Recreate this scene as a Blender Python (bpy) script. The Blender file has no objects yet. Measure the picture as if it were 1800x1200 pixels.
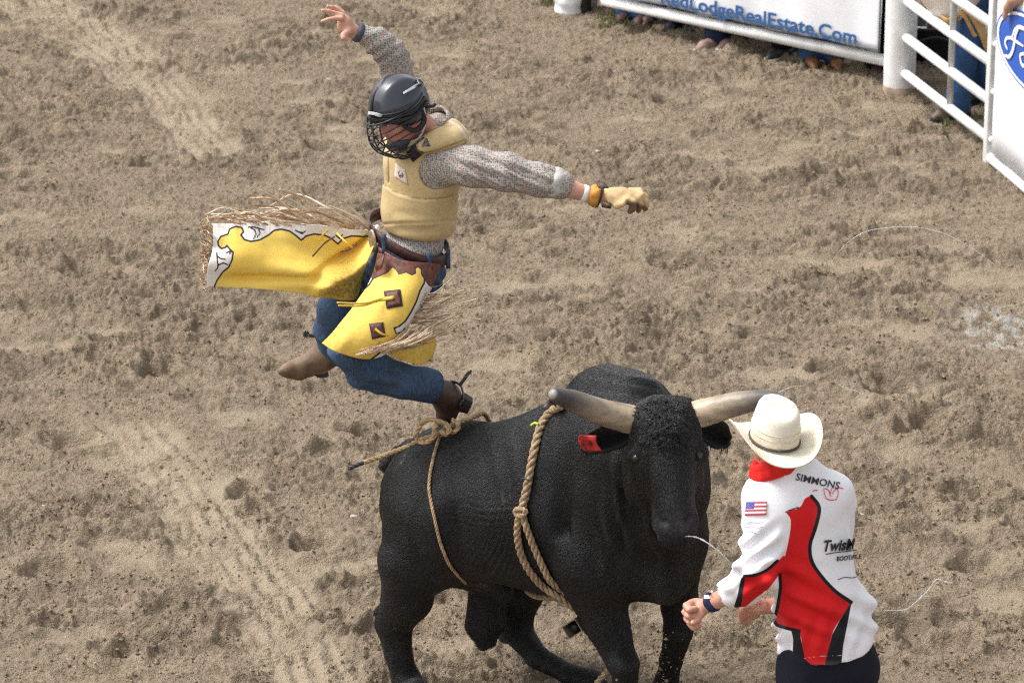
import bpy, bmesh, math, random
import numpy as np
from mathutils import Vector, Matrix, Euler
from mathutils.bvhtree import BVHTree

random.seed(7)
RNG = np.random.default_rng(11)
SC = bpy.context.scene
COL = SC.collection
R = math.radians

# ------------------------------------------------------------------ camera, sky, sun, exposure
CAM_H, PITCH, LENS = 7.0, R(20.0), 138.9
FPX = LENS / 36.0 * 1800.0
cam_data = bpy.data.cameras.new('camera')
cam_data.sensor_width = 36.0
cam_data.lens = LENS
cam_data.clip_start = 0.5
cam_data.clip_end = 3000.0
cam_data.dof.use_dof = True
cam_data.dof.focus_distance = 15.6
cam_data.dof.aperture_fstop = 7.0
cam = bpy.data.objects.new('camera', cam_data)
cam.location = (0, 0, CAM_H)
cam.rotation_euler = (math.pi / 2 - PITCH, 0, 0)
COL.objects.link(cam)
SC.camera = cam

SUN_EL, SUN_AZ = R(56), R(-78)         # azimuth measured from +Y towards +X: high on the left
world = bpy.data.worlds.new('World')
SC.world = world
world.use_nodes = True
wn = world.node_tree.nodes
wl = world.node_tree.links
wn.clear()
w_out = wn.new('ShaderNodeOutputWorld')
w_bg = wn.new('ShaderNodeBackground')
w_sky = wn.new('ShaderNodeTexSky')
w_sky.sky_type = 'NISHITA'
w_sky.sun_disc = False
w_sky.sun_elevation = SUN_EL
w_sky.sun_rotation = SUN_AZ
w_sky.air_density = 1.0
w_sky.dust_density = 4.0
w_hs = wn.new('ShaderNodeHueSaturation')      # an overcast sky: the same light with little blue left in it
w_hs.inputs['Saturation'].default_value = 0.14
wl.new(w_sky.outputs[0], w_hs.inputs['Color'])
wl.new(w_hs.outputs[0], w_bg.inputs['Color'])
w_bg.inputs['Strength'].default_value = 0.138
wl.new(w_bg.outputs[0], w_out.inputs['Surface'])

sun_data = bpy.data.lights.new('sun', 'SUN')
sun_data.energy = 1.5
sun_data.angle = R(17)
sun_data.color = (1.0, 0.965, 0.91)
sun = bpy.data.objects.new('sun', sun_data)
sd = Vector((math.sin(SUN_AZ) * math.cos(SUN_EL), math.cos(SUN_AZ) * math.cos(SUN_EL), math.sin(SUN_EL)))
sun.rotation_euler = (-sd).to_track_quat('-Z', 'Y').to_euler()
sun.location = (-4, 18, 20)
COL.objects.link(sun)

SC.view_settings.view_transform = 'Standard'
SC.view_settings.look = 'None'
SC.view_settings.exposure = 1.0
SC.view_settings.gamma = 1.0
SC.view_settings.use_curve_mapping = False
SC.cycles.max_bounces = 6
SC.cycles.use_denoising = False
SC.cycles.filter_width = 1.2

# ------------------------------------------------------------------ measuring: photo pixel -> place
CP, SP = math.cos(PITCH), math.sin(PITCH)
CAMP = np.array([0.0, 0.0, CAM_H])

def ray(px, py):
    u = (px - 900.0) / FPX
    v = (py - 600.0) / FPX
    return np.array([u, CP - v * SP, -SP - v * CP])

def at(px, py, Y):
    """the point seen at (px, py) that stands Y metres out from the camera's foot"""
    d = ray(px, py)
    return CAMP + d * (Y / d[1])

def ground_at(px, py, z=0.0):
    d = ray(px, py)
    return CAMP + d * ((z - CAM_H) / d[2])

def depth(p):
    return p[1] * CP + (CAM_H - p[2]) * SP

def mpp(p):
    """metres per photo pixel at p"""
    return depth(p) / FPX

def to_px(P):
    P = np.asarray(P, float)
    q = P - CAMP
    z = q[..., 1] * CP - q[..., 2] * SP
    up = q[..., 1] * SP + q[..., 2] * CP
    return np.stack([900.0 + FPX * q[..., 0] / z, 600.0 - FPX * up / z], -1)

# ------------------------------------------------------------------ object helpers
def props(o, label=None, cat=None, group=None, kind=None):
    if label: o['label'] = label
    if cat: o['category'] = cat
    if group: o['group'] = group
    if kind: o['kind'] = kind
    return o

def empty(name, loc, label=None, cat=None, group=None):
    o = bpy.data.objects.new(name, None)
    o.empty_display_size = 0.1
    o.location = loc
    COL.objects.link(o)
    return props(o, label, cat, group)

def mesh_obj(name, verts, faces, mat=None, parent=None, smooth=True, mats=None, mat_idx=None):
    me = bpy.data.meshes.new(name)
    verts = np.asarray(verts, dtype=np.float32)
    if isinstance(faces, np.ndarray):
        nf, k = faces.shape
        me.vertices.add(len(verts))
        me.vertices.foreach_set('co', verts.ravel())
        me.loops.add(nf * k)
        me.loops.foreach_set('vertex_index', faces.astype(np.int32).ravel())
        me.polygons.add(nf)
        me.polygons.foreach_set('loop_start', np.arange(0, nf * k, k, dtype=np.int32))
        me.update(calc_edges=True)
    else:
        me.from_pydata([tuple(map(float, v)) for v in verts], [], faces)
    me.polygons.foreach_set('use_smooth', [bool(smooth)] * len(me.polygons))
    for m in (mats or ([mat] if mat else [])):
        me.materials.append(m)
    if mat_idx is not None:
        me.polygons.foreach_set('material_index', np.asarray(mat_idx, dtype=np.int32))
    me.update()
    o = bpy.data.objects.new(name, me)
    COL.objects.link(o)
    if parent is not None:
        attach(o, parent)
    return o

def attach(o, parent):
    o.parent = parent
    o.matrix_parent_inverse = world_matrix(parent).inverted()

def world_matrix(o):
    m = o.matrix_basis.copy()
    while o.parent is not None:
        m = o.parent.matrix_basis @ o.matrix_parent_inverse @ m if False else (o.parent.matrix_basis @ o.matrix_parent_inverse @ m)
        o = o.parent
    return m

def float_attr(o, name, vals):
    a = o.data.attributes.new(name, 'FLOAT', 'POINT')
    a.data.foreach_set('value', np.asarray(vals, dtype=np.float32))

def verts_of(o):
    n = len(o.data.vertices)
    a = np.empty(n * 3, dtype=np.float32)
    o.data.vertices.foreach_get('co', a)
    return a.reshape(-1, 3)

def normals_of(o):
    n = len(o.data.vertices)
    a = np.empty(n * 3, dtype=np.float32)
    o.data.vertex_normals.foreach_get('vector', a)
    return a.reshape(-1, 3)

def set_verts(o, v):
    o.data.vertices.foreach_set('co', np.asarray(v, dtype=np.float32).ravel())
    o.data.update()

# ------------------------------------------------------------------ noise (2-D and 3-D value / gradient noise on arrays)
_PERM = np.random.default_rng(5).permutation(4096).astype(np.int64)
_RND = np.random.default_rng(6).random(4096)
_ANG = np.random.default_rng(8).random(4096) * 2 * np.pi

def _h2(ix, iy, s=0):
    return _PERM[(_PERM[(ix + s * 131) & 4095] + iy) & 4095]

def pnoise2(x, y, s=0):
    ix, iy = np.floor(x).astype(np.int64), np.floor(y).astype(np.int64)
    fx, fy = x - ix, y - iy
    u, v = fx * fx * fx * (fx * (fx * 6 - 15) + 10), fy * fy * fy * (fy * (fy * 6 - 15) + 10)
    def g(a, b):
        t = _ANG[_h2(ix + a, iy + b, s)]
        return np.cos(t) * (fx - a) + np.sin(t) * (fy - b)
    n0 = g(0, 0) * (1 - u) + g(1, 0) * u
    n1 = g(0, 1) * (1 - u) + g(1, 1) * u
    return (n0 * (1 - v) + n1 * v) * 1.5

def fbm2(x, y, octv=4, s=0, gain=0.5):
    t, a = 0, 1.0
    for k in range(octv):
        t = t + a * pnoise2(x * 2 ** k, y * 2 ** k, s + k)
        a *= gain
    return t

def worley2(x, y, s=0):
    """distance to the nearest scattered point, and that point's random number"""
    ix, iy = np.floor(x).astype(np.int64), np.floor(y).astype(np.int64)
    best = np.full(x.shape, 9.0); rid = np.zeros(x.shape)
    for a in (-1, 0, 1):
        for b in (-1, 0, 1):
            h = _h2(ix + a, iy + b, s)
            qx = ix + a + _RND[h]; qy = iy + b + _RND[(h + 77) & 4095]
            d = np.hypot(qx - x, qy - y)
            m = d < best
            best = np.where(m, d, best); rid = np.where(m, _RND[(h + 511) & 4095], rid)
    return best, rid

def vnoise3(p, s=0):
    i = np.floor(p).astype(np.int64); f = p - i
    u = f * f * (3 - 2 * f)
    def c(a, b, d):
        return _RND[_PERM[(_h2(i[..., 0] + a, i[..., 1] + b, s) + i[..., 2] + d) & 4095]]
    def L(a, b, t): return a + (b - a) * t
    x00 = L(c(0, 0, 0), c(1, 0, 0), u[..., 0]); x10 = L(c(0, 1, 0), c(1, 1, 0), u[..., 0])
    x01 = L(c(0, 0, 1), c(1, 0, 1), u[..., 0]); x11 = L(c(0, 1, 1), c(1, 1, 1), u[..., 0])
    return L(L(x00, x10, u[..., 1]), L(x01, x11, u[..., 1]), u[..., 2]) * 2 - 1

def sstep(a, b, x):
    t = np.clip((x - a) / (b - a), 0, 1)
    return t * t * (3 - 2 * t)

# ------------------------------------------------------------------ solids by distance field
class Field:
    def __init__(self, lo, hi, h):
        self.lo = np.asarray(lo, float); self.h = h
        n = np.ceil((np.asarray(hi) - self.lo) / h).astype(int) + 1
        self.n = n
        self.f = np.full(n, 1.0, dtype=np.float32)
        self.ax = [self.lo[k] + h * np.arange(n[k]) for k in range(3)]
    def _win(self, lo, hi):
        a = np.clip(np.floor((lo - self.lo) / self.h).astype(int), 0, self.n)
        b = np.clip(np.ceil((hi - self.lo) / self.h).astype(int) + 1, 0, self.n)
        if np.any(b <= a): return None, None
        sl = tuple(slice(a[k], b[k]) for k in range(3))
        X = self.ax[0][sl[0]][:, None, None].astype(np.float32)
        Y = self.ax[1][sl[1]][None, :, None].astype(np.float32)
        Z = self.ax[2][sl[2]][None, None, :].astype(np.float32)
        return sl, (X, Y, Z)
    def _mix(self, sl, d, k, sub):
        f = self.f[sl]
        if sub:
            if k > 0:
                hh = np.maximum(k - np.abs(f + d), 0) / k
                self.f[sl] = np.maximum(f, -d) + hh * hh * k * 0.25
            else:
                self.f[sl] = np.maximum(f, -d)
        else:
            if k > 0:
                hh = np.maximum(k - np.abs(f - d), 0) / k
                self.f[sl] = np.minimum(f, d) - hh * hh * k * 0.25
            else:
                self.f[sl] = np.minimum(f, d)
    def cone(self, a, b, ra, rb, k=0.03, sub=False):
        a, b = np.asarray(a, float), np.asarray(b, float)
        m = max(ra, rb) + k * 1.2 + 3 * self.h
        sl, q = self._win(np.minimum(a, b) - m, np.maximum(a, b) + m)
        if sl is None: return
        ba = b - a; L2 = float(ba @ ba) + 1e-12
        px, py, pz = q[0] - a[0], q[1] - a[1], q[2] - a[2]
        t = np.clip((px * ba[0] + py * ba[1] + pz * ba[2]) / L2, 0, 1)
        d = np.sqrt((px - t * ba[0]) ** 2 + (py - t * ba[1]) ** 2 + (pz - t * ba[2]) ** 2) - (ra + (rb - ra) * t)
        self._mix(sl, d.astype(np.float32), k, sub)
    def ell(self, c, r, axes=None, k=0.03, sub=False):
        """axes: 3x3 rows are the unit axes of radii r"""
        c = np.asarray(c, float); r = np.asarray(r, float)
        A = np.eye(3) if axes is None else np.asarray(axes, float)
        ext = np.sqrt(((A * r[:, None]) ** 2).sum(0)) + k * 1.2 + 3 * self.h
        sl, q = self._win(c - ext, c + ext)
        if sl is None: return
        px, py, pz = q[0] - c[0], q[1] - c[1], q[2] - c[2]
        k0 = 0; k1 = 0
        for i in range(3):
            t = (px * A[i, 0] + py * A[i, 1] + pz * A[i, 2])
            k0 = k0 + (t / r[i]) ** 2; k1 = k1 + (t / r[i] ** 2) ** 2
        k0 = np.sqrt(k0); k1 = np.sqrt(k1) + 1e-9
        d = np.where(k0 < 0.05, -r.min() * (1 - k0), k0 * (k0 - 1) / k1)
        self._mix(sl, d.astype(np.float32), k, sub)
    def chain(self, pts, rad, k=0.012, kin=0.02):
        for i in range(len(pts) - 1):
            self.cone(pts[i], pts[i + 1], rad[i], rad[i + 1], k if i else kin)
    def half(self, p, n, k=0.0):
        """keep only the side of the plane that n points away from"""
        n = np.asarray(n, float); n /= np.linalg.norm(n)
        sl, q = self._win(self.lo, self.lo + self.h * self.n)
        d = (q[0] - p[0]) * n[0] + (q[1] - p[1]) * n[1] + (q[2] - p[2]) * n[2]
        self.f = np.maximum(self.f, d.astype(np.float32))
    def mesh(self):
        f = self.f; n = f.shape
        s = f < 0
        V = s[:-1, :-1, :-1].astype(np.int8)
        cnt = np.zeros(tuple(np.array(n) - 1), np.int8)
        for a in (0, 1):
            for b in (0, 1):
                for c in (0, 1):
                    cnt += s[a:n[0] - 1 + a, b:n[1] - 1 + b, c:n[2] - 1 + c]
        act = (cnt > 0) & (cnt < 8)
        I, J, K = np.nonzero(act)
        idx = np.full(cnt.shape, -1, np.int32); idx[I, J, K] = np.arange(len(I))
        corner = {}
        for a in (0, 1):
            for b in (0, 1):
                for c in (0, 1):
                    corner[a, b, c] = f[I + a, J + b, K + c].astype(np.float64)
        acc = np.zeros((len(I), 3)); num = np.zeros(len(I))
        for ax in range(3):
            o1, o2 = [k for k in range(3) if k != ax]
            for u in (0, 1):
                for v in (0, 1):
                    c0 = [0, 0, 0]; c0[o1] = u; c0[o2] = v
                    c1 = list(c0); c1[ax] = 1
                    A, B = corner[tuple(c0)], corner[tuple(c1)]
                    m = (A < 0) != (B < 0)
                    t = np.where(m, A / np.where(m, A - B, 1), 0)
                    pos = np.tile(np.array(c0, float), (len(I), 1)); pos[:, ax] = t
                    acc += pos * m[:, None]; num += m
        P = (np.stack([I, J, K], 1) + acc / num[:, None]) * self.h + self.lo
        faces = []
        for ax in range(3):
            o1, o2 = (ax + 1) % 3, (ax + 2) % 3
            sa = [slice(None)] * 3; sb = [slice(None)] * 3
            sa[ax] = slice(0, -1); sb[ax] = slice(1, None)
            A, B = s[tuple(sa)], s[tuple(sb)]
            ed = A != B
            e = np.array(np.nonzero(ed)).T
            e = e[(e[:, o1] > 0) & (e[:, o2] > 0) & (e[:, o1] < n[o1] - 1) & (e[:, o2] < n[o2] - 1)]
            flip = A[e[:, 0], e[:, 1], e[:, 2]]
            def cell(d1, d2):
                q = e.copy(); q[:, o1] -= d1; q[:, o2] -= d2
                return idx[q[:, 0], q[:, 1], q[:, 2]]
            quad = np.stack([cell(1, 1), cell(0, 1), cell(0, 0), cell(1, 0)], 1)
            quad[~flip] = quad[~flip][:, ::-1]
            faces.append(quad)
        F = np.concatenate(faces)
        F = F[(F >= 0).all(1)]
        return P, F

def relax(P, F, it=2, lam=0.5):
    n = len(P)
    E = np.concatenate([F[:, [0, 1]], F[:, [1, 2]], F[:, [2, 3]], F[:, [3, 0]]])
    E = np.concatenate([E, E[:, ::-1]])
    deg = np.bincount(E[:, 0], minlength=n).astype(float); deg[deg == 0] = 1
    for _ in range(it):
        for l in (lam, -lam * 1.03):
            S = np.stack([np.bincount(E[:, 0], weights=P[E[:, 1], k], minlength=n) for k in range(3)], 1)
            P = P + l * (S / deg[:, None] - P)
    return P

def solid(name, fld, mat, parent=None, it=3, disp=None):
    P, F = fld.mesh()
    P = relax(P, F, it)
    o = mesh_obj(name, P, F, mat, parent)
    if disp is not None:
        v = verts_of(o); nn = normals_of(o)
        set_verts(o, v + nn * disp(v, nn)[:, None].astype(np.float32))
    return o

# ------------------------------------------------------------------ tubes, ropes, sheets
def crom(pts, n):
    """smooth curve through pts, n samples per span"""
    P = np.asarray(pts, float)
    if len(P) == 2:
        t = np.linspace(0, 1, n + 1)[:, None]
        return P[0] * (1 - t) + P[1] * t
    Q = np.concatenate([[2 * P[0] - P[1]], P, [2 * P[-1] - P[-2]]])
    out = []
    for i in range(1, len(Q) - 2):
        t = np.arange(n)[:, None] / n
        a, b, c, d = Q[i - 1], Q[i], Q[i + 1], Q[i + 2]
        out.append(0.5 * (2 * b + (c - a) * t + (2 * a - 5 * b + 4 * c - d) * t ** 2 + (3 * b - a - 3 * c + d) * t ** 3))
    out.append(P[-1][None])
    return np.concatenate(out)

def frames(C):
    T = np.gradient(C, axis=0); T /= np.linalg.norm(T, axis=1)[:, None] + 1e-12
    N = np.zeros_like(C)
    a = np.array([0, 0, 1.0]) if abs(T[0][2]) < 0.9 else np.array([1.0, 0, 0])
    n = a - T[0] * (a @ T[0]); n /= np.linalg.norm(n)
    for i in range(len(C)):
        n = n - T[i] * (n @ T[i]); n /= np.linalg.norm(n) + 1e-12
        N[i] = n
    return T, N, np.cross(T, N)

def tube_geo(C, rad, sides=8, cap=True, flat=1.0):
    C = np.asarray(C, float); m = len(C)
    rad = np.broadcast_to(np.asarray(rad, float), (m,))
    T, N, B = frames(C)
    a = np.arange(sides) / sides * 2 * np.pi
    V = C[:, None] + rad[:, None, None] * (np.cos(a)[None, :, None] * N[:, None] + flat * np.sin(a)[None, :, None] * B[:, None])
    V = V.reshape(-1, 3)
    i = np.arange(m - 1)[:, None]; j = np.arange(sides)[None]
    F = np.stack([i * sides + j, i * sides + (j + 1) % sides, (i + 1) * sides + (j + 1) % sides, (i + 1) * sides + j], -1).reshape(-1, 4)
    F = F.tolist()
    if cap:
        F.append(list(range(sides))[::-1]); F.append([(m - 1) * sides + k for k in range(sides)])
    return V, F

class Geo:
    def __init__(self): self.v = []; self.f = []; self.m = []; self.n = 0
    def add(self, V, F, mi=0):
        V = np.asarray(V, float)
        self.f += [[int(i) + self.n for i in f] for f in F]; self.m += [mi] * len(F)
        self.v.append(V); self.n += len(V)
    def tube(self, C, rad, sides=8, cap=True, flat=1.0, mi=0): self.add(*tube_geo(C, rad, sides, cap, flat), mi)
    def box(self, c, size, ax=None, mi=0, bevel=0.0):
        A = np.eye(3) if ax is None else np.asarray(ax, float)
        h = np.asarray(size, float) / 2
        if bevel:
            bm = bmesh.new(); bmesh.ops.create_cube(bm, size=1)
            for v in bm.verts: v.co = Vector((v.co.x * size[0], v.co.y * size[1], v.co.z * size[2]))
            bmesh.ops.bevel(bm, geom=list(bm.edges), offset=bevel, segments=2, affect='EDGES', profile=0.5)
            bm.verts.index_update()
            V = np.array([v.co[:] for v in bm.verts]); F = [[v.index for v in f.verts] for f in bm.faces]; bm.free()
        else:
            V = np.array([[x, y, z] for x in (-1, 1) for y in (-1, 1) for z in (-1, 1)]) * h
            F = [[0, 1, 3, 2], [4, 6, 7, 5], [0, 4, 5, 1], [2, 3, 7, 6], [0, 2, 6, 4], [1, 5, 7, 3]]
        self.add(V @ A + np.asarray(c, float), F, mi)
    def build(self, name, mat, parent=None, smooth=True, mats=None):
        return mesh_obj(name, np.concatenate(self.v), self.f, mat, parent, smooth, mats, self.m if mats else None)

def rope_geo(g, C, r, pitch=None, strands=3, mi=0):
    """a laid rope: strands twisted round the curve C"""
    C = np.asarray(C, float)
    L = np.concatenate([[0], np.cumsum(np.linalg.norm(np.diff(C, axis=0), axis=1))])
    step = r * 0.55
    n = max(int(L[-1] / step), 4)
    s = np.linspace(0, L[-1], n)
    D = np.stack([np.interp(s, L, C[:, k]) for k in range(3)], 1)
    T, N, B = frames(D)
    pitch = pitch or r * 7
    for q in range(strands):
        a = s / pitch * 2 * np.pi + q * 2 * np.pi / strands
        S = D + 0.5 * r * (np.cos(a)[:, None] * N + np.sin(a)[:, None] * B)
        g.tube(S, r * 0.56, 6, True, 1.0, mi)

def spline_grid(ctrl, nu, nv):
    """ctrl: rows x cols x 3 -> dense smooth grid"""
    c = np.asarray(ctrl, float)
    rows = [crom(r, nv) for r in c]
    rows = np.array(rows)
    cols = [crom(rows[:, j], nu) for j in range(rows.shape[1])]
    return np.array(cols).transpose(1, 0, 2)

def sheet_geo(G, thick, bulge=None):
    """closed sheet of some thickness from a dense grid"""
    nu, nv = G.shape[:2]
    du = np.gradient(G, axis=0); dv = np.gradient(G, axis=1)
    N = np.cross(du, dv); N /= np.linalg.norm(N, axis=2)[..., None] + 1e-12
    A = (G + N * thick / 2).reshape(-1, 3); Bk = (G - N * thick / 2).reshape(-1, 3)
    V = np.concatenate([A, Bk]); m = nu * nv
    F = []
    for i in range(nu - 1):
        for j in range(nv - 1):
            a, b, c, d = i * nv + j, i * nv + j + 1, (i + 1) * nv + j + 1, (i + 1) * nv + j
            F.append([a, d, c, b]); F.append([m + a, m + b, m + c, m + d])
    for i in range(nu - 1):
        a, d = i * nv, (i + 1) * nv
        F.append([a, m + a, m + d, d])
        a, d = i * nv + nv - 1, (i + 1) * nv + nv - 1
        F.append([a, d, m + d, m + a])
    for j in range(nv - 1):
        F.append([j, j + 1, m + j + 1, m + j])
        q = (nu - 1) * nv + j
        F.append([q, m + q, m + q + 1, q + 1])
    return V, F

def poly_sd(P, poly, smooth=0):
    """signed distance (negative inside) from 2-D points to a polygon"""
    P = np.asarray(P, float); Q = np.asarray(poly, float)
    if smooth:
        Q = crom(np.concatenate([Q, Q[:1]]), smooth)[:-1]
    d2 = np.full(len(P), 1e18); ins = np.zeros(len(P), bool)
    n = len(Q)
    for i in range(n):
        a, b = Q[i], Q[(i + 1) % n]
        e = b - a; w = P - a
        t = np.clip((w @ e) / (e @ e + 1e-12), 0, 1)
        r = w - t[:, None] * e
        d2 = np.minimum(d2, (r * r).sum(1))
        c1 = (a[1] <= P[:, 1]) & (b[1] > P[:, 1]); c2 = (a[1] > P[:, 1]) & (b[1] <= P[:, 1])
        cr = e[0] * w[:, 1] - e[1] * w[:, 0]
        ins ^= (c1 & (cr > 0)) | (c2 & (cr < 0))
    return np.where(ins, -1, 1) * np.sqrt(d2)

def bvh_of(o):
    dg = None
    me = o.data
    v = [tuple(x) for x in verts_of(o).astype(float)]
    f = [tuple(p.vertices) for p in me.polygons]
    return BVHTree.FromPolygons(v, f)

def snap(bvh, px, py, off=0.0, fallback=None):
    """the point of a surface that is seen at (px, py), lifted off along its normal"""
    d = ray(px, py); d = d / np.linalg.norm(d)
    loc, nor, i, dist = bvh.ray_cast(Vector(CAMP), Vector(d))
    if loc is None:
        return None if fallback is None else at(px, py, fallback)
    nor = np.array(nor)
    if nor @ d > 0: nor = -nor
    return np.array(loc) + nor * off

# ------------------------------------------------------------------ materials
def mat(name, color=(.5, .5, .5), rough=.6, spec=.5, metal=0.0, noise=0.0, nscale=8.0, bump=0.0, bscale=60.0, sheen=0.0, col2=None, coat=0.0, coord='Object'):
    m = bpy.data.materials.new(name); m.use_nodes = True
    nt = m.node_tree; b = nt.nodes['Principled BSDF']
    b.inputs['Base Color'].default_value = (*color, 1)
    b.inputs['Roughness'].default_value = rough
    b.inputs['Specular IOR Level'].default_value = spec
    b.inputs['Metallic'].default_value = metal
    if sheen:
        b.inputs['Sheen Weight'].default_value = sheen
        b.inputs['Sheen Roughness'].default_value = 0.5
    if coat: b.inputs['Coat Weight'].default_value = coat
    tc = nt.nodes.new('ShaderNodeTexCoord')
    if noise or col2:
        n = nt.nodes.new('ShaderNodeTexNoise'); n.inputs['Scale'].default_value = nscale; n.inputs['Detail'].default_value = 6
        nt.links.new(tc.outputs[coord], n.inputs['Vector'])
        cr = nt.nodes.new('ShaderNodeValToRGB')
        c2 = col2 or tuple(c * (1 - noise) for c in color)
        cr.color_ramp.elements[0].position = 0.35; cr.color_ramp.elements[1].position = 0.65
        cr.color_ramp.elements[0].color = (*c2, 1); cr.color_ramp.elements[1].color = (*color, 1)
        nt.links.new(n.outputs['Fac'], cr.inputs['Fac']); nt.links.new(cr.outputs['Color'], b.inputs['Base Color'])
    if bump:
        n2 = nt.nodes.new('ShaderNodeTexNoise'); n2.inputs['Scale'].default_value = bscale; n2.inputs['Detail'].default_value = 5
        nt.links.new(tc.outputs[coord], n2.inputs['Vector'])
        bp = nt.nodes.new('ShaderNodeBump'); bp.inputs['Strength'].default_value = bump; bp.inputs['Distance'].default_value = 0.01
        nt.links.new(n2.outputs['Fac'], bp.inputs['Height']); nt.links.new(bp.outputs['Normal'], b.inputs['Normal'])
    return m

class NT:
    """short hand for node trees"""
    def __init__(self, m): self.m = m; self.t = m.node_tree; self.b = self.t.nodes['Principled BSDF']
    def n(self, kind, **kw):
        x = self.t.nodes.new(kind)
        for k, v in kw.items():
            if k in x.inputs: x.inputs[k].default_value = v
            else: setattr(x, k, v)
        return x
    def l(self, a, b): self.t.links.new(a, b)
    def attr(self, name): return self.n('ShaderNodeAttribute', attribute_name=name).outputs['Fac']
    def math(self, op, a, b=None):
        x = self.n('ShaderNodeMath', operation=op)
        for i, q in enumerate((a, b)):
            if q is None: continue
            if isinstance(q, (int, float)): x.inputs[i].default_value = q
            else: self.l(q, x.inputs[i])
        return x.outputs[0]
    def mix(self, fac, a, b):
        x = self.n('ShaderNodeMix', data_type='RGBA')
        if isinstance(fac, (int, float)): x.inputs[0].default_value = fac
        else: self.l(fac, x.inputs[0])
        for i, q in ((6, a), (7, b)):
            if isinstance(q, tuple): x.inputs[i].default_value = (*q, 1)
            else: self.l(q, x.inputs[i])
        return x.outputs[2]
    def below(self, v, edge, soft):
        """1 where v < edge"""
        x = self.n('ShaderNodeMapRange', clamp=True)
        x.inputs[1].default_value = edge - soft; x.inputs[2].default_value = edge + soft
        x.inputs[3].default_value = 1; x.inputs[4].default_value = 0
        self.l(v, x.inputs[0]); return x.outputs[0]
    def noise(self, scale, detail=4, coord='Object', stretch=None):
        tc = self.n('ShaderNodeTexCoord'); s = tc.outputs[coord]
        if stretch:
            mp = self.n('ShaderNodeMapping'); mp.inputs['Scale'].default_value = stretch; self.l(s, mp.inputs[0]); s = mp.outputs[0]
        x = self.n('ShaderNodeTexNoise', Scale=scale, Detail=detail); self.l(s, x.inputs['Vector']); return x.outputs['Fac']
    def bump(self, h, strength=0.3, dist=0.01):
        x = self.n('ShaderNodeBump', Strength=strength, Distance=dist); self.l(h, x.inputs['Height']); self.l(x.outputs[0], self.b.inputs['Normal'])
    def color(self, c): self.l(c, self.b.inputs['Base Color'])

def new_mat(name, rough=.6, spec=.5):
    m = bpy.data.materials.new(name); m.use_nodes = True
    t = NT(m); t.b.inputs['Roughness'].default_value = rough; t.b.inputs['Specular IOR Level'].default_value = spec
    return t
# ================================================================== the arena floor
def seg_dist(x, y, path):
    """distance to a polyline and the run along it"""
    best = np.full(x.shape, 1e9); run = np.zeros(x.shape); side = np.zeros(x.shape); acc = 0.0
    for a, b in zip(path[:-1], path[1:]):
        e = b - a; L = np.hypot(*e); e = e / L
        t = np.clip((x - a[0]) * e[0] + (y - a[1]) * e[1], 0, L)
        dx, dy = x - a[0] - t * e[0], y - a[1] - t * e[1]
        d = np.hypot(dx, dy); m = d < best
        best = np.where(m, d, best); run = np.where(m, acc + t, run); side = np.where(m, dx * -e[1] + dy * e[0], side)
        acc += L
    return best, run, side

track_px = [(560, 1230), (520, 1140), (430, 1010), (350, 905), (300, 830), (245, 765)]
TRACK1 = crom([ground_at(*p)[:2] for p in track_px], 5)
TRACK2 = crom([ground_at(*p)[:2] for p in [(375, 265), (330, 215), (300, 165), (250, 115), (170, 60), (60, -10)]], 5)
TRACK3 = crom([ground_at(*p)[:2] for p in [(240, 150), (175, 100), (90, 50), (-30, 0)]], 5)

# hoof pits and soft scraped flats, measured from the picture: (px, py, across, along)
PITS = [(430, 870, .16, .12), (205, 1150, .2, .1), (590, 1095, .16, .1), (275, 660, .2, .14), (60, 240, .3, .14), (190, 30, .3, .16), (35, 310, .25, .12),
        (1330, 590, .22, .12), (1460, 650, .2, .12), (1560, 690, .2, .14), (1130, 560, .3, .12), (1630, 750, .3, .18), (1700, 880, .25, .14),
        (440, 560, .2, .12), (150, 480, .25, .14), (120, 780, .25, .14), (300, 120, .3, .16), (1180, 470, .25, .12), (930, 350, .3, .14), (1400, 330, .3, .14),
        (560, 960, .22, .14), (640, 760, .2, .12), (1650, 1130, .3, .18), (1720, 1000, .25, .14), (90, 1010, .25, .14), (330, 1080, .3, .16), (1580, 1100, .2, .12)]
FLATS = [(170, 770, .35, .2), (405, 735, .2, .1), (230, 980, .2, .12), (590, 1000, .25, .12), (390, 850, .25, .1), (1620, 690, .25, .12), (1710, 490, .4, .16), (1600, 590, .2, .1),
         (1370, 660, .3, .12), (1520, 470, .3, .13), (1200, 410, .3, .12), (1340, 300, .35, .14),  (1690, 930, .2, .1),
         (880, 640, .3, .14), (1010, 500, .3, .12), (1760, 1050, .25, .12)]

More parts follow.
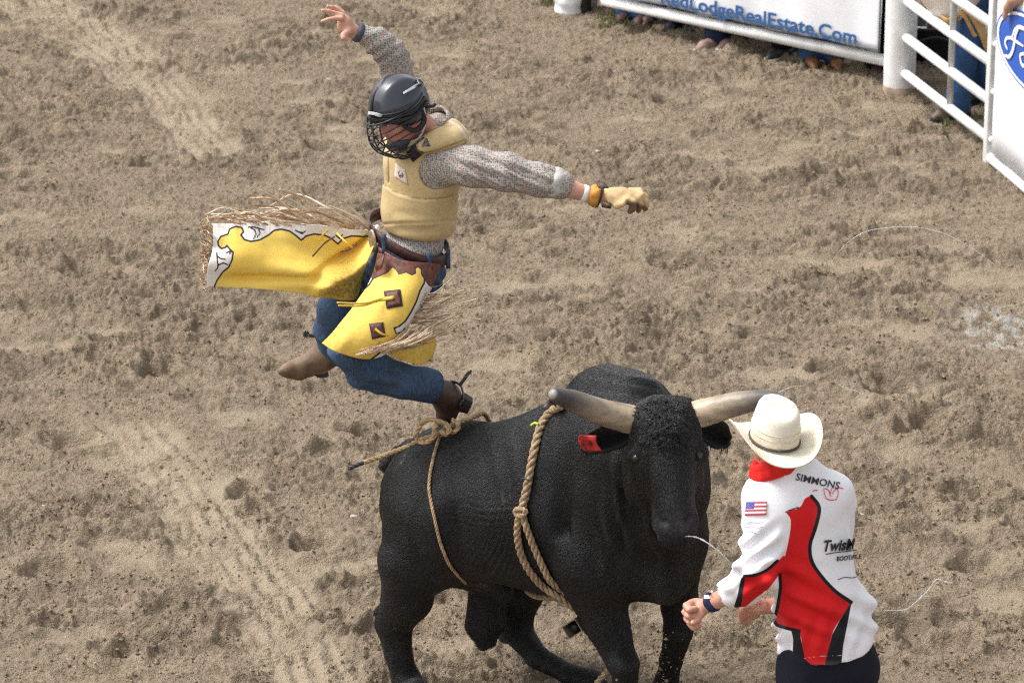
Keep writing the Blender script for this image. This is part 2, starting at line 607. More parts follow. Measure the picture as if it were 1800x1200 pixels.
def ground_height(x, y):
    n1 = fbm2(x * 0.9, y * 1.1, 3, 1)
    rough = sstep(-0.35, 0.45, fbm2(x * 0.8 + 7, y * 1.3 + 3, 3, 9))
    h = 0.022 * n1
    rid = 1 - np.abs(fbm2(x * 2.3 + 1.7, y * 3.4, 3, 21))
    h += 0.024 * (rid - 0.75) * (0.35 + rough)
    rid4 = 1 - np.abs(fbm2(x * 3.1 + 4.1, y * 9.0, 3, 23))
    h += 0.016 * (rid4 - 0.75) * (0.3 + rough)
    h += 0.017 * fbm2(x * 6, y * 9, 3, 31) * (0.4 + rough)
    rid5 = 1 - np.abs(fbm2(x * 2.2 + .8 * pnoise2(x * 3, y * 3, 26), y * 4.4, 2, 27)) * 1.6
    h += 0.034 * np.clip(rid5, 0, 1) ** 2 * (0.25 + .9 * rough)
    flat = np.zeros_like(x)
    for k, (a, b, w, l) in enumerate(FLATS):
        c = ground_at(a, b)
        q = np.hypot((x - c[0]) / w, (y - c[1]) / (l * 1.6)) + 0.55 * fbm2(x * 6 + k, y * 7, 3, 41)
        flat = np.maximum(flat, .85 - .85 * sstep(0.25, 1.05, q))
    dd, rr3 = worley2(x * 1.25 + .2 * pnoise2(x * 5, y * 5, 47), y * 2.1, 46)
    flat = np.maximum(flat, np.where(rr3 < .55, .8 - .8 * sstep(.06, .30, dd + .10 * fbm2(x * 7, y * 9, 2, 48)), 0))
    trk = np.zeros_like(x)
    for path, w, amp in ((TRACK1, 0.21, 1.0), (TRACK2, 0.19, 1.0), (TRACK3, 0.13, .9)):
        d, run, side = seg_dist(x, y, path)
        wob = d + 0.05 * fbm2(x * 5, y * 5, 3, 51)
        t = (1 - sstep(w * 0.8, w * 1.15, wob)) * (0.5 + 0.5 * sstep(-0.45, 0.2, fbm2(x * 2.4, y * 2.4, 3, 55))) * amp
        side = side + .018 * fbm2(x * 4, y * 4, 2, 56)
        rut = np.cos(side * 2 * np.pi / 0.085) * (.25 + .75 * sstep(-.35, .35, fbm2(x * 6, y * 6, 2, 57)))
        lug = np.sign(np.sin(run * 2 * np.pi / 0.045 + np.sign(side) * 1.0)) * sstep(0.25, 0.8, np.abs(np.sin(side * 2 * np.pi / 0.15)))
        h = h * (1 - 0.8 * t) + t * (-0.015 + 0.0115 * rut + 0.0105 * lug * sstep(-.3, .3, fbm2(x * 5 + 3, y * 5, 2, 58)) + .006 * fbm2(x * 14, y * 14, 3, 59))
        trk = np.maximum(trk, t)
    calm = np.maximum(flat, trk * 0.85)
    h = h * (1 - 0.6 * flat) - 0.01 * flat
    # clods of three sizes
    for sc, amp, s in ((9, 0.016, 62), (17, 0.0155, 63), (30, 0.0135, 64), (50, 0.0090, 65)):
        d, rid2 = worley2(x * sc + 0.3 * pnoise2(x * sc, y * sc, 3), y * sc + 0.3 * pnoise2(x * sc + 9, y * sc, 4), s)
        dens = {9: 0.03 + .22 * rough, 17: .1 + .45 * rough, 30: .3 + .4 * rough, 50: .45 + .35 * rough}[sc]
        on = rid2 < dens
        bumpv = np.sqrt(np.clip(1 - (d / (0.3 + 0.35 * rid2 / np.maximum(dens, .05))) ** 2, 0, 1))
        h += amp * (0.5 + rid2) * bumpv * on * (1 - 0.92 * calm)
    h += (1 - 0.85 * calm) * 0.0065 * fbm2(x * 48, y * 44, 2, 71)
    # scattered prints all over, then the measured ones
    d, rid3 = worley2(x * 1.5, y * 1.9, 81)
    h += np.where(rid3 < 0.7, -0.035 * (1 - sstep(0.02, 0.16, d)) + 0.02 * (np.exp(-((d - 0.19) / 0.05) ** 2)), 0) * (1 - calm)
    for k, (a, b, w, l) in enumerate(PITS):
        c = ground_at(a, b)
        q = np.hypot((x - c[0]) / (w * .62), (y - c[1]) / (l * 1.0)) + 0.3 * pnoise2(x * 12 + k, y * 12, 42)
        h += -0.055 * (1 - sstep(0.25, 1.0, q)) + 0.03 * np.exp(-((q - 1.15) / 0.25) ** 2)
    global TRK; TRK = trk
    return h, calm, rough

def axis(lo, hi, step, far):
    core = np.arange(lo, hi, step)
    grow = []; s = step; v = hi
    while v < far:
        s *= 1.35; v += s; grow.append(v)
    pre = []; s = step; v = lo
    while v > -far:
        s *= 1.35; v -= s; pre.append(v)
    return np.concatenate([pre[::-1], core, grow])

gx = axis(-3.9, 3.9, 0.0098, 700)
gy = axis(13.2, 27.2, 0.0155, 700)
GX, GY = np.meshgrid(gx, gy, indexing='ij')
core = (1 - sstep(3.9, 9, np.abs(GX))) * (1 - sstep(27.2, 34, GY)) * sstep(7, 13.2, GY)
GH, GC, GR = ground_height(GX, GY)
GH = GH * core
GV = np.stack([GX, GY, GH], -1).reshape(-1, 3)
ni, nj = GX.shape
ii, jj = np.meshgrid(np.arange(ni - 1), np.arange(nj - 1), indexing='ij')
a_ = (ii * nj + jj).ravel()
GF = np.stack([a_, a_ + nj, a_ + nj + 1, a_ + 1], 1)

t = new_mat('arena_dirt', 0.95, 0.15)
fine = t.noise(95, 5); mid = t.noise(16, 5); big = t.noise(1.3, 4)
calm = t.attr('calm'); hgt = t.attr('relief'); moist = t.attr('moist')
base = t.mix(t.below(mid, 0.5, 0.2), (0.308, 0.243, 0.172), (0.212, 0.164, 0.115))
base = t.mix(t.math('MULTIPLY', t.below(fine, 0.43, 0.1), 0.55), base, (0.082, 0.064, 0.047))
base = t.mix(t.math('MULTIPLY', t.below(fine, 0.66, -0.06), 0.35), base, (0.39, 0.315, 0.225))
base = t.mix(t.math('MULTIPLY', t.below(big, 0.47, 0.14), 0.35), base, (0.235, 0.188, 0.138))
base = t.mix(t.math('MULTIPLY', moist, 0.45), base, (0.098, 0.075, 0.055))
base = t.mix(t.math('MULTIPLY', calm, 0.5), base, (0.36, 0.29, 0.21))
base = t.mix(t.math('MULTIPLY', t.attr('track'), 0.34), base, (0.385, 0.312, 0.23))
base = t.mix(t.math('MULTIPLY', t.attr('pale'), t.below(t.noise(11, 6), 0.46, 0.08)), base, (0.36, 0.335, 0.30))
t.color(base)
t.bump(t.math('ADD', t.noise(150, 5), t.math('MULTIPLY', t.noise(60, 4), 1.2)), 1.0, 0.014)
MAT_DIRT = t.m
ground = mesh_obj('ground', GV, GF, MAT_DIRT)
props(ground, kind='structure')
float_attr(ground, 'calm', (GC * core).ravel())
float_attr(ground, 'relief', GH.ravel())
float_attr(ground, 'track', (TRK * core).ravel())
# damp, freshly turned soil lies in patches where the floor is roughest
moist_ = sstep(0.12, 0.5, fbm2(GX * 2.6, GY * 4.2, 4, 91) + 0.25 * (GR - 0.5)) * (0.5 + 0.5 * sstep(-.2, .3, fbm2(GX * 14, GY * 16, 2, 95))) * (1 - GC)
float_attr(ground, 'moist', moist_.ravel())
c_ = ground_at(1770, 585)
float_attr(ground, 'pale', (1 - sstep(0.3, 1.1, np.hypot((GX - c_[0]) / 0.42, (GY - c_[1]) / 0.55))).ravel())
def floor_z(x, y):
    i = np.clip(np.searchsorted(gx, x), 1, ni - 1); j = np.clip(np.searchsorted(gy, y), 1, nj - 1)
    return float(GH[i, j])

# loose crumbs of soil and small stones
def lump(r, seed):
    bm = bmesh.new(); bmesh.ops.create_icosphere(bm, subdivisions=1, radius=1.0)
    rr = random.Random(seed)
    V = np.array([v.co[:] for v in bm.verts]); bm.verts.index_update()
    F = [[v.index for v in f.verts] for f in bm.faces]; bm.free()
    V *= (1 + np.array([[rr.uniform(-.28, .28)] for _ in V]))
    return V * r * np.array([1, rr.uniform(.7, 1), rr.uniform(.55, .85)]), F
t = new_mat('soil_crumb', 0.95, 0.15)
t.color(t.mix(t.below(t.noise(60, 4), 0.5, 0.12), (0.29, 0.226, 0.157), (0.185, 0.142, 0.097))); t.bump(t.noise(150, 4), 0.6)
MAT_CRUMB = t.m
kinds = [lump(1.0, s) for s in range(6)]
OCT = np.array([[1, 0, 0], [0, 1, 0], [-1, 0, 0], [0, -1, 0], [0, 0, 1], [0, 0, -1]], float)
OCF = np.array([[0, 1, 4], [1, 2, 4], [2, 3, 4], [3, 0, 4], [1, 0, 5], [2, 1, 5], [3, 2, 5], [0, 3, 5]])
NC = 75000
rc_ = np.random.default_rng(21)
px_, py_ = rc_.uniform(-30, 1830, NC), rc_.uniform(-20, 1240, NC)
du_, dv_ = (px_ - 900) / FPX, (py_ - 600) / FPX
dz_ = -SP - dv_ * CP; tt_ = -CAM_H / dz_
cx_, cy_ = du_ * tt_, (CP - dv_ * SP) * tt_
ix_ = np.clip(np.searchsorted(gx, cx_), 1, ni - 1); iy_ = np.clip(np.searchsorted(gy, cy_), 1, nj - 1)
ok_ = rc_.random(NC) < (.15 + .85 * sstep(-.25, .35, fbm2(cx_ * 2.2, cy_ * 3.2, 2, 33))) * (1 - .93 * GC[ix_, iy_])
cx_, cy_, ix_, iy_ = cx_[ok_], cy_[ok_], ix_[ok_], iy_[ok_]; NC = len(cx_)
rr_c = .0030 + .0085 * rc_.random(NC) ** 3
an_ = rc_.uniform(0, 6.28, NC)
W_ = np.repeat(OCT[None], NC, 0) * (1 + rc_.uniform(-.35, .35, (NC, 6, 1)))
W_ = np.stack([W_[..., 0] * np.cos(an_)[:, None] - W_[..., 1] * np.sin(an_)[:, None], W_[..., 0] * np.sin(an_)[:, None] + W_[..., 1] * np.cos(an_)[:, None], W_[..., 2] * .8], -1)
W_ = W_ * rr_c[:, None, None] + np.stack([cx_, cy_, GH[ix_, iy_] + rr_c * .25], -1)[:, None]
crumbs = mesh_obj('soil_crumbs', W_.reshape(-1, 3), (OCF[None] + 6 * np.arange(NC)[:, None, None]).reshape(-1, 3), MAT_CRUMB, smooth=False)
props(crumbs, kind='stuff')
# ================================================================== fence, gate and the people behind it
MAT_WPAINT = mat('white_pipe_paint', (.79, .79, .78), .45, .4, noise=.16, nscale=11, bump=.12, bscale=40)
MAT_RUST = mat('worn_foot', (.55, .42, .30), .8, .2, noise=.5, nscale=18)
t = new_mat('white_banner', .6, .3)
c = t.mix(t.below(t.noise(2.2, 4), .5, .25), (.82, .83, .85), (.74, .75, .78)); t.color(c); t.bump(t.noise(5, 3), .25, .02); MAT_BANNER = t.m
MAT_BLUEINK = mat('blue_lettering', (.022, .10, .28), .6)
MAT_DARKLINE = mat('dark_line', (.05, .06, .075), .7)
MAT_GREYPIPE = mat('grey_pipe', (.52, .52, .52), .5, .4, noise=.2, nscale=10)
A0 = ground_at(1580, 162); B0 = ground_at(1050, 46)
FD = unit_ = (B0 - A0) / np.linalg.norm(B0 - A0)           # along the banner fence, away from the big post
FNv = np.array([FD[1], -FD[0], 0.0]); FNv = FNv if FNv[1] < 0 else -FNv   # towards the arena
UPZ = np.array([0, 0, 1.0])
def fpt(s, z, off=0.0): return A0 + FD * s + UPZ * z + FNv * off
def on_fence(px, py, off=0.0):
    """along and up the plane of the banner fence for something seen at (px, py)"""
    d = ray(px, py); o = A0 + FNv * off
    tt = ((o - CAMP) @ FNv) / (d @ FNv); p = CAMP + d * tt
    return (p - A0) @ FD, p[2]
zr = [on_fence(x, y)[1] for x, y in ((1540, 112), (1400, 76), (1250, 38), (1120, 6))]
s0, z_bot = on_fence(1557, 104); RAILZ = float(np.mean(zr)); LEN = on_fence(1062, 2)[0]
def pipe(name, a, b, r, m, parent=None, sides=16):
    g = Geo(); g.tube([a, b], r, sides); return g.build(name, m, parent)
fence = empty('banner_fence', fpt(1.6, 0), 'white pipe rail fence hung with a long white banner with blue lettering', 'fence')
r_ = .032
pipe('bottom_rail', fpt(.09, RAILZ), fpt(LEN, RAILZ), r_ * 1.15, MAT_WPAINT, fence)
pipe('top_rail', fpt(.09, 1.42), fpt(LEN, 1.42), r_, MAT_WPAINT, fence)
pipe('middle_rail', fpt(.09, .78, -.06), fpt(LEN, .78, -.06), r_, MAT_WPAINT, fence)
for k, s in enumerate((.95, 1.85)):
    pipe('upright', fpt(s, RAILZ + .03, -.06), fpt(s, 1.40, -.06), .026, MAT_WPAINT, fence)
# banner with soft buckles
nu, nv = 70, 22; G = []
for i in range(nu):
    s = .125 + (LEN - .15) * i / (nu - 1); row = []
    for j in range(nv):
        z = RAILZ + .065 + (1.38 - RAILZ - .065) * j / (nv - 1)
        row.append(fpt(s, z - .012 * abs(math.sin(s * 5.2)) * (1 - j / nv) * .6, .038 + .006 * math.sin(s * 9 + z * 4) + .004 * math.sin(s * 23 - z * 6)))
    G.append(row)
V, F = sheet_geo(np.array(G), .003); banner = mesh_obj('banner', V, F, MAT_BANNER, fence)
BAN = bvh_of(banner)
s_end, zb = on_fence(1508, 79, .04)
s_st, zs = on_fence(1283, 22, .04)
def flat_text(name, txt, s_right, z, size, sx, m, parent, off, bold=.0, end=True, width=None):
    cu = bpy.data.curves.new(name, 'FONT'); cu.body = txt; cu.size = 1.0; cu.offset = bold; cu.resolution_u = 3
    ob = bpy.data.objects.new(name, cu); COL.objects.link(ob); bpy.context.view_layer.update()
    me = ob.evaluated_get(bpy.context.evaluated_depsgraph_get()).to_mesh()
    P = np.array([v.co[:2] for v in me.vertices]); F = [list(p.vertices) for p in me.polygons]
    bpy.data.objects.remove(ob)
    if width: sx = width / (P[:, 0].max() - P[:, 0].min())
    x = (P[:, 0] - P[:, 0].max()) * sx; y = P[:, 1] * size
    V = np.array([fpt(s_right - a, z + b, off) for a, b in zip(x, y)])
    return mesh_obj(name, V, F, m, parent, smooth=False)
wid = (s_st - s_end)
flat_text('lettering', 'RedLodgeRealEstate.Com', s_end, zb + .004, .128, 1, MAT_BLUEINK, banner, .0535, .028, width=wid * 22 / 14.2)
g = Geo(); g.tube([fpt(.13 + k * .06, RAILZ + .072 - .006 * abs(math.sin(k * .45)), .046) for k in range(int((LEN - .2) / .06))], .0045, 6); g.build('hem_line', MAT_DARKLINE, fence)  # thin dark line along the lower edge of the banner
g = Geo(); g.tube([fpt(.128, RAILZ + .06, .05), fpt(.128, 1.38, .05)], .004, 6); g.build('edge_cord', MAT_DARKLINE, fence)

def lathe_post(name, base, r, h, m, label, foot=None):
    o = empty(name, base, label, 'post')
    g = Geo(); zs = [-.1, .0, .3, h * .5, h - .01, h]; 
    g.tube([base + UPZ * z for z in zs], [r, r, r, r, r, r * .92], 32); g.build('pipe', m, o)
    if foot:
        g = Geo(); n = 24
        g.tube([base + UPZ * -.02, base + UPZ * .02, base + UPZ * .05], [r * 1.03, r * 1.025, r * 1.004], 24, False); g.build('worn_foot', MAT_RUST, o)
    return o
lathe_post('gate_post', A0 + np.array([.0, .0, 0]), .100, 2.3, MAT_WPAINT, 'thick round white post where the banner fence meets the gate', True)
B1 = ground_at(1001, 26)
post_l = lathe_post('fence_post', B1, .075, 1.7, MAT_WPAINT, 'white post wrapped in plastic at the far end of the banner fence')
# plastic wrapped round its foot
t = new_mat('white_plastic', .45, .4); t.color(t.mix(t.below(t.noise(9, 4), .5, .25), (.80, .80, .80), (.62, .63, .64))); t.bump(t.noise(12, 4), .5, .02); MAT_PLASTIC = t.m
f = Field(B1 - np.array([.2, .2, .05]), B1 + np.array([.2, .2, .8]), .012)
f.cone(B1 + UPZ * .03, B1 + UPZ * .7, .098, .085, 0)
solid('plastic_wrap', f, MAT_PLASTIC, post_l, 2, lambda v, nn: .008 * vnoise3(v * 14, 101) + .004 * np.sin(v[:, 2] * 60 + 3 * vnoise3(v * 8, 102)))
B2 = ground_at(1028, 31)
MAT_DARKPOST = mat('dark_timber', (.035, .030, .027), .85, .2, noise=.5, nscale=16, bump=.5)
lathe_post('timber_post', B2 + np.array([.0, .05, 0]), .045, 1.6, MAT_DARKPOST, 'dark weathered post just beside the plastic wrapped white post')
pipe_o = pipe('white_stake', ground_at(1045, 22, 0), ground_at(1045, 22, 0) + UPZ * 1.5, .022, MAT_WPAINT)
props(pipe_o, 'slim white stake behind the left end of the banner fence', 'post')

# ---------------- gate that swings towards us on the right
C0 = ground_at(1738, 287)
gate = empty('gate', (A0 + C0) / 2, 'open white pipe gate with two slanting rails between posts', 'gate')
GD = (C0 - A0); GL = np.linalg.norm(GD); GDn = GD / GL
GN = np.array([GDn[1], -GDn[0], 0]); GN = GN if GN[0] < 0 else -GN
def on_gate(px, py):
    d = ray(px, py); tt = ((A0 - CAMP) @ GN) / (d @ GN); p = CAMP + d * tt
    return (p - A0) @ GDn, p[2]
za = float(np.mean([on_gate(1700, 228)[1], on_gate(1640, 154)[1]])); zb_ = float(np.mean([on_gate(1680, 126)[1], on_gate(1720, 168)[1]]))
def gpt(s, z, off=0): return A0 + GDn * s + UPZ * z + GN * off
print('gate', za, zb_, 'rail', RAILZ, 'len', LEN, GL)
for nm, z in (('rail', za), ('rail', zb_), ('rail', zb_ + (zb_ - za)), ('rail', zb_ + 2 * (zb_ - za)), ('rail', zb_ + 3 * (zb_ - za))):
    if z < 1.7: pipe(nm, gpt(.06, z), gpt(GL - .03, z), .030, MAT_WPAINT, gate)
sb = on_gate(1672, 120)[0]
pipe('brace', gpt(sb, za + .0), gpt(sb, 1.6), .020, MAT_GREYPIPE, gate)
g = Geo(); g.box(C0 + UPZ * .80, (.062, .062, 1.62), np.array([GDn, GN, UPZ]), bevel=.008); g.build('stile', MAT_WPAINT, gate)
for z in (.16, .45, .74, 1.03):
    g = Geo(); g.tube([C0 + UPZ * z + GDn * .03, C0 + UPZ * z + GDn * .075 - GN * .0], .022, 14); g.build('hinge', MAT_WPAINT, gate)
# ---------------- panel with a blue oval beyond the gate
D_end = ground_at(1838, 372)
PD = (D_end - C0); PLn = np.linalg.norm(PD); PD = PD / PLn; PN = np.array([PD[1], -PD[0], 0]); PN = PN if PN[1] < 0 else -PN
P0 = C0 + PD * .06
panel = empty('sign_panel', P0 + PD * .5, 'white panel fence with a big blue oval sign at the right edge', 'fence')
def ppt(s, z, off=0): return P0 + PD * s + UPZ * z + PN * off
def on_panel(px, py):
    d = ray(px, py); tt = ((P0 - CAMP) @ PN) / (d @ PN); p = CAMP + d * tt
    return (p - P0) @ PD, p[2]
zp = on_panel(1775, 305)[1]
pipe('bottom_rail', ppt(-.02, zp), ppt(2.0, zp), .034, MAT_WPAINT, panel)
pipe('top_rail', ppt(-.02, 1.5), ppt(2.0, 1.5), .034, MAT_WPAINT, panel)
G = np.array([[ppt(.035 + 1.9 * i / 20, zp + .05 + (1.46 - zp - .05) * j / 8, .02 + .003 * math.sin(i * 1.3)) for j in range(9)] for i in range(21)])
V, F = sheet_geo(G, .006); board = mesh_obj('board', V, F, MAT_BANNER, panel)
# the oval: blue, a white ring inside, and white script
t = new_mat('oval_blue', .5, .4); t.color(t.mix(t.below(t.noise(1.5, 3), .5, .3), (.018, .085, .42), (.05, .13, .48))); MAT_OVALB = t.m
MAT_OVALW = mat('oval_white', (.8, .82, .86), .5)
so, zo = on_panel(1800, 82); so2 = on_panel(1760, 82)[0]; zt = on_panel(1800, 20)[1]; zbm = on_panel(1792, 148)[1]
oc_s = so + .185; oc_z = (zt + zbm) / 2 + .02; oa = oc_s - so2 + .015; ob_ = (zt - zbm) / 2 + .005
def oval(name, a, b, off, m, hole=None):
    n = 72; V, F = [], []
    ring_o = [ppt(oc_s + a * math.cos(t_), oc_z + b * math.sin(t_), off) for t_ in np.linspace(0, 2 * np.pi, n, endpoint=False)]
    if hole:
        ring_i = [ppt(oc_s + hole[0] * math.cos(t_), oc_z + hole[1] * math.sin(t_), off) for t_ in np.linspace(0, 2 * np.pi, n, endpoint=False)]
        V = ring_o + ring_i; F = [[i, (i + 1) % n, n + (i + 1) % n, n + i] for i in range(n)]
    else:
        V = ring_o; F = [list(range(n))]
    return mesh_obj(name, V, F, m, panel, smooth=False)
oval('oval_ground', oa, ob_, .030, MAT_OVALB)
oval('oval_ring', oa * .955, ob_ * .945, .034, MAT_OVALW, (oa * .90, ob_ * .87))
def script(name, pts, w):
    C = [ppt(oc_s + oa * x, oc_z + ob_ * y, .037) for x, y in crom(np.array(pts, float), 8)]
    n = len(C); g = Geo(); ww = np.interp(np.linspace(0, 1, n), np.linspace(0, 1, len(w)), w) * ob_
    g.tube(C, ww, 8, True, 1.0); g.v = [V - PN * (((V - P0) @ PN - .036) * .9)[:, None] for V in g.v]
    return g.build(name, MAT_OVALW, panel)
script('script', [(-.62, -.30), (-.70, -.18), (-.66, -.02), (-.52, .10), (-.44, .35), (-.30, .52), (-.05, .56), (.02, .48)], [.03, .05, .05, .04, .05, .06, .05, .02])
script('script', [(-.34, .50), (-.42, .20), (-.46, -.15), (-.56, -.44), (-.70, -.50)], [.05, .07, .07, .06, .03])
script('script', [(-.60, .06), (-.40, .08), (-.18, .10)], [.03, .045, .03])
script('script', [(-.16, -.08), (-.26, -.20), (-.20, -.40), (-.08, -.34), (-.06, -.16), (-.16, -.08), (.06, -.06)], [.04, .05, .05, .05, .04, .04, .03])
script('script', [(.06, -.06), (.08, -.24), (.06, -.42), (.10, -.14), (.24, -.06)], [.04, .05, .05, .04, .04])
script('script', [(.52, -.08), (.40, -.10), (.32, -.26), (.38, -.42), (.50, -.34), (.56, -.04), (.66, .42), (.62, -.1), (.62, -.36), (.74, -.34)], [.05, .05, .05, .05, .05, .05, .05, .06, .05, .03])

# ---------------- pipe rails of the pen behind the gate
back = empty('pen_fence', ground_at(1660, 128), 'grey pipe rail fence in the pen behind the gate', 'fence')
for zy, (a, b) in enumerate((((1600, 120), (1760, 124)), ((1600, 56), (1760, 58)), ((1600, -10), (1760, -8)))):
    pa, pb = at(a[0] - 20, a[1], 24.6), at(b[0] + 120, b[1], 24.6)
    pipe('rail', pa, pb, .032, MAT_GREYPIPE, back)
pipe('upright', np.array([2.7, 24.6, 0]), np.array([2.7, 24.6, 1.5]), .035, MAT_GREYPIPE, back)
pipe('upright', np.array([4.1, 24.6, 0]), np.array([4.1, 24.6, 1.5]), .035, MAT_GREYPIPE, back)
MAT_BLACKRUB = mat('black_mat', (.015, .015, .017), .8)
tub = empty('feed_tub', at(1640, 110, 25.0), 'low black rubber tub on the ground behind the pen rails', 'tub')
bt = ground_at(1648, 135)
g = Geo(); n = 28
prof_ = [(.30, 0), (.33, .22), (.345, .24), (.33, .25), (.30, .22), (.27, .03)]
V = [bt + np.array([r * math.cos(2 * np.pi * j / n), r * .8 * math.sin(2 * np.pi * j / n) + .5, z]) for r, z in prof_ for j in range(n)]
F = [[i * n + j, i * n + (j + 1) % n, (i + 1) * n + (j + 1) % n, (i + 1) * n + j] for i in range(len(prof_) - 1) for j in range(n)] + [[(len(prof_) - 1) * n + j for j in range(n)], list(range(n))[::-1]]
g.add(V, F); g.build('shell', MAT_BLACKRUB, tub)
g = Geo(); g.tube(crom([bt + np.array([-.1, .5 - .29, .17]), bt + np.array([0, .5 - .31, .20]), bt + np.array([.1, .5 - .29, .17])], 5), .012, 8); g.build('handle', MAT_BLACKRUB, tub)

# ---------------- onlookers: their shoes and legs show under the rail
MAT_SKIN0 = mat('plain_skin', (.52, .30, .21), .55, .4, noise=.2, nscale=12)
def jeans_mat(name, c): return mat(name, c, .85, .15, noise=.4, nscale=8, bump=.35, bscale=30)
def onlooker(label, feet, face, cloth, legc, shoec, solec, h=1.72, group='onlookers behind the banner fence', boot=False, bend=0.0, shirt_name='shirt'):
    """a standing person from where the two shoes are; face: direction they look"""
    f = unit_v(face); l = np.array([-f[1], f[0], 0.0])
    fa, fb = [np.array([p[0], p[1], 0.0]) - (FNv * .08 if 'banner' in group else 0) for p in feet]
    base = (fa + fb) / 2
    o = empty('person', base, label, 'person', group)
    sc = h / 1.72
    hip = base + UPZ * .92 * sc - f * .02; sh = hip + UPZ * .50 * sc + f * bend; hd = sh + UPZ * .25 * sc + f * bend * .3
    lo = base - np.array([.6, .6, .02]); hi = base + np.array([.6, .6, 1.95])
    b = Field(lo, hi, .02)
    b.ell(hd, (.085, .075, .115), np.array([f, l, UPZ]), 0); b.cone(hd - UPZ * .08, sh, .055, .06, .03)
    b.cone(hd + f * .085, hd + f * .10 - UPZ * .025, .012, .016, .015)
    b.ell(sh - UPZ * .14 * sc, (.11, .17, .2), np.array([f, l, UPZ]), .05); b.ell(hip + UPZ * .1, (.11, .15, .15), np.array([f, l, UPZ]), .06)
    for s, ft in ((1, fa), (-1, fb)):
        k = l * s if (ft - base) @ l * s >= 0 else -l * s
        hj = hip + k * .09; ank = ft + UPZ * .09; kn = (hj + ank) / 2 + f * .03
        b.chain([hj, kn, ank], [.085, .062, .042], .03, .05)
        arm = sh + k * .19 - UPZ * .04; b.chain([arm, arm - UPZ * .28 + k * .03, arm - UPZ * .46 + f * .14, arm - UPZ * .54 + f * .2], [.055, .045, .033, .035], .02, .04)
    solid('body', b, MAT_SKIN0, o, 2)
    for s, ft in ((1, fa), (-1, fb)):
        pass
    c = Field(lo, hi, .016)
    for s, ft in ((1, fa), (-1, fb)):
        k = l * s if (ft - base) @ l * s >= 0 else -l * s
        hj = hip + k * .09; ank = ft + UPZ * (.10 if not boot else .075); kn = (hj + ank) / 2 + f * .03
        c.chain([hj, kn, ank], [.105, .085, .078], .04, .08)
    c.ell(hip + UPZ * .03, (.125, .17, .12), np.array([f, l, UPZ]), .05)
    c.half(hip + UPZ * .10, UPZ)
    solid('jeans', c, legc, o, 2, lambda v, nn: .006 * vnoise3(v * np.array([12, 12, 22]), 111))
    c = Field(lo, hi, .018)
    c.ell(sh - UPZ * .14 * sc, (.13, .19, .22), np.array([f, l, UPZ]), 0); c.ell(hip + UPZ * .12, (.13, .17, .16), np.array([f, l, UPZ]), .08)
    for s in (1, -1):
        arm = sh + l * s * .19 - UPZ * .04; c.chain([arm, arm - UPZ * .28 + l * s * .03, arm - UPZ * .40 + f * .10], [.072, .06, .05], .02, .06)
    c.half(sh + UPZ * .06, UPZ)
    solid(shirt_name, c, cloth, o, 2, lambda v, nn: .006 * vnoise3(v * 10, 112))
    for ft in (fa, fb):
        q = Field(ft - np.array([.22, .22, .03]), ft + np.array([.24, .24, .2]), .008)
        q.cone(ft - f * .055 + UPZ * .05, ft + f * .13 + UPZ * .036, .042, .036, 0); q.cone(ft + f * .13 + UPZ * .036, ft + f * .185 + UPZ * .026, .038, .022, .02)
        q.cone(ft - f * .04 + UPZ * .05, ft - f * .02 + UPZ * (.11 if not boot else .17), .042, .046, .03)
        q.half(ft + UPZ * .018, -UPZ)
        sh_o = solid('boot' if boot else 'shoe', q, shoec, o, 2, lambda v, nn: .002 * vnoise3(v * 40, 113))
        g = Geo(); out = [(-.10, .02), (-.085, .036), (-.03, .040), (.05, .040), (.12, .047), (.17, .042), (.205, .024), (.215, .0)]
        rg = [ft + f * a + l * w for a, w in out] + [ft + f * a - l * w for a, w in out[::-1]]
        n = len(rg); V = [p + UPZ * -.004 for p in rg] + [p + UPZ * .024 for p in rg]
        g.add(V, [list(range(n))[::-1], list(range(n, 2 * n))] + [[i, (i + 1) % n, n + (i + 1) % n, n + i] for i in range(n)])
        g.build('sole', solec, sh_o, smooth=False)
    return o
def unit_v(v):
    v = np.asarray(v, float); return v / np.linalg.norm(v)
M_SOLEW = mat('pale_sole', (.66, .64, .60), .7); M_SOLED = mat('black_sole', (.02, .02, .02), .8)
J1 = jeans_mat('dark_blue_jeans', (.018, .030, .065)); J2 = jeans_mat('mid_blue_jeans', (.045, .105, .235)); J3 = jeans_mat('black_trousers', (.012, .012, .015)); J4 = jeans_mat('light_blue_jeans', (.07, .15, .29))
S_ROSE = mat('dusty_rose_shoe', (.30, .19, .165), .7, noise=.4, nscale=24); S_BLACK = mat('black_shoe', (.02, .02, .022), .55); S_BROWN = mat('brown_boot', (.115, .06, .035), .55, noise=.4, nscale=20); S_ORANGE = mat('tan_orange_boot', (.27, .115, .045), .55, noise=.5, nscale=20); S_MAROON = mat('maroon_boot', (.10, .045, .045), .55, noise=.4, nscale=20)
C_A = mat('grey_jacket', (.20, .21, .22), .8); C_B = mat('green_shirt', (.06, .14, .08), .8); C_C = mat('red_shirt', (.35, .03, .03), .8); C_D = mat('tan_jacket', (.30, .22, .13), .8)
def gg(x, y): return ground_at(x, y)[:2]
onlooker('person in dusty rose shoes with pale soles under the banner', [gg(1246, 89), gg(1285, 86)], (-.55, -.6, 0), C_A, J1, S_ROSE, M_SOLEW)
onlooker('person in black shoes with pale soles under the banner', [gg(1362, 104), gg(1385, 98)], (-.5, -.8, 0), C_B, J3, S_BLACK, M_SOLEW)
onlooker('person in orange brown boots and blue jeans near the thick post', [gg(1410, 117), gg(1452, 119)], (.1, -1, 0), C_C, J2, S_ORANGE, M_SOLED, boot=True)
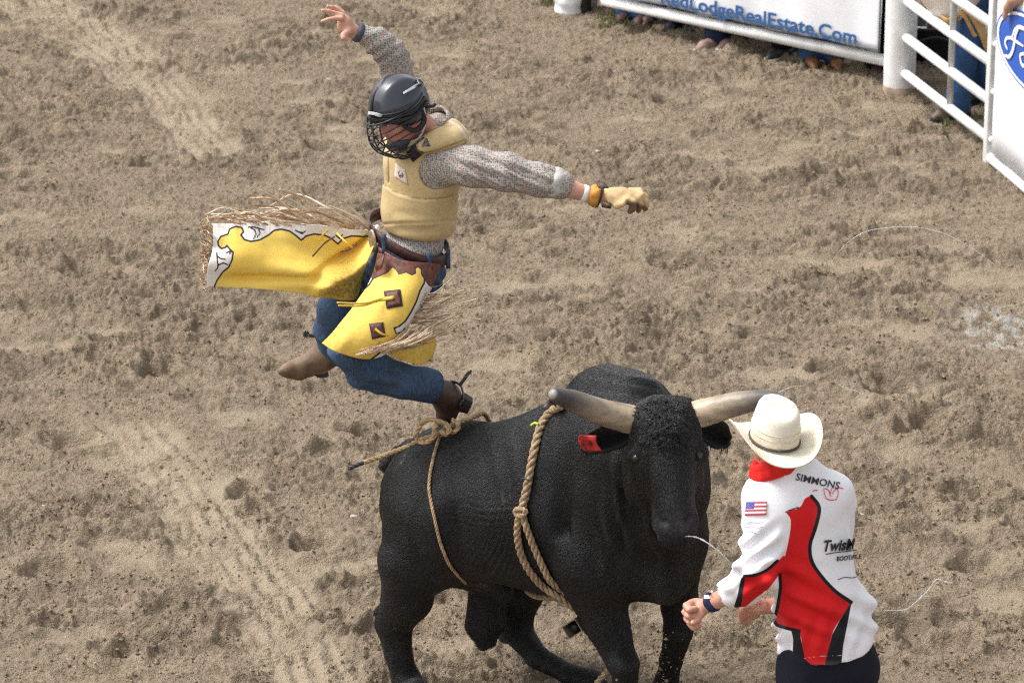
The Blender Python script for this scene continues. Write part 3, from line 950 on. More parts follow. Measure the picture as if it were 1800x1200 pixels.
onlooker('person in blue jeans and maroon boots nearest the plastic wrapped post', [gg(1088, 42), gg(1118, 46)], (-.3, -1, 0), C_D, J2, S_MAROON, M_SOLED, boot=True)
onlooker('person in bright blue jeans and brown boots second from the plastic wrapped post', [gg(1128, 44), gg(1064, 26)], (-.2, -1, 0), C_A, J4, S_BROWN, M_SOLED, boot=True)
onlooker('person in black shoes and dark trousers in the middle under the banner', [gg(1170, 55), gg(1202, 58)], (-.2, -1, 0), C_B, J1, S_BLACK, M_SOLED)
onlooker('person in black trousers and worn boots close to the thick post', [gg(1528, 134), gg(1558, 138)], (-.1, -1, 0), C_D, J3, S_MAROON, M_SOLED, boot=True)
# ---------------- the cowboy behind the gate and his neighbour
cow = onlooker('cowboy in blue jeans and pale fringed chaps behind the white gate', [gg(1682, 205), gg(1715, 178)], (-.80, -.60, 0), mat('tan_shirt', (.42, .36, .26), .8), J2, mat('dusty_boot', (.17, .125, .09), .7, noise=.4, nscale=20), M_SOLED, 1.76, 'people behind the gate', True)
nb = onlooker('person in dark jeans standing behind the blue oval sign panel', [gg(1770, 205), gg(1800, 198)], (-.2, -1, 0), C_A, J1, S_BLACK, M_SOLED, 1.76, 'people behind the gate', True)
t = new_mat('pale_chap', .6, .3)
t.color(t.mix(t.below(t.noise(5, 3), .5, .06), (.72, .58, .52), (.76, .70, .62))); MAT_PCHAP = t.m
MAT_PINK = mat('pink_leather', (.62, .20, .26), .6); MAT_TANCHAP = mat('tan_leather', (.58, .36, .13), .65, noise=.3, nscale=14)
pc_ = empty('chaps', at(1690, 20, 22.9)); attach(pc_, cow)
Yc = ground_at(1690, 195)[1] - .12
rows = [[at(x, y, Yc + d) for x, y, d in r] for r in (((1606, -40, .0), (1650, -42, -.08), (1700, -44, -.1), (1742, -46, -.02)), ((1618, -2, .0), (1655, 0, -.08), (1695, -2, -.1), (1728, -6, -.02)), ((1636, 22, .02), (1660, 28, -.05), (1690, 26, -.07), (1712, 18, .0)), ((1656, 42, .03), (1668, 46, -.02), (1680, 40, -.03), (1696, 30, .02)))]
V, F = sheet_geo(spline_grid(rows, 7, 7), .006); flapc = mesh_obj('leg_flap', V, F, MAT_PCHAP, pc_)
CH = bvh_of(flapc)
rows = [[at(x, y, Yc - .05 + d) for x, y, d in r] for r in (((1654, 26, 0), (1664, 32, -.04), (1680, 30, -.04), (1694, 22, 0)), ((1660, 44, 0), (1668, 50, -.03), (1677, 46, -.03), (1684, 36, 0)), ((1668, 58, 0), (1672, 60, -.01), (1677, 58, -.01), (1680, 54, 0)))]
V, F = sheet_geo(spline_grid(rows, 5, 5), .006); mesh_obj('flap_tip', V, F, MAT_TANCHAP, pc_)
g = Geo(); g.tube([p for p in [snap(CH, x, y, .004, Yc - .1) for x, y in crom(np.array([(1690, -6), (1684, 4), (1675, 14)], float), 5)]], .012, 6, True, .4); g.build('pink_scroll', MAT_PINK, pc_)
for pts, w in (([(1690, 14), (1706, 26), (1722, 52), (1737, 88)], .018), ([(1688, 18), (1700, 36), (1712, 60), (1716, 64)], .012), ([(1696, 12), (1714, 26), (1728, 50), (1734, 84)], .012)):
    g = Geo(); g.tube(crom([at(x, y, Yc - .16) for x, y in pts], 6), w, 6, True, .4); g.build('fringe_strap', MAT_TANCHAP, pc_)
# a hand hanging over the sign panel
hand_p = empty('person', ppt(so + .10, 0, -.35), 'person with a bare hand hooked over the top of the sign panel', 'person', 'people behind the gate')
hb_ = np.array(ppt(so + .12, 0, -.4))
lo = hb_ - np.array([.6, .8, .02]); f = Field(lo, hb_ + np.array([.8, .8, 1.9]), .012)
f.ell(hb_ + UPZ * 1.66, (.08, .09, .115), None, 0); f.cone(hb_ + UPZ * 1.58, hb_ + UPZ * 1.4, .055, .06, .03); f.ell(hb_ + UPZ * 1.2, (.17, .12, .26), None, .05); f.ell(hb_ + UPZ * .95, (.15, .11, .14), None, .06)
for s in (-1, 1): f.chain([hb_ + np.array([.09 * s, 0, .9]), hb_ + np.array([.1 * s, -.03, .48]), hb_ + np.array([.1 * s, 0, .08])], [.085, .062, .045], .03, .05)
zh = on_panel(1786, 12)[1]; ph = ppt(on_panel(1788, 8)[0], zh, .055)
f.chain([hb_ + np.array([-.19, 0, 1.38]), hb_ + np.array([-.24, -.12, 1.24]), ppt(on_panel(1798, -14)[0], zh + .07, .05), ph], [.055, .046, .034, .03], .02, .04)
for k in range(4): f.chain([ph + PD * (.012 * k - .02), ph + PD * (.012 * k - .045) - UPZ * .045 + PN * .01, ph + PD * (.012 * k - .04) - UPZ * (.085 - .008 * k) + PN * .004], [.011, .010, .008], .005, .01)
solid('body', f, MAT_SKIN0, hand_p, 2)
c = Field(lo, hb_ + np.array([.8, .8, 1.9]), .016)
c.ell(hb_ + UPZ * 1.2, (.19, .14, .28), None, 0); c.chain([hb_ + np.array([-.19, 0, 1.38]), hb_ + np.array([-.24, -.12, 1.24])], [.075, .06], .02, .05); solid('shirt', c, C_D, hand_p, 2)
c = Field(lo, hb_ + np.array([.8, .8, 1.9]), .016)
c.ell(hb_ + UPZ * .93, (.165, .13, .12), None, 0)
for s in (-1, 1): c.chain([hb_ + np.array([.09 * s, 0, .9]), hb_ + np.array([.1 * s, -.03, .48]), hb_ + np.array([.1 * s, 0, .08])], [.1, .08, .07], .03, .06)
solid('jeans', c, J3, hand_p, 2)

# ---------------- grass at the foot of the fence
t = new_mat('grass_blade', .7, .2); t.color(t.mix(t.below(t.noise(6, 3), .5, .2), (.13, .16, .055), (.21, .20, .09))); MAT_GRASS = t.m
allv, allf, n0 = [], [], 0
rg_ = random.Random(4)
for (x0, x1, y0, y1, cnt, hh) in ((1052, 1105, 34, 52, 200, .045), (1100, 1150, 48, 58, 50, .03), (950, 984, -6, 14, 110, .06), (1640, 1740, 205, 232, 70, .06), (1656, 1668, 196, 250, 30, .07), (1000, 1240, 60, 80, 60, .03)):
    for k in range(cnt):
        p = ground_at(rg_.uniform(x0, x1), rg_.uniform(y0, y1)); p[2] = floor_z(p[0], p[1])
        a = rg_.uniform(0, 6.28); w = .005; h = hh * rg_.uniform(.4, 1.2); d = np.array([math.cos(a), math.sin(a), 0]); bn = np.array([rg_.uniform(-.5, .5), rg_.uniform(-.5, .5), 0]) * h
        allv.append([p - d * w, p + d * w, p + d * w * .7 + UPZ * h * .6 + bn * .4, p + UPZ * h + bn, p - d * w * .7 + UPZ * h * .6 + bn * .4]); allf.append([n0, n0 + 1, n0 + 2, n0 + 3, n0 + 4]); n0 += 5
props(mesh_obj('grass', np.concatenate(allv), np.array(allf), MAT_GRASS), kind='stuff')
# ================================================================== the bull
FW = np.array([0.84, -0.54, 0.0]); FW /= np.linalg.norm(FW)          # the way its body points
SD = np.array([FW[1], -FW[0], 0.0])                                   # towards its near flank
UPV = np.array([0, 0, 1.0])
AXB = np.array([FW, SD, UPV])

def bull_axes(pitch):
    """body axes tipped nose-down by pitch"""
    c, s = math.cos(pitch), math.sin(pitch)
    return np.array([FW * c - UPV * s, SD, FW * s + UPV * c])

bf = Field((-1.0, 13.35, -0.02), (1.05, 15.75, 1.75), 0.0115)
E, Cn = bf.ell, bf.cone
# trunk
E(at(812, 880, 15.02), (.30, .27, .235), bull_axes(-.02), 0)
E(at(768, 915, 14.88), (.16, .13, .20), AXB, .12)
E(at(800, 880, 15.2), (.2, .16, .22), AXB, .12)
E(at(830, 814, 15.0), (.24, .15, .125), bull_axes(-.16), .12)
E(at(768, 822, 15.08), (.08, .08, .08), AXB, .08)
E(at(880, 884, 14.86), (.52, .35, .295), bull_axes(-.05), .14)
E(at(945, 946, 14.78), (.34, .26, .135), bull_axes(.12), .12)
E(at(985, 862, 14.72), (.34, .335, .35), AXB, .14)
E(at(1045, 870, 14.62), (.30, .33, .37), AXB, .12)
E(at(1083, 742, 14.62), (.19, .135, .225), bull_axes(.25), .12)
E(at(1052, 692, 14.64), (.115, .10, .105), AXB, .06)
E(at(1120, 740, 14.50), (.17, .12, .17), bull_axes(.45), .1)
E(at(1120, 915, 14.46), (.26, .25, .30), None, .12)
E(at(1160, 960, 14.42), (.175, .18, .205), None, .10)
E(at(1172, 985, 14.30), (.085, .15, .16), None, .08)                  # brisket
# shoulder blade and upper arm on the near side
E(at(1030, 905, 14.42), (.15, .09, .25), bull_axes(.3), .05)
E(at(1045, 985, 14.34), (.155, .10, .15), bull_axes(.5), .06)
# neck
Cn(at(1075, 790, 14.55), at(1150, 800, 14.22), .265, .195, .10)
Cn(at(1090, 860, 14.45), at(1165, 860, 14.2), .24, .15, .10)
E(at(1170, 905, 14.2), (.13, .14, .18), None, .08)
E(at(1205, 850, 14.25), (.09, .12, .16), None, .06)
# head
HA = np.array([[.985, -.12, .0], [.1, .95, .30], [-.05, -.28, .96]])
HA = np.array([v / np.linalg.norm(v) for v in HA])
E(at(1170, 768, 14.02), (.138, .145, .150), HA, .05)
E(at(1150, 733, 14.04), (.09, .10, .066), HA, .04)
E(at(1192, 731, 14.04), (.09, .10, .066), HA, .04)
E(at(1172, 815, 13.98), (.132, .10, .12), HA, .05)                   # poll with its mop of curls
Cn(at(1172, 790, 14.0), at(1184, 885, 13.88), .126, .078, .05)
Cn(at(1173, 770, 13.93), at(1185, 890, 13.80), .085, .058, .05)
E(at(1187, 918, 13.83), (.083, .075, .062), HA, .05)                  # muzzle
E(at(1188, 940, 13.86), (.070, .06, .035), HA, .03)
E(at(1140, 850, 14.04), (.06, .09, .10), HA, .05)                     # jowls
E(at(1212, 846, 14.04), (.055, .09, .10), HA, .05)
for ex, ey in ((1117, 806), (1229, 800)):
    E(at(ex, ey - 5, 13.96), (.038, .045, .030), None, .025)
    E(at(ex, ey + 3, 13.90), (.016, .020, .014), None, .01, True)
for ex, ey in ((1166, 918), (1207, 914)):
    E(at(ex, ey, 13.755), (.021, .03, .014), None, .015, True)
Cn(at(1160, 944, 13.81), at(1213, 940, 13.81), .006, .006, .01, True)  # mouth line
# near hind leg
Cn(at(764, 925, 14.88), at(732, 985, 14.84), .195, .135, .08)
E(at(752, 985, 14.80), (.12, .085, .12), bull_axes(.7), .06)
Cn(at(724, 985, 14.84), at(716, 1050, 14.87), .125, .098, .04)
Cn(at(716, 1050, 14.87), at(692, 1098, 14.93), .092, .062, .03)
Cn(at(690, 1066, 14.97), at(669, 1075, 15.0), .05, .027, .018)
Cn(at(690, 1095, 14.93), at(699, 1150, 14.91), .062, .042, .02)
Cn(at(699, 1150, 14.91), at(712, 1190, 14.90), .042, .047, .02)
Cn(at(712, 1190, 14.90), at(724, 1207, 14.86), .050, .046, .015)
Cn(at(724, 1208, 14.87), at(734, 1218, 14.82), .05, .055, .01)
# far hind leg, reaching under the belly
Cn(at(830, 920, 15.2), at(905, 1020, 15.05), .22, .135, .08)
Cn(at(905, 1020, 15.05), at(908, 1085, 15.08), .12, .072, .04)
Cn(at(906, 1090, 15.08), at(893, 1112, 15.12), .058, .042, .02)
Cn(at(905, 1105, 15.08), at(945, 1156, 15.0), .06, .043, .02)
Cn(at(945, 1156, 15.0), at(1000, 1187, 14.92), .043, .043, .02)
Cn(at(1000, 1187, 14.92), at(1042, 1200, 14.9), .044, .05, .015)
# near foreleg
Cn(at(1040, 985, 14.42), at(1062, 1085, 14.40), .15, .082, .06)
Cn(at(1062, 1085, 14.40), at(1092, 1160, 14.36), .082, .064, .03)
E(at(1096, 1166, 14.33), (.066, .065, .06), None, .02)
Cn(at(1096, 1166, 14.36), at(1104, 1260, 14.42), .058, .044, .02)
Cn(at(1104, 1260, 14.42), at(1110, 1290, 14.42), .05, .05, .015)
Cn(at(1110, 1292, 14.40), at(1116, 1303, 14.34), .052, .058, .01)
# far foreleg
Cn(at(1180, 980, 14.52), at(1196, 1060, 14.56), .13, .068, .05)
Cn(at(1196, 1060, 14.56), at(1194, 1108, 14.56), .066, .054, .03)
Cn(at(1194, 1108, 14.56), at(1180, 1160, 14.62), .052, .042, .02)
Cn(at(1180, 1160, 14.62), at(1172, 1200, 14.66), .045, .052, .02)
Cn(at(1172, 1203, 14.66), at(1164, 1228, 14.62), .052, .058, .01)
# sheath and purse
Cn(at(795, 1000, 14.88), at(880, 1038, 14.82), .055, .045, .06)
Cn(at(848, 1030, 14.9), at(846, 1098, 14.9), .052, .060, .03)
Cn(at(866, 1030, 14.93), at(866, 1095, 14.93), .050, .052, .02)
Cn(at(846, 1098, 14.9), at(850, 1130, 14.88), .056, .030, .02)
Cn(at(864, 1095, 14.93), at(862, 1128, 14.92), .046, .026, .015)
# tail
bf.chain([at(752, 790, 15.15), at(724, 786, 15.2), at(700, 797, 15.24), at(683, 816, 15.27), at(694, 836, 15.3), at(716, 880, 15.38)], [.045, .034, .030, .032, .034, .03], .02, .04)
# fold of the flank, groove behind the shoulder
Cn(at(778, 860, 14.585), at(794, 985, 14.56), .03, .03, .06, True)
Cn(at(978, 790, 14.30), at(992, 930, 14.315), .03, .02, .07, True)
Cn(at(1108, 850, 14.13), at(1128, 985, 14.12), .022, .03, .06, True)

def bull_disp(v, nn):
    q = to_px(v); x, y = q[:, 0], q[:, 1]
    near = v[:, 1] < 14.9
    w1 = np.exp(-((x - 862) / 62) ** 2 - ((y - 897) / 26) ** 2)
    wob = 7 * vnoise3(v * 9.0, 12)
    d = 0.0050 * np.abs(np.sin(np.pi * (y - 0.12 * (x - 860) + wob) / 12)) * (0.35 + .65 * sstep(-.3, .3, vnoise3(v * 11, 13))) * w1
    w2 = np.exp(-((x - 900) / 70) ** 2 - ((y - 985) / 34) ** 2)
    d += 0.0032 * np.sin(2 * np.pi * (x + 0.35 * y + wob) / 10) * w2
    w3 = np.exp(-((x - 1085) / 40) ** 2 - ((y - 905) / 70) ** 2)
    d += 0.005 * np.sin(2 * np.pi * (x - 0.25 * y + 3 * np.sin(y / 20)) / 26) * w3
    w4 = np.exp(-((x - 1110) / 60) ** 2 - ((y - 680) / 22) ** 2)
    d += 0.004 * np.sin(2 * np.pi * (y - 0.2 * x) / 20) * w4
    d += 0.013 * vnoise3(v * 4.5, 3) + 0.005 * vnoise3(v * 11.0, 4)
    # loose folds of skin hang down the neck and shoulder, ribs show faintly behind
    w6 = np.exp(-((x - 1075) / 62) ** 2 - ((y - 890) / 115) ** 2) * (v[:, 1] < 14.75)
    d += .040 * (np.abs(vnoise3(v * np.array([11, 11, 2.2]), 7)) - .3) * w6
    w7 = np.exp(-((x - 890) / 75) ** 2 - ((y - 830) / 70) ** 2) * (v[:, 1] < 14.75)
    d += .0024 * np.sin(2 * np.pi * (x - .22 * (y - 830) + 16 * vnoise3(v * 4, 8)) / 36) * w7
    w8 = np.exp(-((x - 735) / 60) ** 2 - ((y - 930) / 90) ** 2) * (v[:, 1] < 14.95)
    d += .022 * (np.abs(vnoise3(v * np.array([8, 8, 3.0]), 9)) - .3) * w8
    w9 = np.exp(-((x - 1180) / 55) ** 2 - ((y - 1000) / 50) ** 2) * (v[:, 1] < 14.5)
    d += .022 * (np.abs(vnoise3(v * np.array([14, 14, 3.0]), 10)) - .3) * w9
    w5 = np.exp(-((x - 1170) / 62) ** 4 - ((y - 752) / 52) ** 4) * (v[:, 1] < 14.12)
    d += w5 * (0.008 * np.abs(vnoise3(v * 44.0, 5)) + 0.004 * vnoise3(v * 90.0, 6))
    return d

t = new_mat('bull_coat', 0.5, 0.22)
hair = t.noise(230, 3, stretch=(1, 1, .16)); patch = t.noise(5, 4)
c = t.mix(t.below(patch, .5, .2), (.0030, .0030, .0036), (.0058, .0055, .0056))
c = t.mix(t.math('MULTIPLY', t.below(hair, .42, .1), .5), c, (.014, .014, .0155))
c = t.mix(t.math('MULTIPLY', t.below(t.noise(120, 2, stretch=(1, 1, .28)), .30, .02), .55), c, (.085, .085, .09))  # pale upright flecks: wet highlights and rain streaks put into the coat colour
c = t.mix(t.attr('tan'), c, (.16, .085, .045))
c = t.mix(t.math('MULTIPLY', t.attr('mud'), t.below(t.noise(75, 3), .35, .03)), c, (.19, .16, .11))
c = t.mix(t.math('MULTIPLY', t.attr('nose'), .6), c, (.075, .075, .085))
c = t.mix(t.attr('scar'), c, (.23, .21, .18))
t.color(c)
mr = t.n('ShaderNodeMapRange'); mr.inputs[1].default_value = .3; mr.inputs[2].default_value = .7; mr.inputs[3].default_value = .30; mr.inputs[4].default_value = .72
t.l(t.noise(7, 7, stretch=(1, 1, .6)), mr.inputs[0]); t.l(mr.outputs[0], t.b.inputs['Roughness'])
t.b.inputs['Sheen Weight'].default_value = 0.0; t.b.inputs['Sheen Roughness'].default_value = 0.4
t.b.inputs['Sheen Tint'].default_value = (.75, .82, 1, 1)
t.bump(t.math('ADD', hair, t.math('MULTIPLY', t.noise(26, 3, stretch=(1, 1, .35)), .2)), .3, .004)
MAT_BULL = t.m

bull = empty('bull', (float(at(900, 1200, 14.85)[0]), 14.85, 0), 'huge black horned bull turning its head to face the camera', 'bull')
bull_body = solid('body', bf, MAT_BULL, bull, 4, bull_disp)
bv = verts_of(bull_body); bq = to_px(bv)
float_attr(bull_body, 'tan', np.clip(1.1 - np.hypot((bq[:, 0] - 826) / 54, (bq[:, 1] - 1020) / 20) - .35 * vnoise3(bv * 30), 0, .85) * (bv[:, 1] < 15.2))
float_attr(bull_body, 'mud', np.clip(1.2 - np.hypot((bq[:, 0] - 705) / 60, (bq[:, 1] - 1085) / 80), 0, 1))
float_attr(bull_body, 'nose', np.clip(1.3 - np.hypot((bq[:, 0] - 1187) / 46, (bq[:, 1] - 920) / 30), 0, 1) * (bv[:, 1] < 13.95))
sc_ = np.minimum(np.hypot((bq[:, 0] - 884 - (bq[:, 1] - 875) * .25) / 2.2, (bq[:, 1] - 876) / 15), np.hypot((bq[:, 0] - 708 + (bq[:, 1] - 806) * .5) / 3, (bq[:, 1] - 806) / 16))
float_attr(bull_body, 'scar', (1 - sstep(.6, 1.1, sc_)) * .8 * (bv[:, 1] < 15.0))
BULL = bvh_of(bull_body)

# horns: pale at the root, dark towards the blunt tip
t = new_mat('horn', 0.42, 0.4)
run = t.attr('run'); gr = t.noise(26, 5, stretch=(.25, 1, 1))
c = t.mix(t.below(run, .50, .26), (.055, .052, .054), (.44, .345, .235))
c = t.mix(t.math('MULTIPLY', t.below(gr, .45, .12), .6), c, (.085, .07, .055))
c = t.mix(t.math('MULTIPLY', t.below(run, .97, -.02), .75), c, (.33, .31, .29))
t.color(c); t.bump(t.noise(60, 5, stretch=(.2, 1, 1)), .4, .006)
MAT_HORN = t.m
def horn(path, rads, name='horn'):
    C = crom(path, 10); r = np.interp(np.linspace(0, 1, len(C)), np.linspace(0, 1, len(rads)), rads)
    e = np.sqrt(np.clip(1 - np.linspace(0, 1, 6) ** 2, 0, 1))[1:]
    T = C[-1] - C[-2]; T /= np.linalg.norm(T)
    C = np.concatenate([C, [C[-1] + T * r[-1] * k for k in np.linspace(0, .95, 6)[1:]]]); r = np.concatenate([r, r[-1] * np.maximum(e, .12)])
    rings = 1 + .02 * np.sin(np.arange(len(r)) * 2.4) * np.linspace(1, 0, len(r))
    V, F = tube_geo(C, r * rings, 20)
    o = mesh_obj(name, V, F, MAT_HORN, bull)
    float_attr(o, 'run', np.repeat(np.linspace(0, 1, len(C)), 20))
    return o
k_ = mpp(at(1110, 730, 14))
horn([at(1136, 742, 14.04), at(1104, 736, 14.04), at(1052, 722, 14.0), at(1006, 704, 13.94), at(976, 694, 13.86)], [25 * k_, 26 * k_, 23 * k_, 19.5 * k_, 13 * k_])
horn([at(1206, 732, 14.04), at(1234, 726, 14.04), at(1288, 711, 14.0), at(1330, 703, 13.95), at(1364, 699, 13.88)], [24 * k_, 25 * k_, 22 * k_, 18 * k_, 11 * k_])

# ears, hairy and hanging out sideways
MAT_EAR = mat('ear_hide', (.007, .0065, .007), .7, .25, bump=.5, bscale=90, sheen=.05)
def ear(name, base, tip, w, droop, Yb):
    b, tp = np.array(base, float), np.array(tip, float)
    ax = tp - b; L = np.hypot(*ax); ax /= L; nx = np.array([-ax[1], ax[0]])
    if nx[1] < 0: nx = -nx
    rows = []
    for s, wd in ((0, .45), (.2, .85), (.45, 1.0), (.7, .9), (.9, .6), (1.0, .18)):
        row = []
        for q, dd in ((-1, -.01), (-.5, .02), (0, .045), (.5, .02), (1, -.015)):
            p = b + ax * L * s + nx * w * wd * q * .5 + np.array([0, droop * s * s])
            row.append(at(p[0], p[1], Yb + dd + .02 * s))
        rows.append(row)
    V, F = sheet_geo(spline_grid(rows, 4, 4), .012)
    V = V + .003 * vnoise3(V * 60)[:, None]
    return mesh_obj(name, V, F, MAT_EAR, bull)
ear('ear', (1108, 764), (1020, 770), 46, 14, 14.02)
ear('ear', (1232, 752), (1284, 764), 48, 10, 14.02)
# the hair tufts that fringe the ears
g = Geo()
for (bx, by, tx, ty) in ((1108, 770, 1020, 786), (1236, 768, 1280, 776)):
    for k in range(70):
        s = random.random(); x = bx + (tx - bx) * s; y = by + (ty - by) * s + random.uniform(-2, 12)
        p0 = at(x, y, 14.04 + random.uniform(-.02, .02)); p1 = at(x + random.uniform(-4, 4), y + random.uniform(5, 15), 14.05)
        g.tube(crom([p0, (p0 + p1) / 2 + .003, p1], 2), [.0022, .002, .0018, .0012, .0004], 4)
props(g.build('ear_hair', MAT_EAR, bull), kind='stuff')
MAT_TAG = mat('ear_tag_red', (.60, .035, .03), .5, .4, nscale=34, col2=(.10, .008, .008))
rows = [[at(x + dx, y, 13.975 + .015 * math.sin(dx / 8)) for dx in (0, 10, 20, 31)] for x, y in ((1018, 765), (1017, 774), (1021, 784), (1027, 792))]
V, F = sheet_geo(spline_grid(rows, 3, 3), .004); tag_o = mesh_obj('ear_tag', V, F, MAT_TAG, bull)
# eyes
MAT_EYE = mat('bull_eye', (.012, .008, .006), .12, .6)
for ex, ey in ((1117, 806), (1229, 800)):
    bm = bmesh.new(); bmesh.ops.create_uvsphere(bm, u_segments=16, v_segments=10, radius=.0185)
    me = bpy.data.meshes.new('eye'); bm.to_mesh(me); bm.free(); me.materials.append(MAT_EYE)
    me.polygons.foreach_set('use_smooth', [True] * len(me.polygons))
    o = bpy.data.objects.new('eye', me); COL.objects.link(o); p = snap(BULL, ex, ey, -.010, 13.95); o.location = p; attach(o, bull)

# the mop of short curls on its forehead
MAT_CURL = mat('curly_hair', (.0045, .0043, .0046), .5, .25)
g = Geo(); rh = random.Random(12)
for k in range(1500):
    x = rh.gauss(1169, 29); y = 704 + abs(rh.gauss(0, 52))
    if ((x - 1169) / 64) ** 2 + ((y - 730) / 92) ** 2 > rh.uniform(.55, 1.05): continue
    p = snap(BULL, x, y, -.002)
    if p is None or p[1] > 14.15: continue
    a = rh.gauss(1.57, .9); L = rh.uniform(.009, .018) * (1.15 - .5 * (y - 704) / 126); e = np.array([math.cos(a), 0, -math.sin(a)])
    n_ = unit_v(np.array([.0, -.9, .45])) if y > 740 else unit_v(np.array([(x - 1169) / 120, -.6, .75]))
    s_ = np.cross(e, n_) * rh.choice((-1, 1))
    g.tube(crom([p, p + e * L * .45 + n_ * .007, p + e * L * .9 + n_ * .006 + s_ * L * .3, p + e * L * .8 + n_ * .002 + s_ * L * .55], 2), [.0017, .0017, .0016, .0014, .0012, .0009, .0005], 4)
props(g.build('forehead_curls', MAT_CURL, bull), kind='stuff')

# short hair all over the coat, lying back and down
fq = np.empty(len(bull_body.data.polygons) * 4, dtype=np.int32); bull_body.data.polygons.foreach_get('vertices', fq); fq = fq.reshape(-1, 4)
bvv = verts_of(bull_body).astype(float); bnn = normals_of(bull_body).astype(float)
A_, B_, C_, D_ = (bvv[fq[:, k]] for k in range(4))
fn = np.cross(C_ - A_, D_ - B_); ar = np.linalg.norm(fn, axis=1) / 2; fn /= (2 * ar[:, None] + 1e-12)
see = (np.einsum('ij,ij->i', fn, CAMP[None] - A_) > -.3 * np.linalg.norm(CAMP[None] - A_, axis=1))
pr = ar * np.where(see, 1.0, .15); pr /= pr.sum()
NH = 300000; rn = np.random.default_rng(31)
fi = rn.choice(len(fq), NH, p=pr); u_, w_ = rn.random((NH, 1)), rn.random((NH, 1))
root = (A_[fi] * (1 - u_) + B_[fi] * u_) * (1 - w_) + (D_[fi] * (1 - u_) + C_[fi] * u_) * w_
nr = bnn[fq[fi, 0]]
flow = -FW[None] * .75 + np.array([0, 0, -.75])[None] + rn.normal(0, .11, (NH, 3)) + .35 * np.stack([vnoise3(root * 5, 41), vnoise3(root * 5, 42), vnoise3(root * 5, 43)], 1)
hq = to_px(root); on_head = (root[:, 1] < 14.12) & (hq[:, 0] > 1095) & (hq[:, 1] < 965)
flow[on_head] = np.stack([(hq[on_head, 0] - 1172) / 90, np.zeros(on_head.sum()), -np.ones(on_head.sum())], 1) + rn.normal(0, .2, (on_head.sum(), 3))
flow -= nr * np.einsum('ij,ij->i', flow, nr)[:, None]; flow /= np.linalg.norm(flow, axis=1)[:, None] + 1e-9
ln = rn.uniform(.010, .021, (NH, 1))
bald = (((hq[:, 0] - 1187) / 46) ** 2 + ((hq[:, 1] - 922) / 30) ** 2 < 1) & on_head
for ex, ey in ((1117, 806), (1229, 800)): bald |= (np.hypot(hq[:, 0] - ex, hq[:, 1] - ey) < 11) & on_head
ln = np.where(bald[:, None], .0012, ln)
hp_ = np.stack([root - nr * .001, root + flow * ln * .35 + nr * .0022, root + flow * ln * .7 + nr * .0026, root + flow * ln + nr * .0016], 1).astype(np.float32)
hcv = bpy.data.hair_curves.new('coat_hair'); hcv.add_curves([4] * NH)
hcv.points.foreach_set('position', hp_.ravel())
ra = hcv.attributes.get('radius') or hcv.attributes.new('radius', 'FLOAT', 'POINT')
ra.data.foreach_set('value', np.tile(np.array([.00042, .00042, .0003, .0001], dtype=np.float32), NH))
MAT_HAIRC = mat('black_coat_hair', (.0066, .0068, .0084), .40, .72)
hcv.materials.append(MAT_HAIRC)
coat = bpy.data.objects.new('coat_hair', hcv); COL.objects.link(coat); attach(coat, bull); props(coat, kind='stuff')
# ================================================================== the ropes tied round the bull
t = new_mat('tan_rope', .9, .15)
t.color(t.mix(t.below(t.noise(55, 5), .5, .15), (.52, .375, .215), (.30, .20, .11))); t.bump(t.noise(260, 3), .6, .004)
MAT_ROPE = t.m
t = new_mat('grass_rope', .92, .12)
t.color(t.mix(t.below(t.noise(70, 5), .5, .15), (.46, .335, .215), (.245, .165, .10))); t.bump(t.noise(260, 3), .8, .005)
MAT_BROPE = t.m
MAT_BLACKTAPE = mat('black_tape', (.02, .022, .028), .5)
def lay(pts, off, Yf):
    return [snap(BULL, x, y, off, Yf) for x, y in pts]

flank = empty('flank_rope', at(775, 760, 14.9), 'tan flank rope knotted on the back of the bull with a stiff tail sticking out', 'rope')
g = Geo(); rr = .0085
rope_geo(g, crom([at(640, 812, 15.02), at(680, 798, 15.0), at(712, 786, 14.97), at(742, 772, 14.93), at(768, 763, 14.9), at(790, 750, 14.9), at(806, 743, 14.92), at(836, 731, 15.0), at(852, 728, 15.1), at(868, 760, 15.3)], 12), .0105)
g.build('tail_end', MAT_ROPE, flank)
g = Geo(); rope_geo(g, crom([at(640, 812, 15.02), at(626, 817.5, 15.025), at(613, 823, 15.03)], 6), .0095)
g.build('whipped_tip', MAT_BLACKTAPE, flank)
g = Geo()
rope_geo(g, crom([at(792, 750, 14.85), at(776, 742, 14.84), at(757, 737, 14.84), at(741, 744, 14.84), at(732, 762, 14.84), at(735, 775, 14.84), at(749, 777, 14.82), at(762, 768, 14.81), at(765, 750, 14.83), at(776, 744, 14.86), at(790, 754, 14.82), at(784, 763, 14.82), at(773, 758, 14.83)], 8), .0105)
rope_geo(g, crom([at(796, 738, 14.9), at(806, 746, 14.84), at(801, 757, 14.83), at(788, 759, 14.84), at(780, 750, 14.87)], 8), .0105)
g.build('knot', MAT_ROPE, flank)
g = Geo()
rope_geo(g, crom([at(786, 757, 14.84)] + lay([(775, 770), (767, 792), (761, 818), (757, 842), (757, 866), (764, 905), (773, 945), (782, 970), (792, 990), (802, 1004)], .008, 14.7) + [at(812, 1018, 14.74), at(826, 1030, 14.86), at(845, 1036, 14.98)], 6), .0070)
g.build('strap', MAT_ROPE, flank)

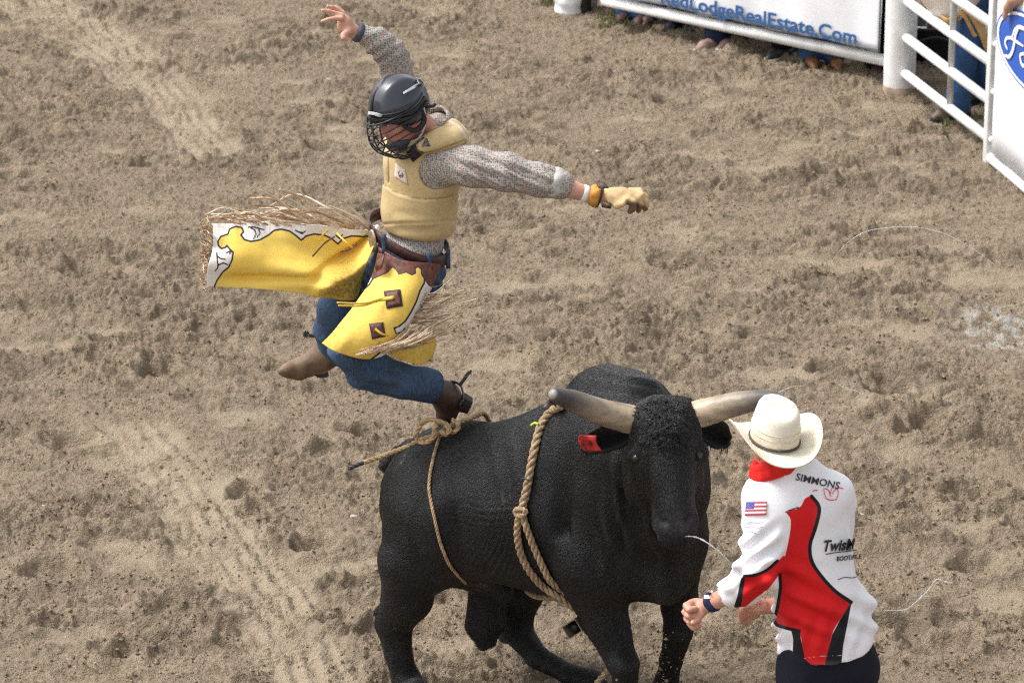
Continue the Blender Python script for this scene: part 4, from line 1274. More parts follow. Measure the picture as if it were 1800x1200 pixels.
girth = empty('bull_rope', at(930, 900, 14.4), 'thick braided rope round the chest of the bull with a bell below', 'rope')
g = Geo(); rb = .0175
up = lay([(992, 716), (976, 724), (962, 740), (952, 760), (944, 790), (937, 825), (929, 862), (922, 890)], .014, 14.5)
rope_geo(g, crom([at(1006, 700, 14.9)] + up, 8), rb, .10)
g.build('braid', MAT_BROPE, girth)
g = Geo(); rope_geo(g, crom(lay([(916, 893), (922, 891), (928, 893), (931, 899), (925, 903), (917, 901), (913, 897), (918, 893)], .026, 14.4), 6), .0115, .06)
g.build('knot', MAT_BROPE, girth)
g = Geo()
rope_geo(g, crom(lay([(919, 898), (914, 920), (914, 945), (921, 972), (934, 1000), (957, 1026)], .014, 14.45) + [at(985, 1051, 14.4), at(1012, 1070, 14.42), at(1032, 1082, 14.5), at(1060, 1085, 14.62)], 8), .0155, .09)
g.build('doubled_tail', MAT_BROPE, girth)
g = Geo()
rope_geo(g, crom(lay([(922, 898), (930, 925), (942, 957), (957, 990), (974, 1018)], .016, 14.45) + [at(996, 1042, 14.38), at(1020, 1062, 14.4), at(1042, 1076, 14.52), at(1066, 1078, 14.62)], 8), .0145, .09)
g.build('doubled_tail', MAT_BROPE, girth)
g = Geo(); rope_geo(g, crom([at(925, 1037, 14.85), at(940, 1047, 14.75), at(962, 1050, 14.7), at(990, 1052, 14.7)], 6), .012, .07)
g.build('belly_loop', MAT_BROPE, girth)
g = Geo(); rope_geo(g, crom([at(1078, 1158, 14.55), at(1068, 1178, 14.5), at(1052, 1196, 14.5), at(1040, 1215, 14.5)], 6), .012, .07)
g.build('loose_end', MAT_BROPE, girth)
# dark leather handle by the withers and its wire loop
MAT_HANDLE = mat('rope_handle', (.055, .032, .035), .5, .4, noise=.5, nscale=40, bump=.4)
g = Geo(); g.tube(crom(lay([(994, 700), (984, 708), (974, 716), (966, 726)], .02, 14.7), 6), .02, 10, True, .7)
g.tube(crom([at(978, 712, 14.5), at(968, 704, 14.48), at(975, 694, 14.5), at(990, 686, 14.6), at(1008, 684, 14.7), at(1022, 692, 14.8)], 6), .006, 8)
g.build('handle', MAT_HANDLE, girth)
MAT_TIE = mat('lime_tie', (.45, .62, .05), .6)
g = Geo(); g.tube(crom(lay([(944, 756), (950, 752), (957, 753)], .034, 14.5), 5), .005, 6); g.build('tie', MAT_TIE, girth)
g = Geo(); g.tube(crom(lay([(925, 843), (932, 842), (940, 844)], .034, 14.5), 5), .003, 6); g.build('stitching', MAT_BLACKTAPE, girth)
# the bell: a folded box of dull steel, open at the bottom
MAT_BELL = mat('bell_steel', (.30, .26, .19), .45, .5, .6, noise=.5, nscale=25)
MAT_BELLIN = mat('bell_inside', (.02, .019, .018), .7)
bc = at(1010, 1102, 14.40); k_ = mpp(bc)
ax_o = np.array([-.50, -.84, .05]); ax_o /= np.linalg.norm(ax_o)
ax_a = np.array([.83, 0, .56]); ax_a -= ax_o * (ax_a @ ax_o); ax_a /= np.linalg.norm(ax_a)
ax_b = np.cross(ax_o, ax_a)
g = Geo(); W, H_, D_, T_ = .078, .056, .085, .004
ce = bc - ax_o * D_ * .25
for s in (-1, 1):
    g.box(ce + ax_b * s * H_ / 2, (W, D_, T_), np.array([ax_a, ax_o, ax_b]))
    g.box(ce + ax_a * s * (W / 2 - T_ / 2), (T_, D_ * .998, H_ - T_ - .0005), np.array([ax_a, ax_o, ax_b]))
g.box(ce - ax_o * (D_ / 2 - T_), (W - 2.4 * T_, T_, H_ - 1.4 * T_), np.array([ax_a, ax_o, ax_b]))
bell = g.build('bell', MAT_BELL, girth, smooth=False)
g = Geo(); g.tube([ce - ax_o * D_ * .4, ce, ce + ax_o * D_ * .3], [.004, .006, .014], 8); g.box(ce - ax_o * (D_ / 2 - T_ * 2.2), (W - 2.6 * T_, T_, H_ - 1.7 * T_), np.array([ax_a, ax_o, ax_b]))
g.build('clapper', MAT_BELLIN, bell)
g = Geo(); g.tube(crom([ce - ax_o * D_ * .5 + ax_b * .02, at(1028, 1080, 14.46), at(1040, 1072, 14.5)], 6), .011, 8, True, .35)
g.build('bell_strap', MAT_HANDLE, bell)
# ================================================================== the thrown rider
def unit(v):
    v = np.asarray(v, float); return v / np.linalg.norm(v)
def basis(f, up=(0, 0, 1)):
    """rows: forward, left, up"""
    f = unit(f); l = unit(np.cross(up, f)); return np.array([f, l, np.cross(f, l)])

rider = empty('person', at(715, 470, 15.12), 'airborne rider in black caged helmet, tan vest and yellow chaps', 'person')
TA = basis((-.86, -.50, -.05), (-.06, .0, 1))            # chest: forward, left (towards us), up
HD = basis((-.74, -.52, -.42), (-.34, -.1, .94))         # head
hc = at(704, 197, 15.02)                                  # middle of the head

def hp(f, l, u): return hc + HD[0] * f + HD[1] * l + HD[2] * u

rf = Field((-.80, 14.55, 1.15), (.62, 15.62, 3.25), 0.0052)
rc = rf.cone
# skull, face
rf.ell(hp(-.01, 0, .025), (.098, .076, .098), HD, 0)
rf.ell(hp(.035, 0, -.045), (.066, .062, .072), HD, .04)
rf.ell(hp(.055, 0, -.092), (.036, .034, .026), HD, .03)                # chin
rc(hp(.092, 0, .005), hp(.116, 0, -.030), .010, .015, .014)             # nose
rf.ell(hp(.112, .012, -.034), (.009, .009, .008), HD, .008)
rf.ell(hp(.112, -.012, -.034), (.009, .009, .008), HD, .008)
for s in (-1, 1):
    rf.ell(hp(.088, .032 * s, .006), (.017, .019, .012), HD, .012, True)  # sockets
    rf.ell(hp(.080, .031 * s, .005), (.013, .014, .012), HD, .003)        # lids
    rc(hp(.088, .016 * s, .024), hp(.076, .052 * s, .022), .009, .008, .01)  # brow
    rf.ell(hp(.058, .048 * s, -.028), (.026, .022, .02), HD, .02)          # cheek
    rf.ell(hp(-.012, .078 * s, -.015), (.020, .010, .030), HD, .008)       # ear
rc(hp(.088, .022, -.066), hp(.088, -.022, -.066), .007, .007, .008)
rc(hp(.084, .018, -.079), hp(.084, -.018, -.079), .008, .008, .008)
rc(hp(.100, .024, -.072), hp(.100, -.024, -.072), .0028, .0028, .004, True)
# neck and trunk
rc(hp(-.03, 0, -.03), at(757, 252, 15.12), .062, .066, .03)
rf.ell(at(742, 300, 15.14), (.105, .155, .19), TA, .05)
rf.ell(at(735, 372, 15.14), (.10, .135, .15), TA, .06)
rf.ell(at(718, 452, 15.14), (.11, .15, .11), TA, .06)
for pts, rad in (
    ([at(782, 284, 15.02), at(888, 301, 14.92), at(975, 322, 14.92), at(1038, 344, 14.93)], [.062, .050, .046, .029]),
    ([at(712, 205, 15.30), at(696, 124, 15.32), at(686, 92, 15.30), at(655, 68, 15.27), at(620, 55, 15.24)], [.062, .048, .040, .036, .027]),
    ([at(738, 478, 15.05), at(672, 555, 14.93), at(610, 620, 14.88)], [.085, .068, .042]),
    ([at(610, 620, 14.88), at(690, 657, 14.96), at(766, 684, 15.05)], [.042, .044, .034]),
    ([at(700, 475, 15.24), at(640, 515, 15.2), at(590, 550, 15.14)], [.085, .072, .056]),
    ([at(592, 548, 15.14), at(586, 592, 15.2), at(584, 626, 15.22)], [.056, .046, .030])):
    rf.chain(pts, rad, .02, .03)
# open right hand, fingers spread towards the left of the view
HW = at(618, 54, 15.24)
pc = at(606, 44, 15.23)
rc(HW, pc, .026, .028, .015)
rf.ell(pc, (.030, .024, .040), np.array([unit([1, 0, -.1]), [0, 1, 0], unit([.1, 0, 1])]), .012)
for pts in ([(600, 33), (586, 33), (576, 35), (566, 38)], [(601, 27), (587, 23), (577, 20), (567, 18.5)],
            [(604, 24), (592, 17), (584, 13), (576, 11.5)], [(609, 30), (600, 20), (595, 15), (590, 12)]):
    Yo = {33: 15.2, 27: 15.22, 24: 15.25, 30: 15.275}[pts[0][1]]
    rf.chain([at(x, y, Yo - .008 * i) for i, (x, y) in enumerate(pts)], [.0105, .0095, .0088, .0072], .004, .012)
rf.chain([at(612, 55, 15.2), at(604, 62, 15.16), at(604, 67, 15.15), at(609, 70, 15.155)], [.016, .012, .0105, .009], .005, .014)
# gloved left hand inside its glove (skin shows only on the forearm)
rc(at(1038, 344, 14.93), at(1085, 348, 14.92), .026, .026, .015)

t = new_mat('skin', .5, .4)
c = t.mix(t.below(t.noise(18, 4), .5, .2), (.60, .345, .255), (.50, .255, .18))
c = t.mix(t.attr('flush'), c, (.56, .225, .155)); c = t.mix(t.attr('lips'), c, (.36, .12, .10)); t.color(c)
t.b.inputs['Subsurface Weight'].default_value = .12; t.b.inputs['Subsurface Radius'].default_value = (.01, .004, .002); t.b.inputs['Subsurface Scale'].default_value = .5
t.bump(t.noise(240, 4), .2, .003)
MAT_SKIN = t.m
body = solid('body', rf, MAT_SKIN, rider, 3)
v = verts_of(body).astype(float)
loc = (v - hc) @ HD.T
float_attr(body, 'flush', np.clip(1.15 - np.minimum(np.hypot((loc[:, 0] - .105) / .035, loc[:, 2] / .07), np.hypot((loc[:, 0] - .0) / .12, (loc[:, 2] + .08) / .08)), 0, 1) * (np.linalg.norm(loc, axis=1) < .22) * .9)
float_attr(body, 'lips', np.clip(1.3 - np.hypot((loc[:, 0] - .092) / .02, np.hypot(loc[:, 1] / .03, (loc[:, 2] + .072) / .016)), 0, 1) * .7)
MAT_WHITE_EYE = mat('eye_white', (.7, .68, .64), .3)
for s in (-1, 1):
    bm = bmesh.new(); bmesh.ops.create_uvsphere(bm, u_segments=12, v_segments=8, radius=.0118)
    me = bpy.data.meshes.new('eye'); bm.to_mesh(me); bm.free(); me.materials.append(MAT_WHITE_EYE); me.materials.append(MAT_EYE)
    for p in me.polygons:
        p.use_smooth = True
        if Vector(p.center).normalized().dot(Vector(HD[0])) > .86: p.material_index = 1
    o = bpy.data.objects.new('eye', me); COL.objects.link(o); o.location = hp(.0835, .031 * s, .005); attach(o, rider)

# ---------------- shirt of small printed dots
t = new_mat('printed_shirt', .8, .2)
tc = t.n('ShaderNodeTexCoord'); vo = t.n('ShaderNodeTexVoronoi', Scale=120.0, Randomness=.55); t.l(tc.outputs['Object'], vo.inputs['Vector'])
vo2 = t.n('ShaderNodeTexVoronoi', Scale=120.0, Randomness=.55); t.l(tc.outputs['Object'], vo2.inputs['Vector'])
sepc = t.n('ShaderNodeSeparateColor'); t.l(vo2.outputs['Color'], sepc.inputs[0])
dotc = t.mix(t.below(sepc.outputs[0], .48, .03), (.22, .125, .085), (.075, .115, .14))
c = t.mix(t.below(vo.outputs['Distance'], .44, .09), (.40, .365, .335), dotc)
c = t.mix(t.below(vo.outputs['Distance'], .16, .05), c, (.40, .38, .36))
t.color(c); t.bump(t.noise(34, 4), .22, .01)
MAT_SHIRT = t.m
sf = Field((-.70, 14.55, 1.72), (.42, 15.62, 3.20), 0.0062)
sf.ell(at(742, 300, 15.14), (.122, .172, .20), TA, 0)
sf.ell(at(735, 378, 15.14), (.115, .152, .15), TA, .06)
sf.ell(at(724, 432, 15.13), (.118, .148, .075), TA, .04)
sf.chain([at(776, 286, 15.02), at(828, 292, 14.95), at(888, 303, 14.92), at(952, 318, 14.92), at(985, 325, 14.92)], [.085, .080, .071, .063, .058], .03, .05)
sf.chain([at(716, 215, 15.28), at(700, 155, 15.31), at(696, 118, 15.32), at(686, 92, 15.30), at(664, 74, 15.275), at(640, 61, 15.25)], [.080, .068, .065, .060, .051, .039], .03, .04)
# standing collar, open in front
sf.cone(at(770, 240, 15.14), at(772, 232, 15.15), .078, .078, .03)
sf.half(at(987, 326, 14.92), at(1038, 344, 14.93) - at(952, 315, 14.92)) if False else None
def shirt_disp(v, nn):
    q = to_px(v); x, y = q[:, 0], q[:, 1]
    d = .0035 * vnoise3(v * 16, 21)
    # creases run along the outstretched sleeve and round the bent one
    a = sstep(760, 830, x) * (1 - sstep(960, 985, x))
    d += a * .0058 * np.sin(2 * np.pi * ((y - 300) - .36 * (x - 880) + 9 * vnoise3(v * 6, 22)) / 23) * sstep(-.25, .5, vnoise3(v * 6, 24))
    d += a * .0030 * np.sin(2 * np.pi * ((y - 300) - .55 * (x - 880) + 7 * vnoise3(v * 9, 26)) / 11) * sstep(-.2, .5, vnoise3(v * 7, 27))
    b = (1 - sstep(150, 175, y)) * sstep(630, 645, x)
    d += b * .0068 * np.sin(2 * np.pi * ((y - 80) * .8 + .55 * (x - 690) + 11 * vnoise3(v * 8, 23)) / 20) * (.25 + .75 * sstep(-.3, .4, vnoise3(v * 9, 25)))
    return d
shirt = solid('shirt', sf, MAT_SHIRT, rider, 3, shirt_disp)
# rolled cuff of the outstretched sleeve, dark cuff of the other
def ring(name, c, ax, r, w, m, parent, rb=None, bulge=.004, n=40, wob=0.0, ey=1.0):
    B = basis(ax, (0, .3, 1)); rows = []
    for k, (t_, dr) in enumerate(((-.5, -.006), (-.45, 0), (-.15, bulge), (.15, bulge), (.45, 0), (.5, -.006), (.35, -.012), (-.35, -.012))):
        row = []
        for j in range(n):
            a = 2 * np.pi * j / n
            rr = (r + (rb - r) * (t_ + .5) if rb else r) + dr + wob * math.sin(5 * a + 3 * t_)
            row.append(c + B[0] * w * t_ + rr * (math.cos(a) * B[1] * ey + math.sin(a) * B[2]))
        rows.append(row)
    V = np.array(rows).reshape(-1, 3); F = []
    K = len(rows)
    for i in range(K):
        for j in range(n):
            F.append([i * n + j, i * n + (j + 1) % n, ((i + 1) % K) * n + (j + 1) % n, ((i + 1) % K) * n + j])
    return mesh_obj(name, V, F, m, parent)
armd = at(1038, 344, 14.93) - at(960, 318, 14.92)
MAT_CUFF = mat('cuff_lining', (.52, .50, .48), .85, .2, noise=.25, nscale=60, bump=.3, bscale=50)
ring('rolled_cuff', at(977, 322, 14.92), armd, .060, .05, MAT_CUFF, shirt, .054, .005, wob=.0025)
MAT_DARKCUFF = mat('dark_cuff', (.05, .055, .085), .7)
ring('cuff', at(630, 57.5, 15.245), at(618, 53, 15.24) - at(650, 65, 15.26), .038, .026, MAT_DARKCUFF, shirt, None, .003)

# collar standing away from the nape
ring('collar', at(768, 214, 15.13), at(752, 190, 15.08) - at(780, 236, 15.16), .066, .062, MAT_SHIRT, shirt, .060, .003, wob=.002)
# ---------------- protective vest
t = new_mat('vest_leather', .62, .35)
c = t.mix(t.below(t.noise(7, 5), .5, .2), (.55, .42, .225), (.455, .335, .165))
c = t.mix(t.math('MULTIPLY', t.below(t.noise(60, 4), .38, .08), .35), c, (.30, .21, .10))
c = t.mix(t.below(t.attr('black'), 0, .5), c, (.012, .012, .014)); c = t.mix(t.attr('seam'), c, (.17, .115, .05)); c = t.mix(t.attr('pale'), c, (.66, .60, .46)); t.color(c)
t.bump(t.noise(30, 5), .25, .008)
MAT_VEST = t.m
vf = Field((-.58, 14.70, 1.80), (.05, 15.6, 2.95), 0.0060)
vf.ell(at(742, 298, 15.14), (.146, .192, .205), TA, 0)
vf.ell(at(736, 372, 15.14), (.138, .170, .165), TA, .05)
vf.cone(at(732, 260, 14.97), at(800, 240, 14.99), .036, .046, .03)
vf.cone(at(692, 250, 15.26), at(740, 215, 15.32), .045, .045, .03)
vf.cone(at(790, 232, 15.1), at(770, 222, 15.28), .05, .05, .03)
vf.cone(at(770, 242, 15.0), at(808, 241, 15.08), .044, .040, .03)
# hem, arm holes and neck opening cut away
vf.half(at(738, 403, 15.14), unit(np.array([.02, .0, -1.0]) + .05 * TA[0]))
vf.cone(at(770, 303, 14.97), at(905, 325, 14.80), .072, .10, .010, True)
vf.cone(at(705, 215, 15.30), at(690, 120, 15.32), .078, .085, .012, True)
vf.cone(at(705, 205, 15.06), at(762, 232, 15.13), .085, .062, .010, True)
def vest_disp(v, nn):
    q = to_px(v); x, y = q[:, 0], q[:, 1]
    d = .004 * vnoise3(v * 9, 31) + .0045 * (np.abs(vnoise3(v * np.array([9, 9, 16]), 34)) - .3)
    band = poly_sd(q, [(650, 312), (672, 322), (700, 340), (740, 350), (780, 348), (816, 338), (820, 430), (660, 430), (650, 380)])
    d += .007 * (1 - sstep(-2.5, .5, band))
    d += .0034 * np.sin(2 * np.pi * (y - .15 * x + 16 * vnoise3(v * 5, 32)) / 25) * sstep(345, 365, y) * sstep(-.2, .5, vnoise3(v * 5, 33))
    d += -.005 * np.exp(-((y - 392 + .05 * (x - 700)) / 2.0) ** 2)
    d += -.006 * np.exp(-((x - 683 - (y - 300) * .015) / 2.2) ** 2) * (y < 322) * (v[:, 1] < 15.15)
    return d
vest = solid('vest', vf, MAT_VEST, rider, 3, vest_disp)
vq = to_px(verts_of(vest)); vy = verts_of(vest)[:, 1]
float_attr(vest, 'black', poly_sd(vq, [(714, 268), (730, 251), (735, 264), (747, 268), (726, 286)]) + 40 * (vy > 15.1))
seam = np.minimum(np.abs(poly_sd(vq, [(650, 312), (672, 322), (700, 340), (740, 350), (780, 348), (816, 338), (820, 460), (660, 460), (640, 380)])), np.where(vq[:, 1] < 322, np.abs(vq[:, 0] - 683 - (vq[:, 1] - 300) * .015), 9))
seam = np.minimum(seam, np.abs(poly_sd(vq, [(733, 262), (735, 240), (795, 212), (822, 244), (768, 264), (740, 270)])))
float_attr(vest, 'seam', (1 - sstep(.5, 1.8, seam)) * (vy < 15.25) * .8)
float_attr(vest, 'pale', (1 - sstep(1, 4, np.abs(poly_sd(vq, [(790, 212), (806, 222), (823, 246), (830, 240), (812, 214), (796, 205)])))) * .8)
VEST = bvh_of(vest)

def decal(name, bvh, pts, m, parent, off=.002, Yf=15.0, n=7):
    """a flat patch laid on a surface: pts are its four corners in the picture, clockwise from top left"""
    rows = []
    p = np.array(pts, float)
    for i in range(n):
        a = i / (n - 1); row = []
        for j in range(n):
            b = j / (n - 1)
            q = (p[0] * (1 - b) + p[1] * b) * (1 - a) + (p[3] * (1 - b) + p[2] * b) * a
            row.append(snap(bvh, q[0], q[1], off, Yf))
        rows.append(row)
    G = np.array(rows)
    V, F = sheet_geo(G, .0015)
    o = mesh_obj(name, V, F, m, parent)
    u = np.tile(np.linspace(0, 1, n), n); w = np.repeat(np.linspace(0, 1, n), n)
    float_attr(o, 'pu', np.concatenate([u, u])); float_attr(o, 'pv', np.concatenate([w, w]))
    return o

def text_decal(name, s, bvh, o_px, right, up, m, parent, off=.003, Yf=14, bold=0.0, shear=0.0, sx=1.0):
    """printed words: right and up are the picture vectors of one em"""
    cu = bpy.data.curves.new(name, 'FONT'); cu.body = s; cu.size = 1.0; cu.offset = bold; cu.shear = shear; cu.resolution_u = 3
    ob = bpy.data.objects.new(name, cu); COL.objects.link(ob)
    bpy.context.view_layer.update()
    me = ob.evaluated_get(bpy.context.evaluated_depsgraph_get()).to_mesh()
    bm = bmesh.new(); bm.from_mesh(me)
    bmesh.ops.triangulate(bm, faces=bm.faces)
    bmesh.ops.subdivide_edges(bm, edges=[e for e in bm.edges if e.calc_length() > .25], cuts=2, use_grid_fill=False)
    bmesh.ops.triangulate(bm, faces=bm.faces)
    bm.verts.index_update()
    P = np.array([v.co[:2] for v in bm.verts]); F = [[v.index for v in f.verts] for f in bm.faces]
    bm.free(); ob.to_mesh_clear() if False else None
    bpy.data.objects.remove(ob)
    R_, U_ = np.array(right, float), np.array(up, float)
    V = []
    for x, y in P:
        q = np.array(o_px) + R_ * x * sx + U_ * y
        V.append(snap(bvh, q[0], q[1], off, Yf) if bvh is not None else at(q[0], q[1], Yf))
    return mesh_obj(name, np.array(V), F, m, parent, smooth=False)

t = new_mat('vest_badge', .6, .3)
em = t.noise(55, 3)
c = t.mix(t.below(em, .52, .03), (.66, .58, .50), (.09, .05, .07))
rad = t.math('ADD', t.math('POWER', t.math('SUBTRACT', t.attr('pu'), .55), 2.0), t.math('POWER', t.math('SUBTRACT', t.attr('pv'), .58), 2.0))
t.color(t.mix(t.below(rad, .075, .02), (.66, .58, .50), c)); MAT_BADGE = t.m
decal('badge', VEST, [(696, 287), (713, 299), (717, 325), (694, 311)], MAT_BADGE, vest)
t = new_mat('collar_badge', .6, .3)
t.color(t.mix(t.below(t.noise(70, 3), .5, .05), (.16, .13, .12), (.05, .045, .06))); MAT_BADGE2 = t.m
decal('collar_badge', VEST, [(748, 244), (751, 244), (757, 257), (741, 258)], MAT_BADGE2, vest)

# ---------------- helmet with its cage
MAT_HELM = mat('helmet_shell', (.026, .031, .046), .25, .5, noise=.3, nscale=14, coat=.4)
MAT_HELM2 = mat('helmet_trim', (.008, .008, .009), .5, .4)
def bowl(cx, rx, ry, rz, lo, hi, mfun, nu=44, nv=26):
    """a dome in head axes between heights; mfun bends the rim"""
    V = []
    for i in range(nv + 1):
        for j in range(nu):
            a = 2 * np.pi * j / nu
            rim = mfun(a); th = (math.pi / 2) * (1 - i / nv) + rim * (i / nv)
            ct, st = math.cos(th), math.sin(th)
            V.append((cx + rx * ct * math.cos(a), ry * ct * math.sin(a), rz * st))
    return np.array(V), nu, nv
def helm_shell(name, off, ridge, m, parent, rimf, lo=0):
    V, nu, nv = bowl(-.010, .127 + off, .108 + off, .135 + off, 0, 1, rimf)
    if ridge is not None: V = ridge(V)
    W = V.copy(); W[:, :] = V * (1 - .010 / np.linalg.norm(V, axis=1))[:, None]
    allv = np.concatenate([V, W]); n = len(V); F = []
    for i in range(nv):
        for j in range(nu):
            a, b, c, d = i * nu + j, i * nu + (j + 1) % nu, (i + 1) * nu + (j + 1) % nu, (i + 1) * nu + j
            F.append([a, d, c, b]); F.append([n + a, n + b, n + c, n + d])
    for j in range(nu):
        a, b = nv * nu + j, nv * nu + (j + 1) % nu
        F.append([a, n + a, n + b, b])
    P = hc + HD[2] * .018 + allv @ HD
    return mesh_obj(name, P, F, m, parent)
def rimf(a):
    front = max(0, math.cos(a)); side = abs(math.sin(a)); back = max(0, -math.cos(a))
    return .12 * front ** 2 - .42 * side ** 3 - .38 * back ** 1.5
def ridge(V):
    x, y, z = V.T
    r = 1 + .035 * np.exp(-((np.abs(y) - .052) / .013) ** 2) * (z > .02) + .03 * np.exp(-((z - .045) / .010) ** 2) - .025 * np.exp(-((np.abs(y) - .028) / .007) ** 2) * (x > .02) * (z > .03) * (z < .085)
    return V * r[:, None]
helmet = helm_shell('helmet', 0.0, ridge, MAT_HELM, rider, rimf)
# raised side rails, vents, stripe
g = Geo()
for z0, xr in ((.040, 1.0), (.022, 1.0), (.004, .99)):
    for s in (-1, 1):
        C = [hc + HD[2] * .018 + np.array([-.008 + (.1285 * 1.015) * math.cos(a) * math.cos(z0 / .118), s * (.109 * 1.02) * math.sin(a) * math.cos(z0 / .118), z0 - .028 * math.sin(a) ** 2 + .010]) @ HD for a in np.linspace(.05, 2.2, 22)]
        g.tube(C, .0048 * xr, 8, True, 1.4)
props(g.build('rail', MAT_HELM2, helmet), kind='stuff')
g = Geo()
C = [hc + HD[2] * .018 + np.array([-.010 + .130 * math.cos(a), 0, .130 * math.sin(a)]) @ HD for a in np.linspace(.15, 1.2, 12)]
g.tube(C, .008, 8, True, .6); g.build('front_vent', MAT_HELM2, helmet)
g = Geo()
C = [hc + HD[2] * .018 + np.array([-.010 + .133 * math.cos(a), .113 * math.sin(a), .014 - .03 * math.sin(a) ** 2 + .012 * math.cos(a)]) @ HD for a in np.linspace(-1.35, 1.35, 30)]
g.tube(C, .008, 8, True, .5); g.build('visor_rim', MAT_HELM2, helmet)
HELM = bvh_of(helmet)
MAT_SILVER = mat('silver_print', (.42, .44, .46), .4, .5)
text_decal('logo', 'CCM', HELM, (708.5, 168.5), (17.5, -11.5), (3.5, 6.5), MAT_SILVER, helmet, .0025, 15, .03, .2, .62) if False else None
# the pale flash and the round sticker on the side of the shell
decal('flash', HELM, [(708, 163), (735, 146), (735, 149), (709, 167)], MAT_SILVER, helmet, .004, 15)
decal('flash', HELM, [(712, 160), (731, 153), (729, 156), (712, 165)], MAT_SILVER, helmet, .005, 15)
decal('sticker', HELM, [(731, 138), (741, 137), (745, 147), (735, 150)], MAT_SILVER, helmet, .004, 15)
decal('brand_strip', HELM, [(654, 196), (673, 199), (673, 203), (653, 201)], MAT_SILVER, helmet, .016, 15)
# ear guard
g = Geo()
for s in (1, -1):
    C = crom([hp(-.035, .098 * s, .0), hp(-.02, .099 * s, -.035), hp(.02, .095 * s, -.05), hp(.048, .090 * s, -.02), hp(.055, .088 * s, .012)], 5)
    g.tube(C, .010, 8, True, .5)
g.build('ear_guard', MAT_HELM2, helmet) if False else None
C = crom([hp(-.04, .098, .0), hp(-.03, .101, -.045), hp(.015, .097, -.06), hp(.045, .090, -.03), hp(.052, .088, .012)], 5)
g = Geo(); g.tube(C, .011, 8, True, .5); g.build('ear_guard', MAT_HELM2, helmet)
C = crom([hp(-.04, -.098, .0), hp(-.03, -.101, -.045), hp(.015, -.097, -.06), hp(.045, -.090, -.03), hp(.052, -.088, .012)], 5)
g = Geo(); g.tube(C, .011, 8, True, .5); g.build('ear_guard', MAT_HELM2, helmet)
# wire cage
MAT_WIRE = mat('cage_wire', (.03, .032, .045), .35, .5, .4)
g = Geo()
def cagep(a, u):
    """a: round the face, u: 0 brim .. 1 under the chin"""
    z = .035 - .185 * u
    rx = .150 + .038 * math.sin(math.pi * min(u * .95 + .05, 1)) - .045 * u ** 3
    ry = .106 - .022 * u ** 2
    return hp(rx * math.cos(a) - .012, ry * math.sin(a), z - .012 * math.cos(a) * u)
for u in (0.06, .2, .34, .48, .62, .76, .9):
    g.tube([cagep(a, u) for a in np.linspace(-1.5, 1.5, 34)], .0031, 6)
for a in (-1.25, -.85, -.5, -.2, .2, .5):
    g.tube([cagep(a + .10 * u, u) for u in np.linspace(.0, .98, 14)], .0031, 6)
g.tube([cagep(a, 1.0) for a in np.linspace(-1.45, 1.45, 30)], .0042, 8)
g.tube([cagep(a, 0.0) for a in np.linspace(-1.5, 1.5, 30)], .0040, 8)
props(g.build('cage', MAT_WIRE, helmet), kind='stuff')
# chin cup and straps
cf = Field(hp(.06, 0, -.09) - .09, hp(.06, 0, -.09) + .09, .004)
cf.ell(hp(.052, 0, -.100), (.062, .056, .040), HD, 0); cf.ell(hp(.034, 0, -.088), (.060, .052, .046), HD, .006, True)
MAT_CUP = mat('chin_cup', (.035, .04, .05), .35, .5)
solid('chin_cup', cf, MAT_CUP, helmet, 2)
MAT_STRAP = mat('clear_strap', (.55, .55, .56), .35, .5)
g = Geo(); g.tube(crom([hp(-.055, .104, .01), hp(-.035, .096, -.055), hp(.01, .080, -.10), hp(.045, .058, -.105)], 6), .0042, 6, True, .5); g.build('chin_strap', MAT_STRAP, helmet)
g = Geo(); g.tube(crom([hp(-.06, .098, .012), hp(-.075, .090, -.01), hp(-.085, .075, .0)], 5), .008, 8); g.tube(crom([at(752, 186, 14.95), at(760, 187, 14.96), at(765, 183, 14.97)], 4), .007, 8); props(g.build('buckle', MAT_HELM2, helmet), kind='stuff')

# ---------------- glove
t = new_mat('glove_leather', .7, .3)
c = t.mix(t.below(t.noise(16, 4), .5, .2), (.62, .44, .24), (.50, .33, .165))
c = t.mix(t.attr('palm'), c, (.10, .055, .035)); t.color(c); t.bump(t.noise(70, 4), .35, .006); MAT_GLOVE = t.m
gf = Field(at(1040, 380, 14.95) - np.array([.06, .14, .08]), at(1145, 320, 14.95) + np.array([.06, .14, .08]), .0046)
gf.cone(at(1060, 344, 14.93), at(1092, 345, 14.915), .030, .036, 0)
gf.ell(at(1090, 345, 14.915), (.052, .040, .031), np.array([unit([1, 0, -.1]), [0, 1, 0], unit([.1, 0, 1])]), .015)
for i, pts in enumerate(([(1102, 352), (1112, 356), (1113, 366), (1107, 372)], [(1106, 346), (1121, 349), (1125, 360), (1122, 370)],
                         [(1108, 341), (1127, 344), (1134, 354), (1134, 367)], [(1108, 337), (1124, 337), (1134, 346), (1137, 360)])):
    gf.chain([at(x, y, 14.87 + .03 * i) for x, y in pts], [.0165, .0150, .0135, .0115], .006, .018)
gf.chain([at(1078, 352, 14.88), at(1086, 360, 14.86), at(1094, 359, 14.85)], [.020, .017, .013], .007, .018)
glove = solid('glove', gf, MAT_GLOVE, rider, 3, lambda v, nn: .002 * vnoise3(v * 40, 44))
q = to_px(verts_of(glove)); nz = normals_of(glove)
float_attr(glove, 'palm', sstep(348, 356, q[:, 1]) * sstep(1096, 1103, q[:, 0]) * sstep(-.1, -.5, nz[:, 2] - .3 * nz[:, 0]) if False else sstep(349, 357, q[:, 1] - (q[:, 0] - 1110) * .35) * sstep(1096, 1104, q[:, 0]) * .9)
MAT_GCUFF = mat('glove_cuff_orange', (.60, .27, .045), .6, .3, noise=.35, nscale=30, bump=.3)
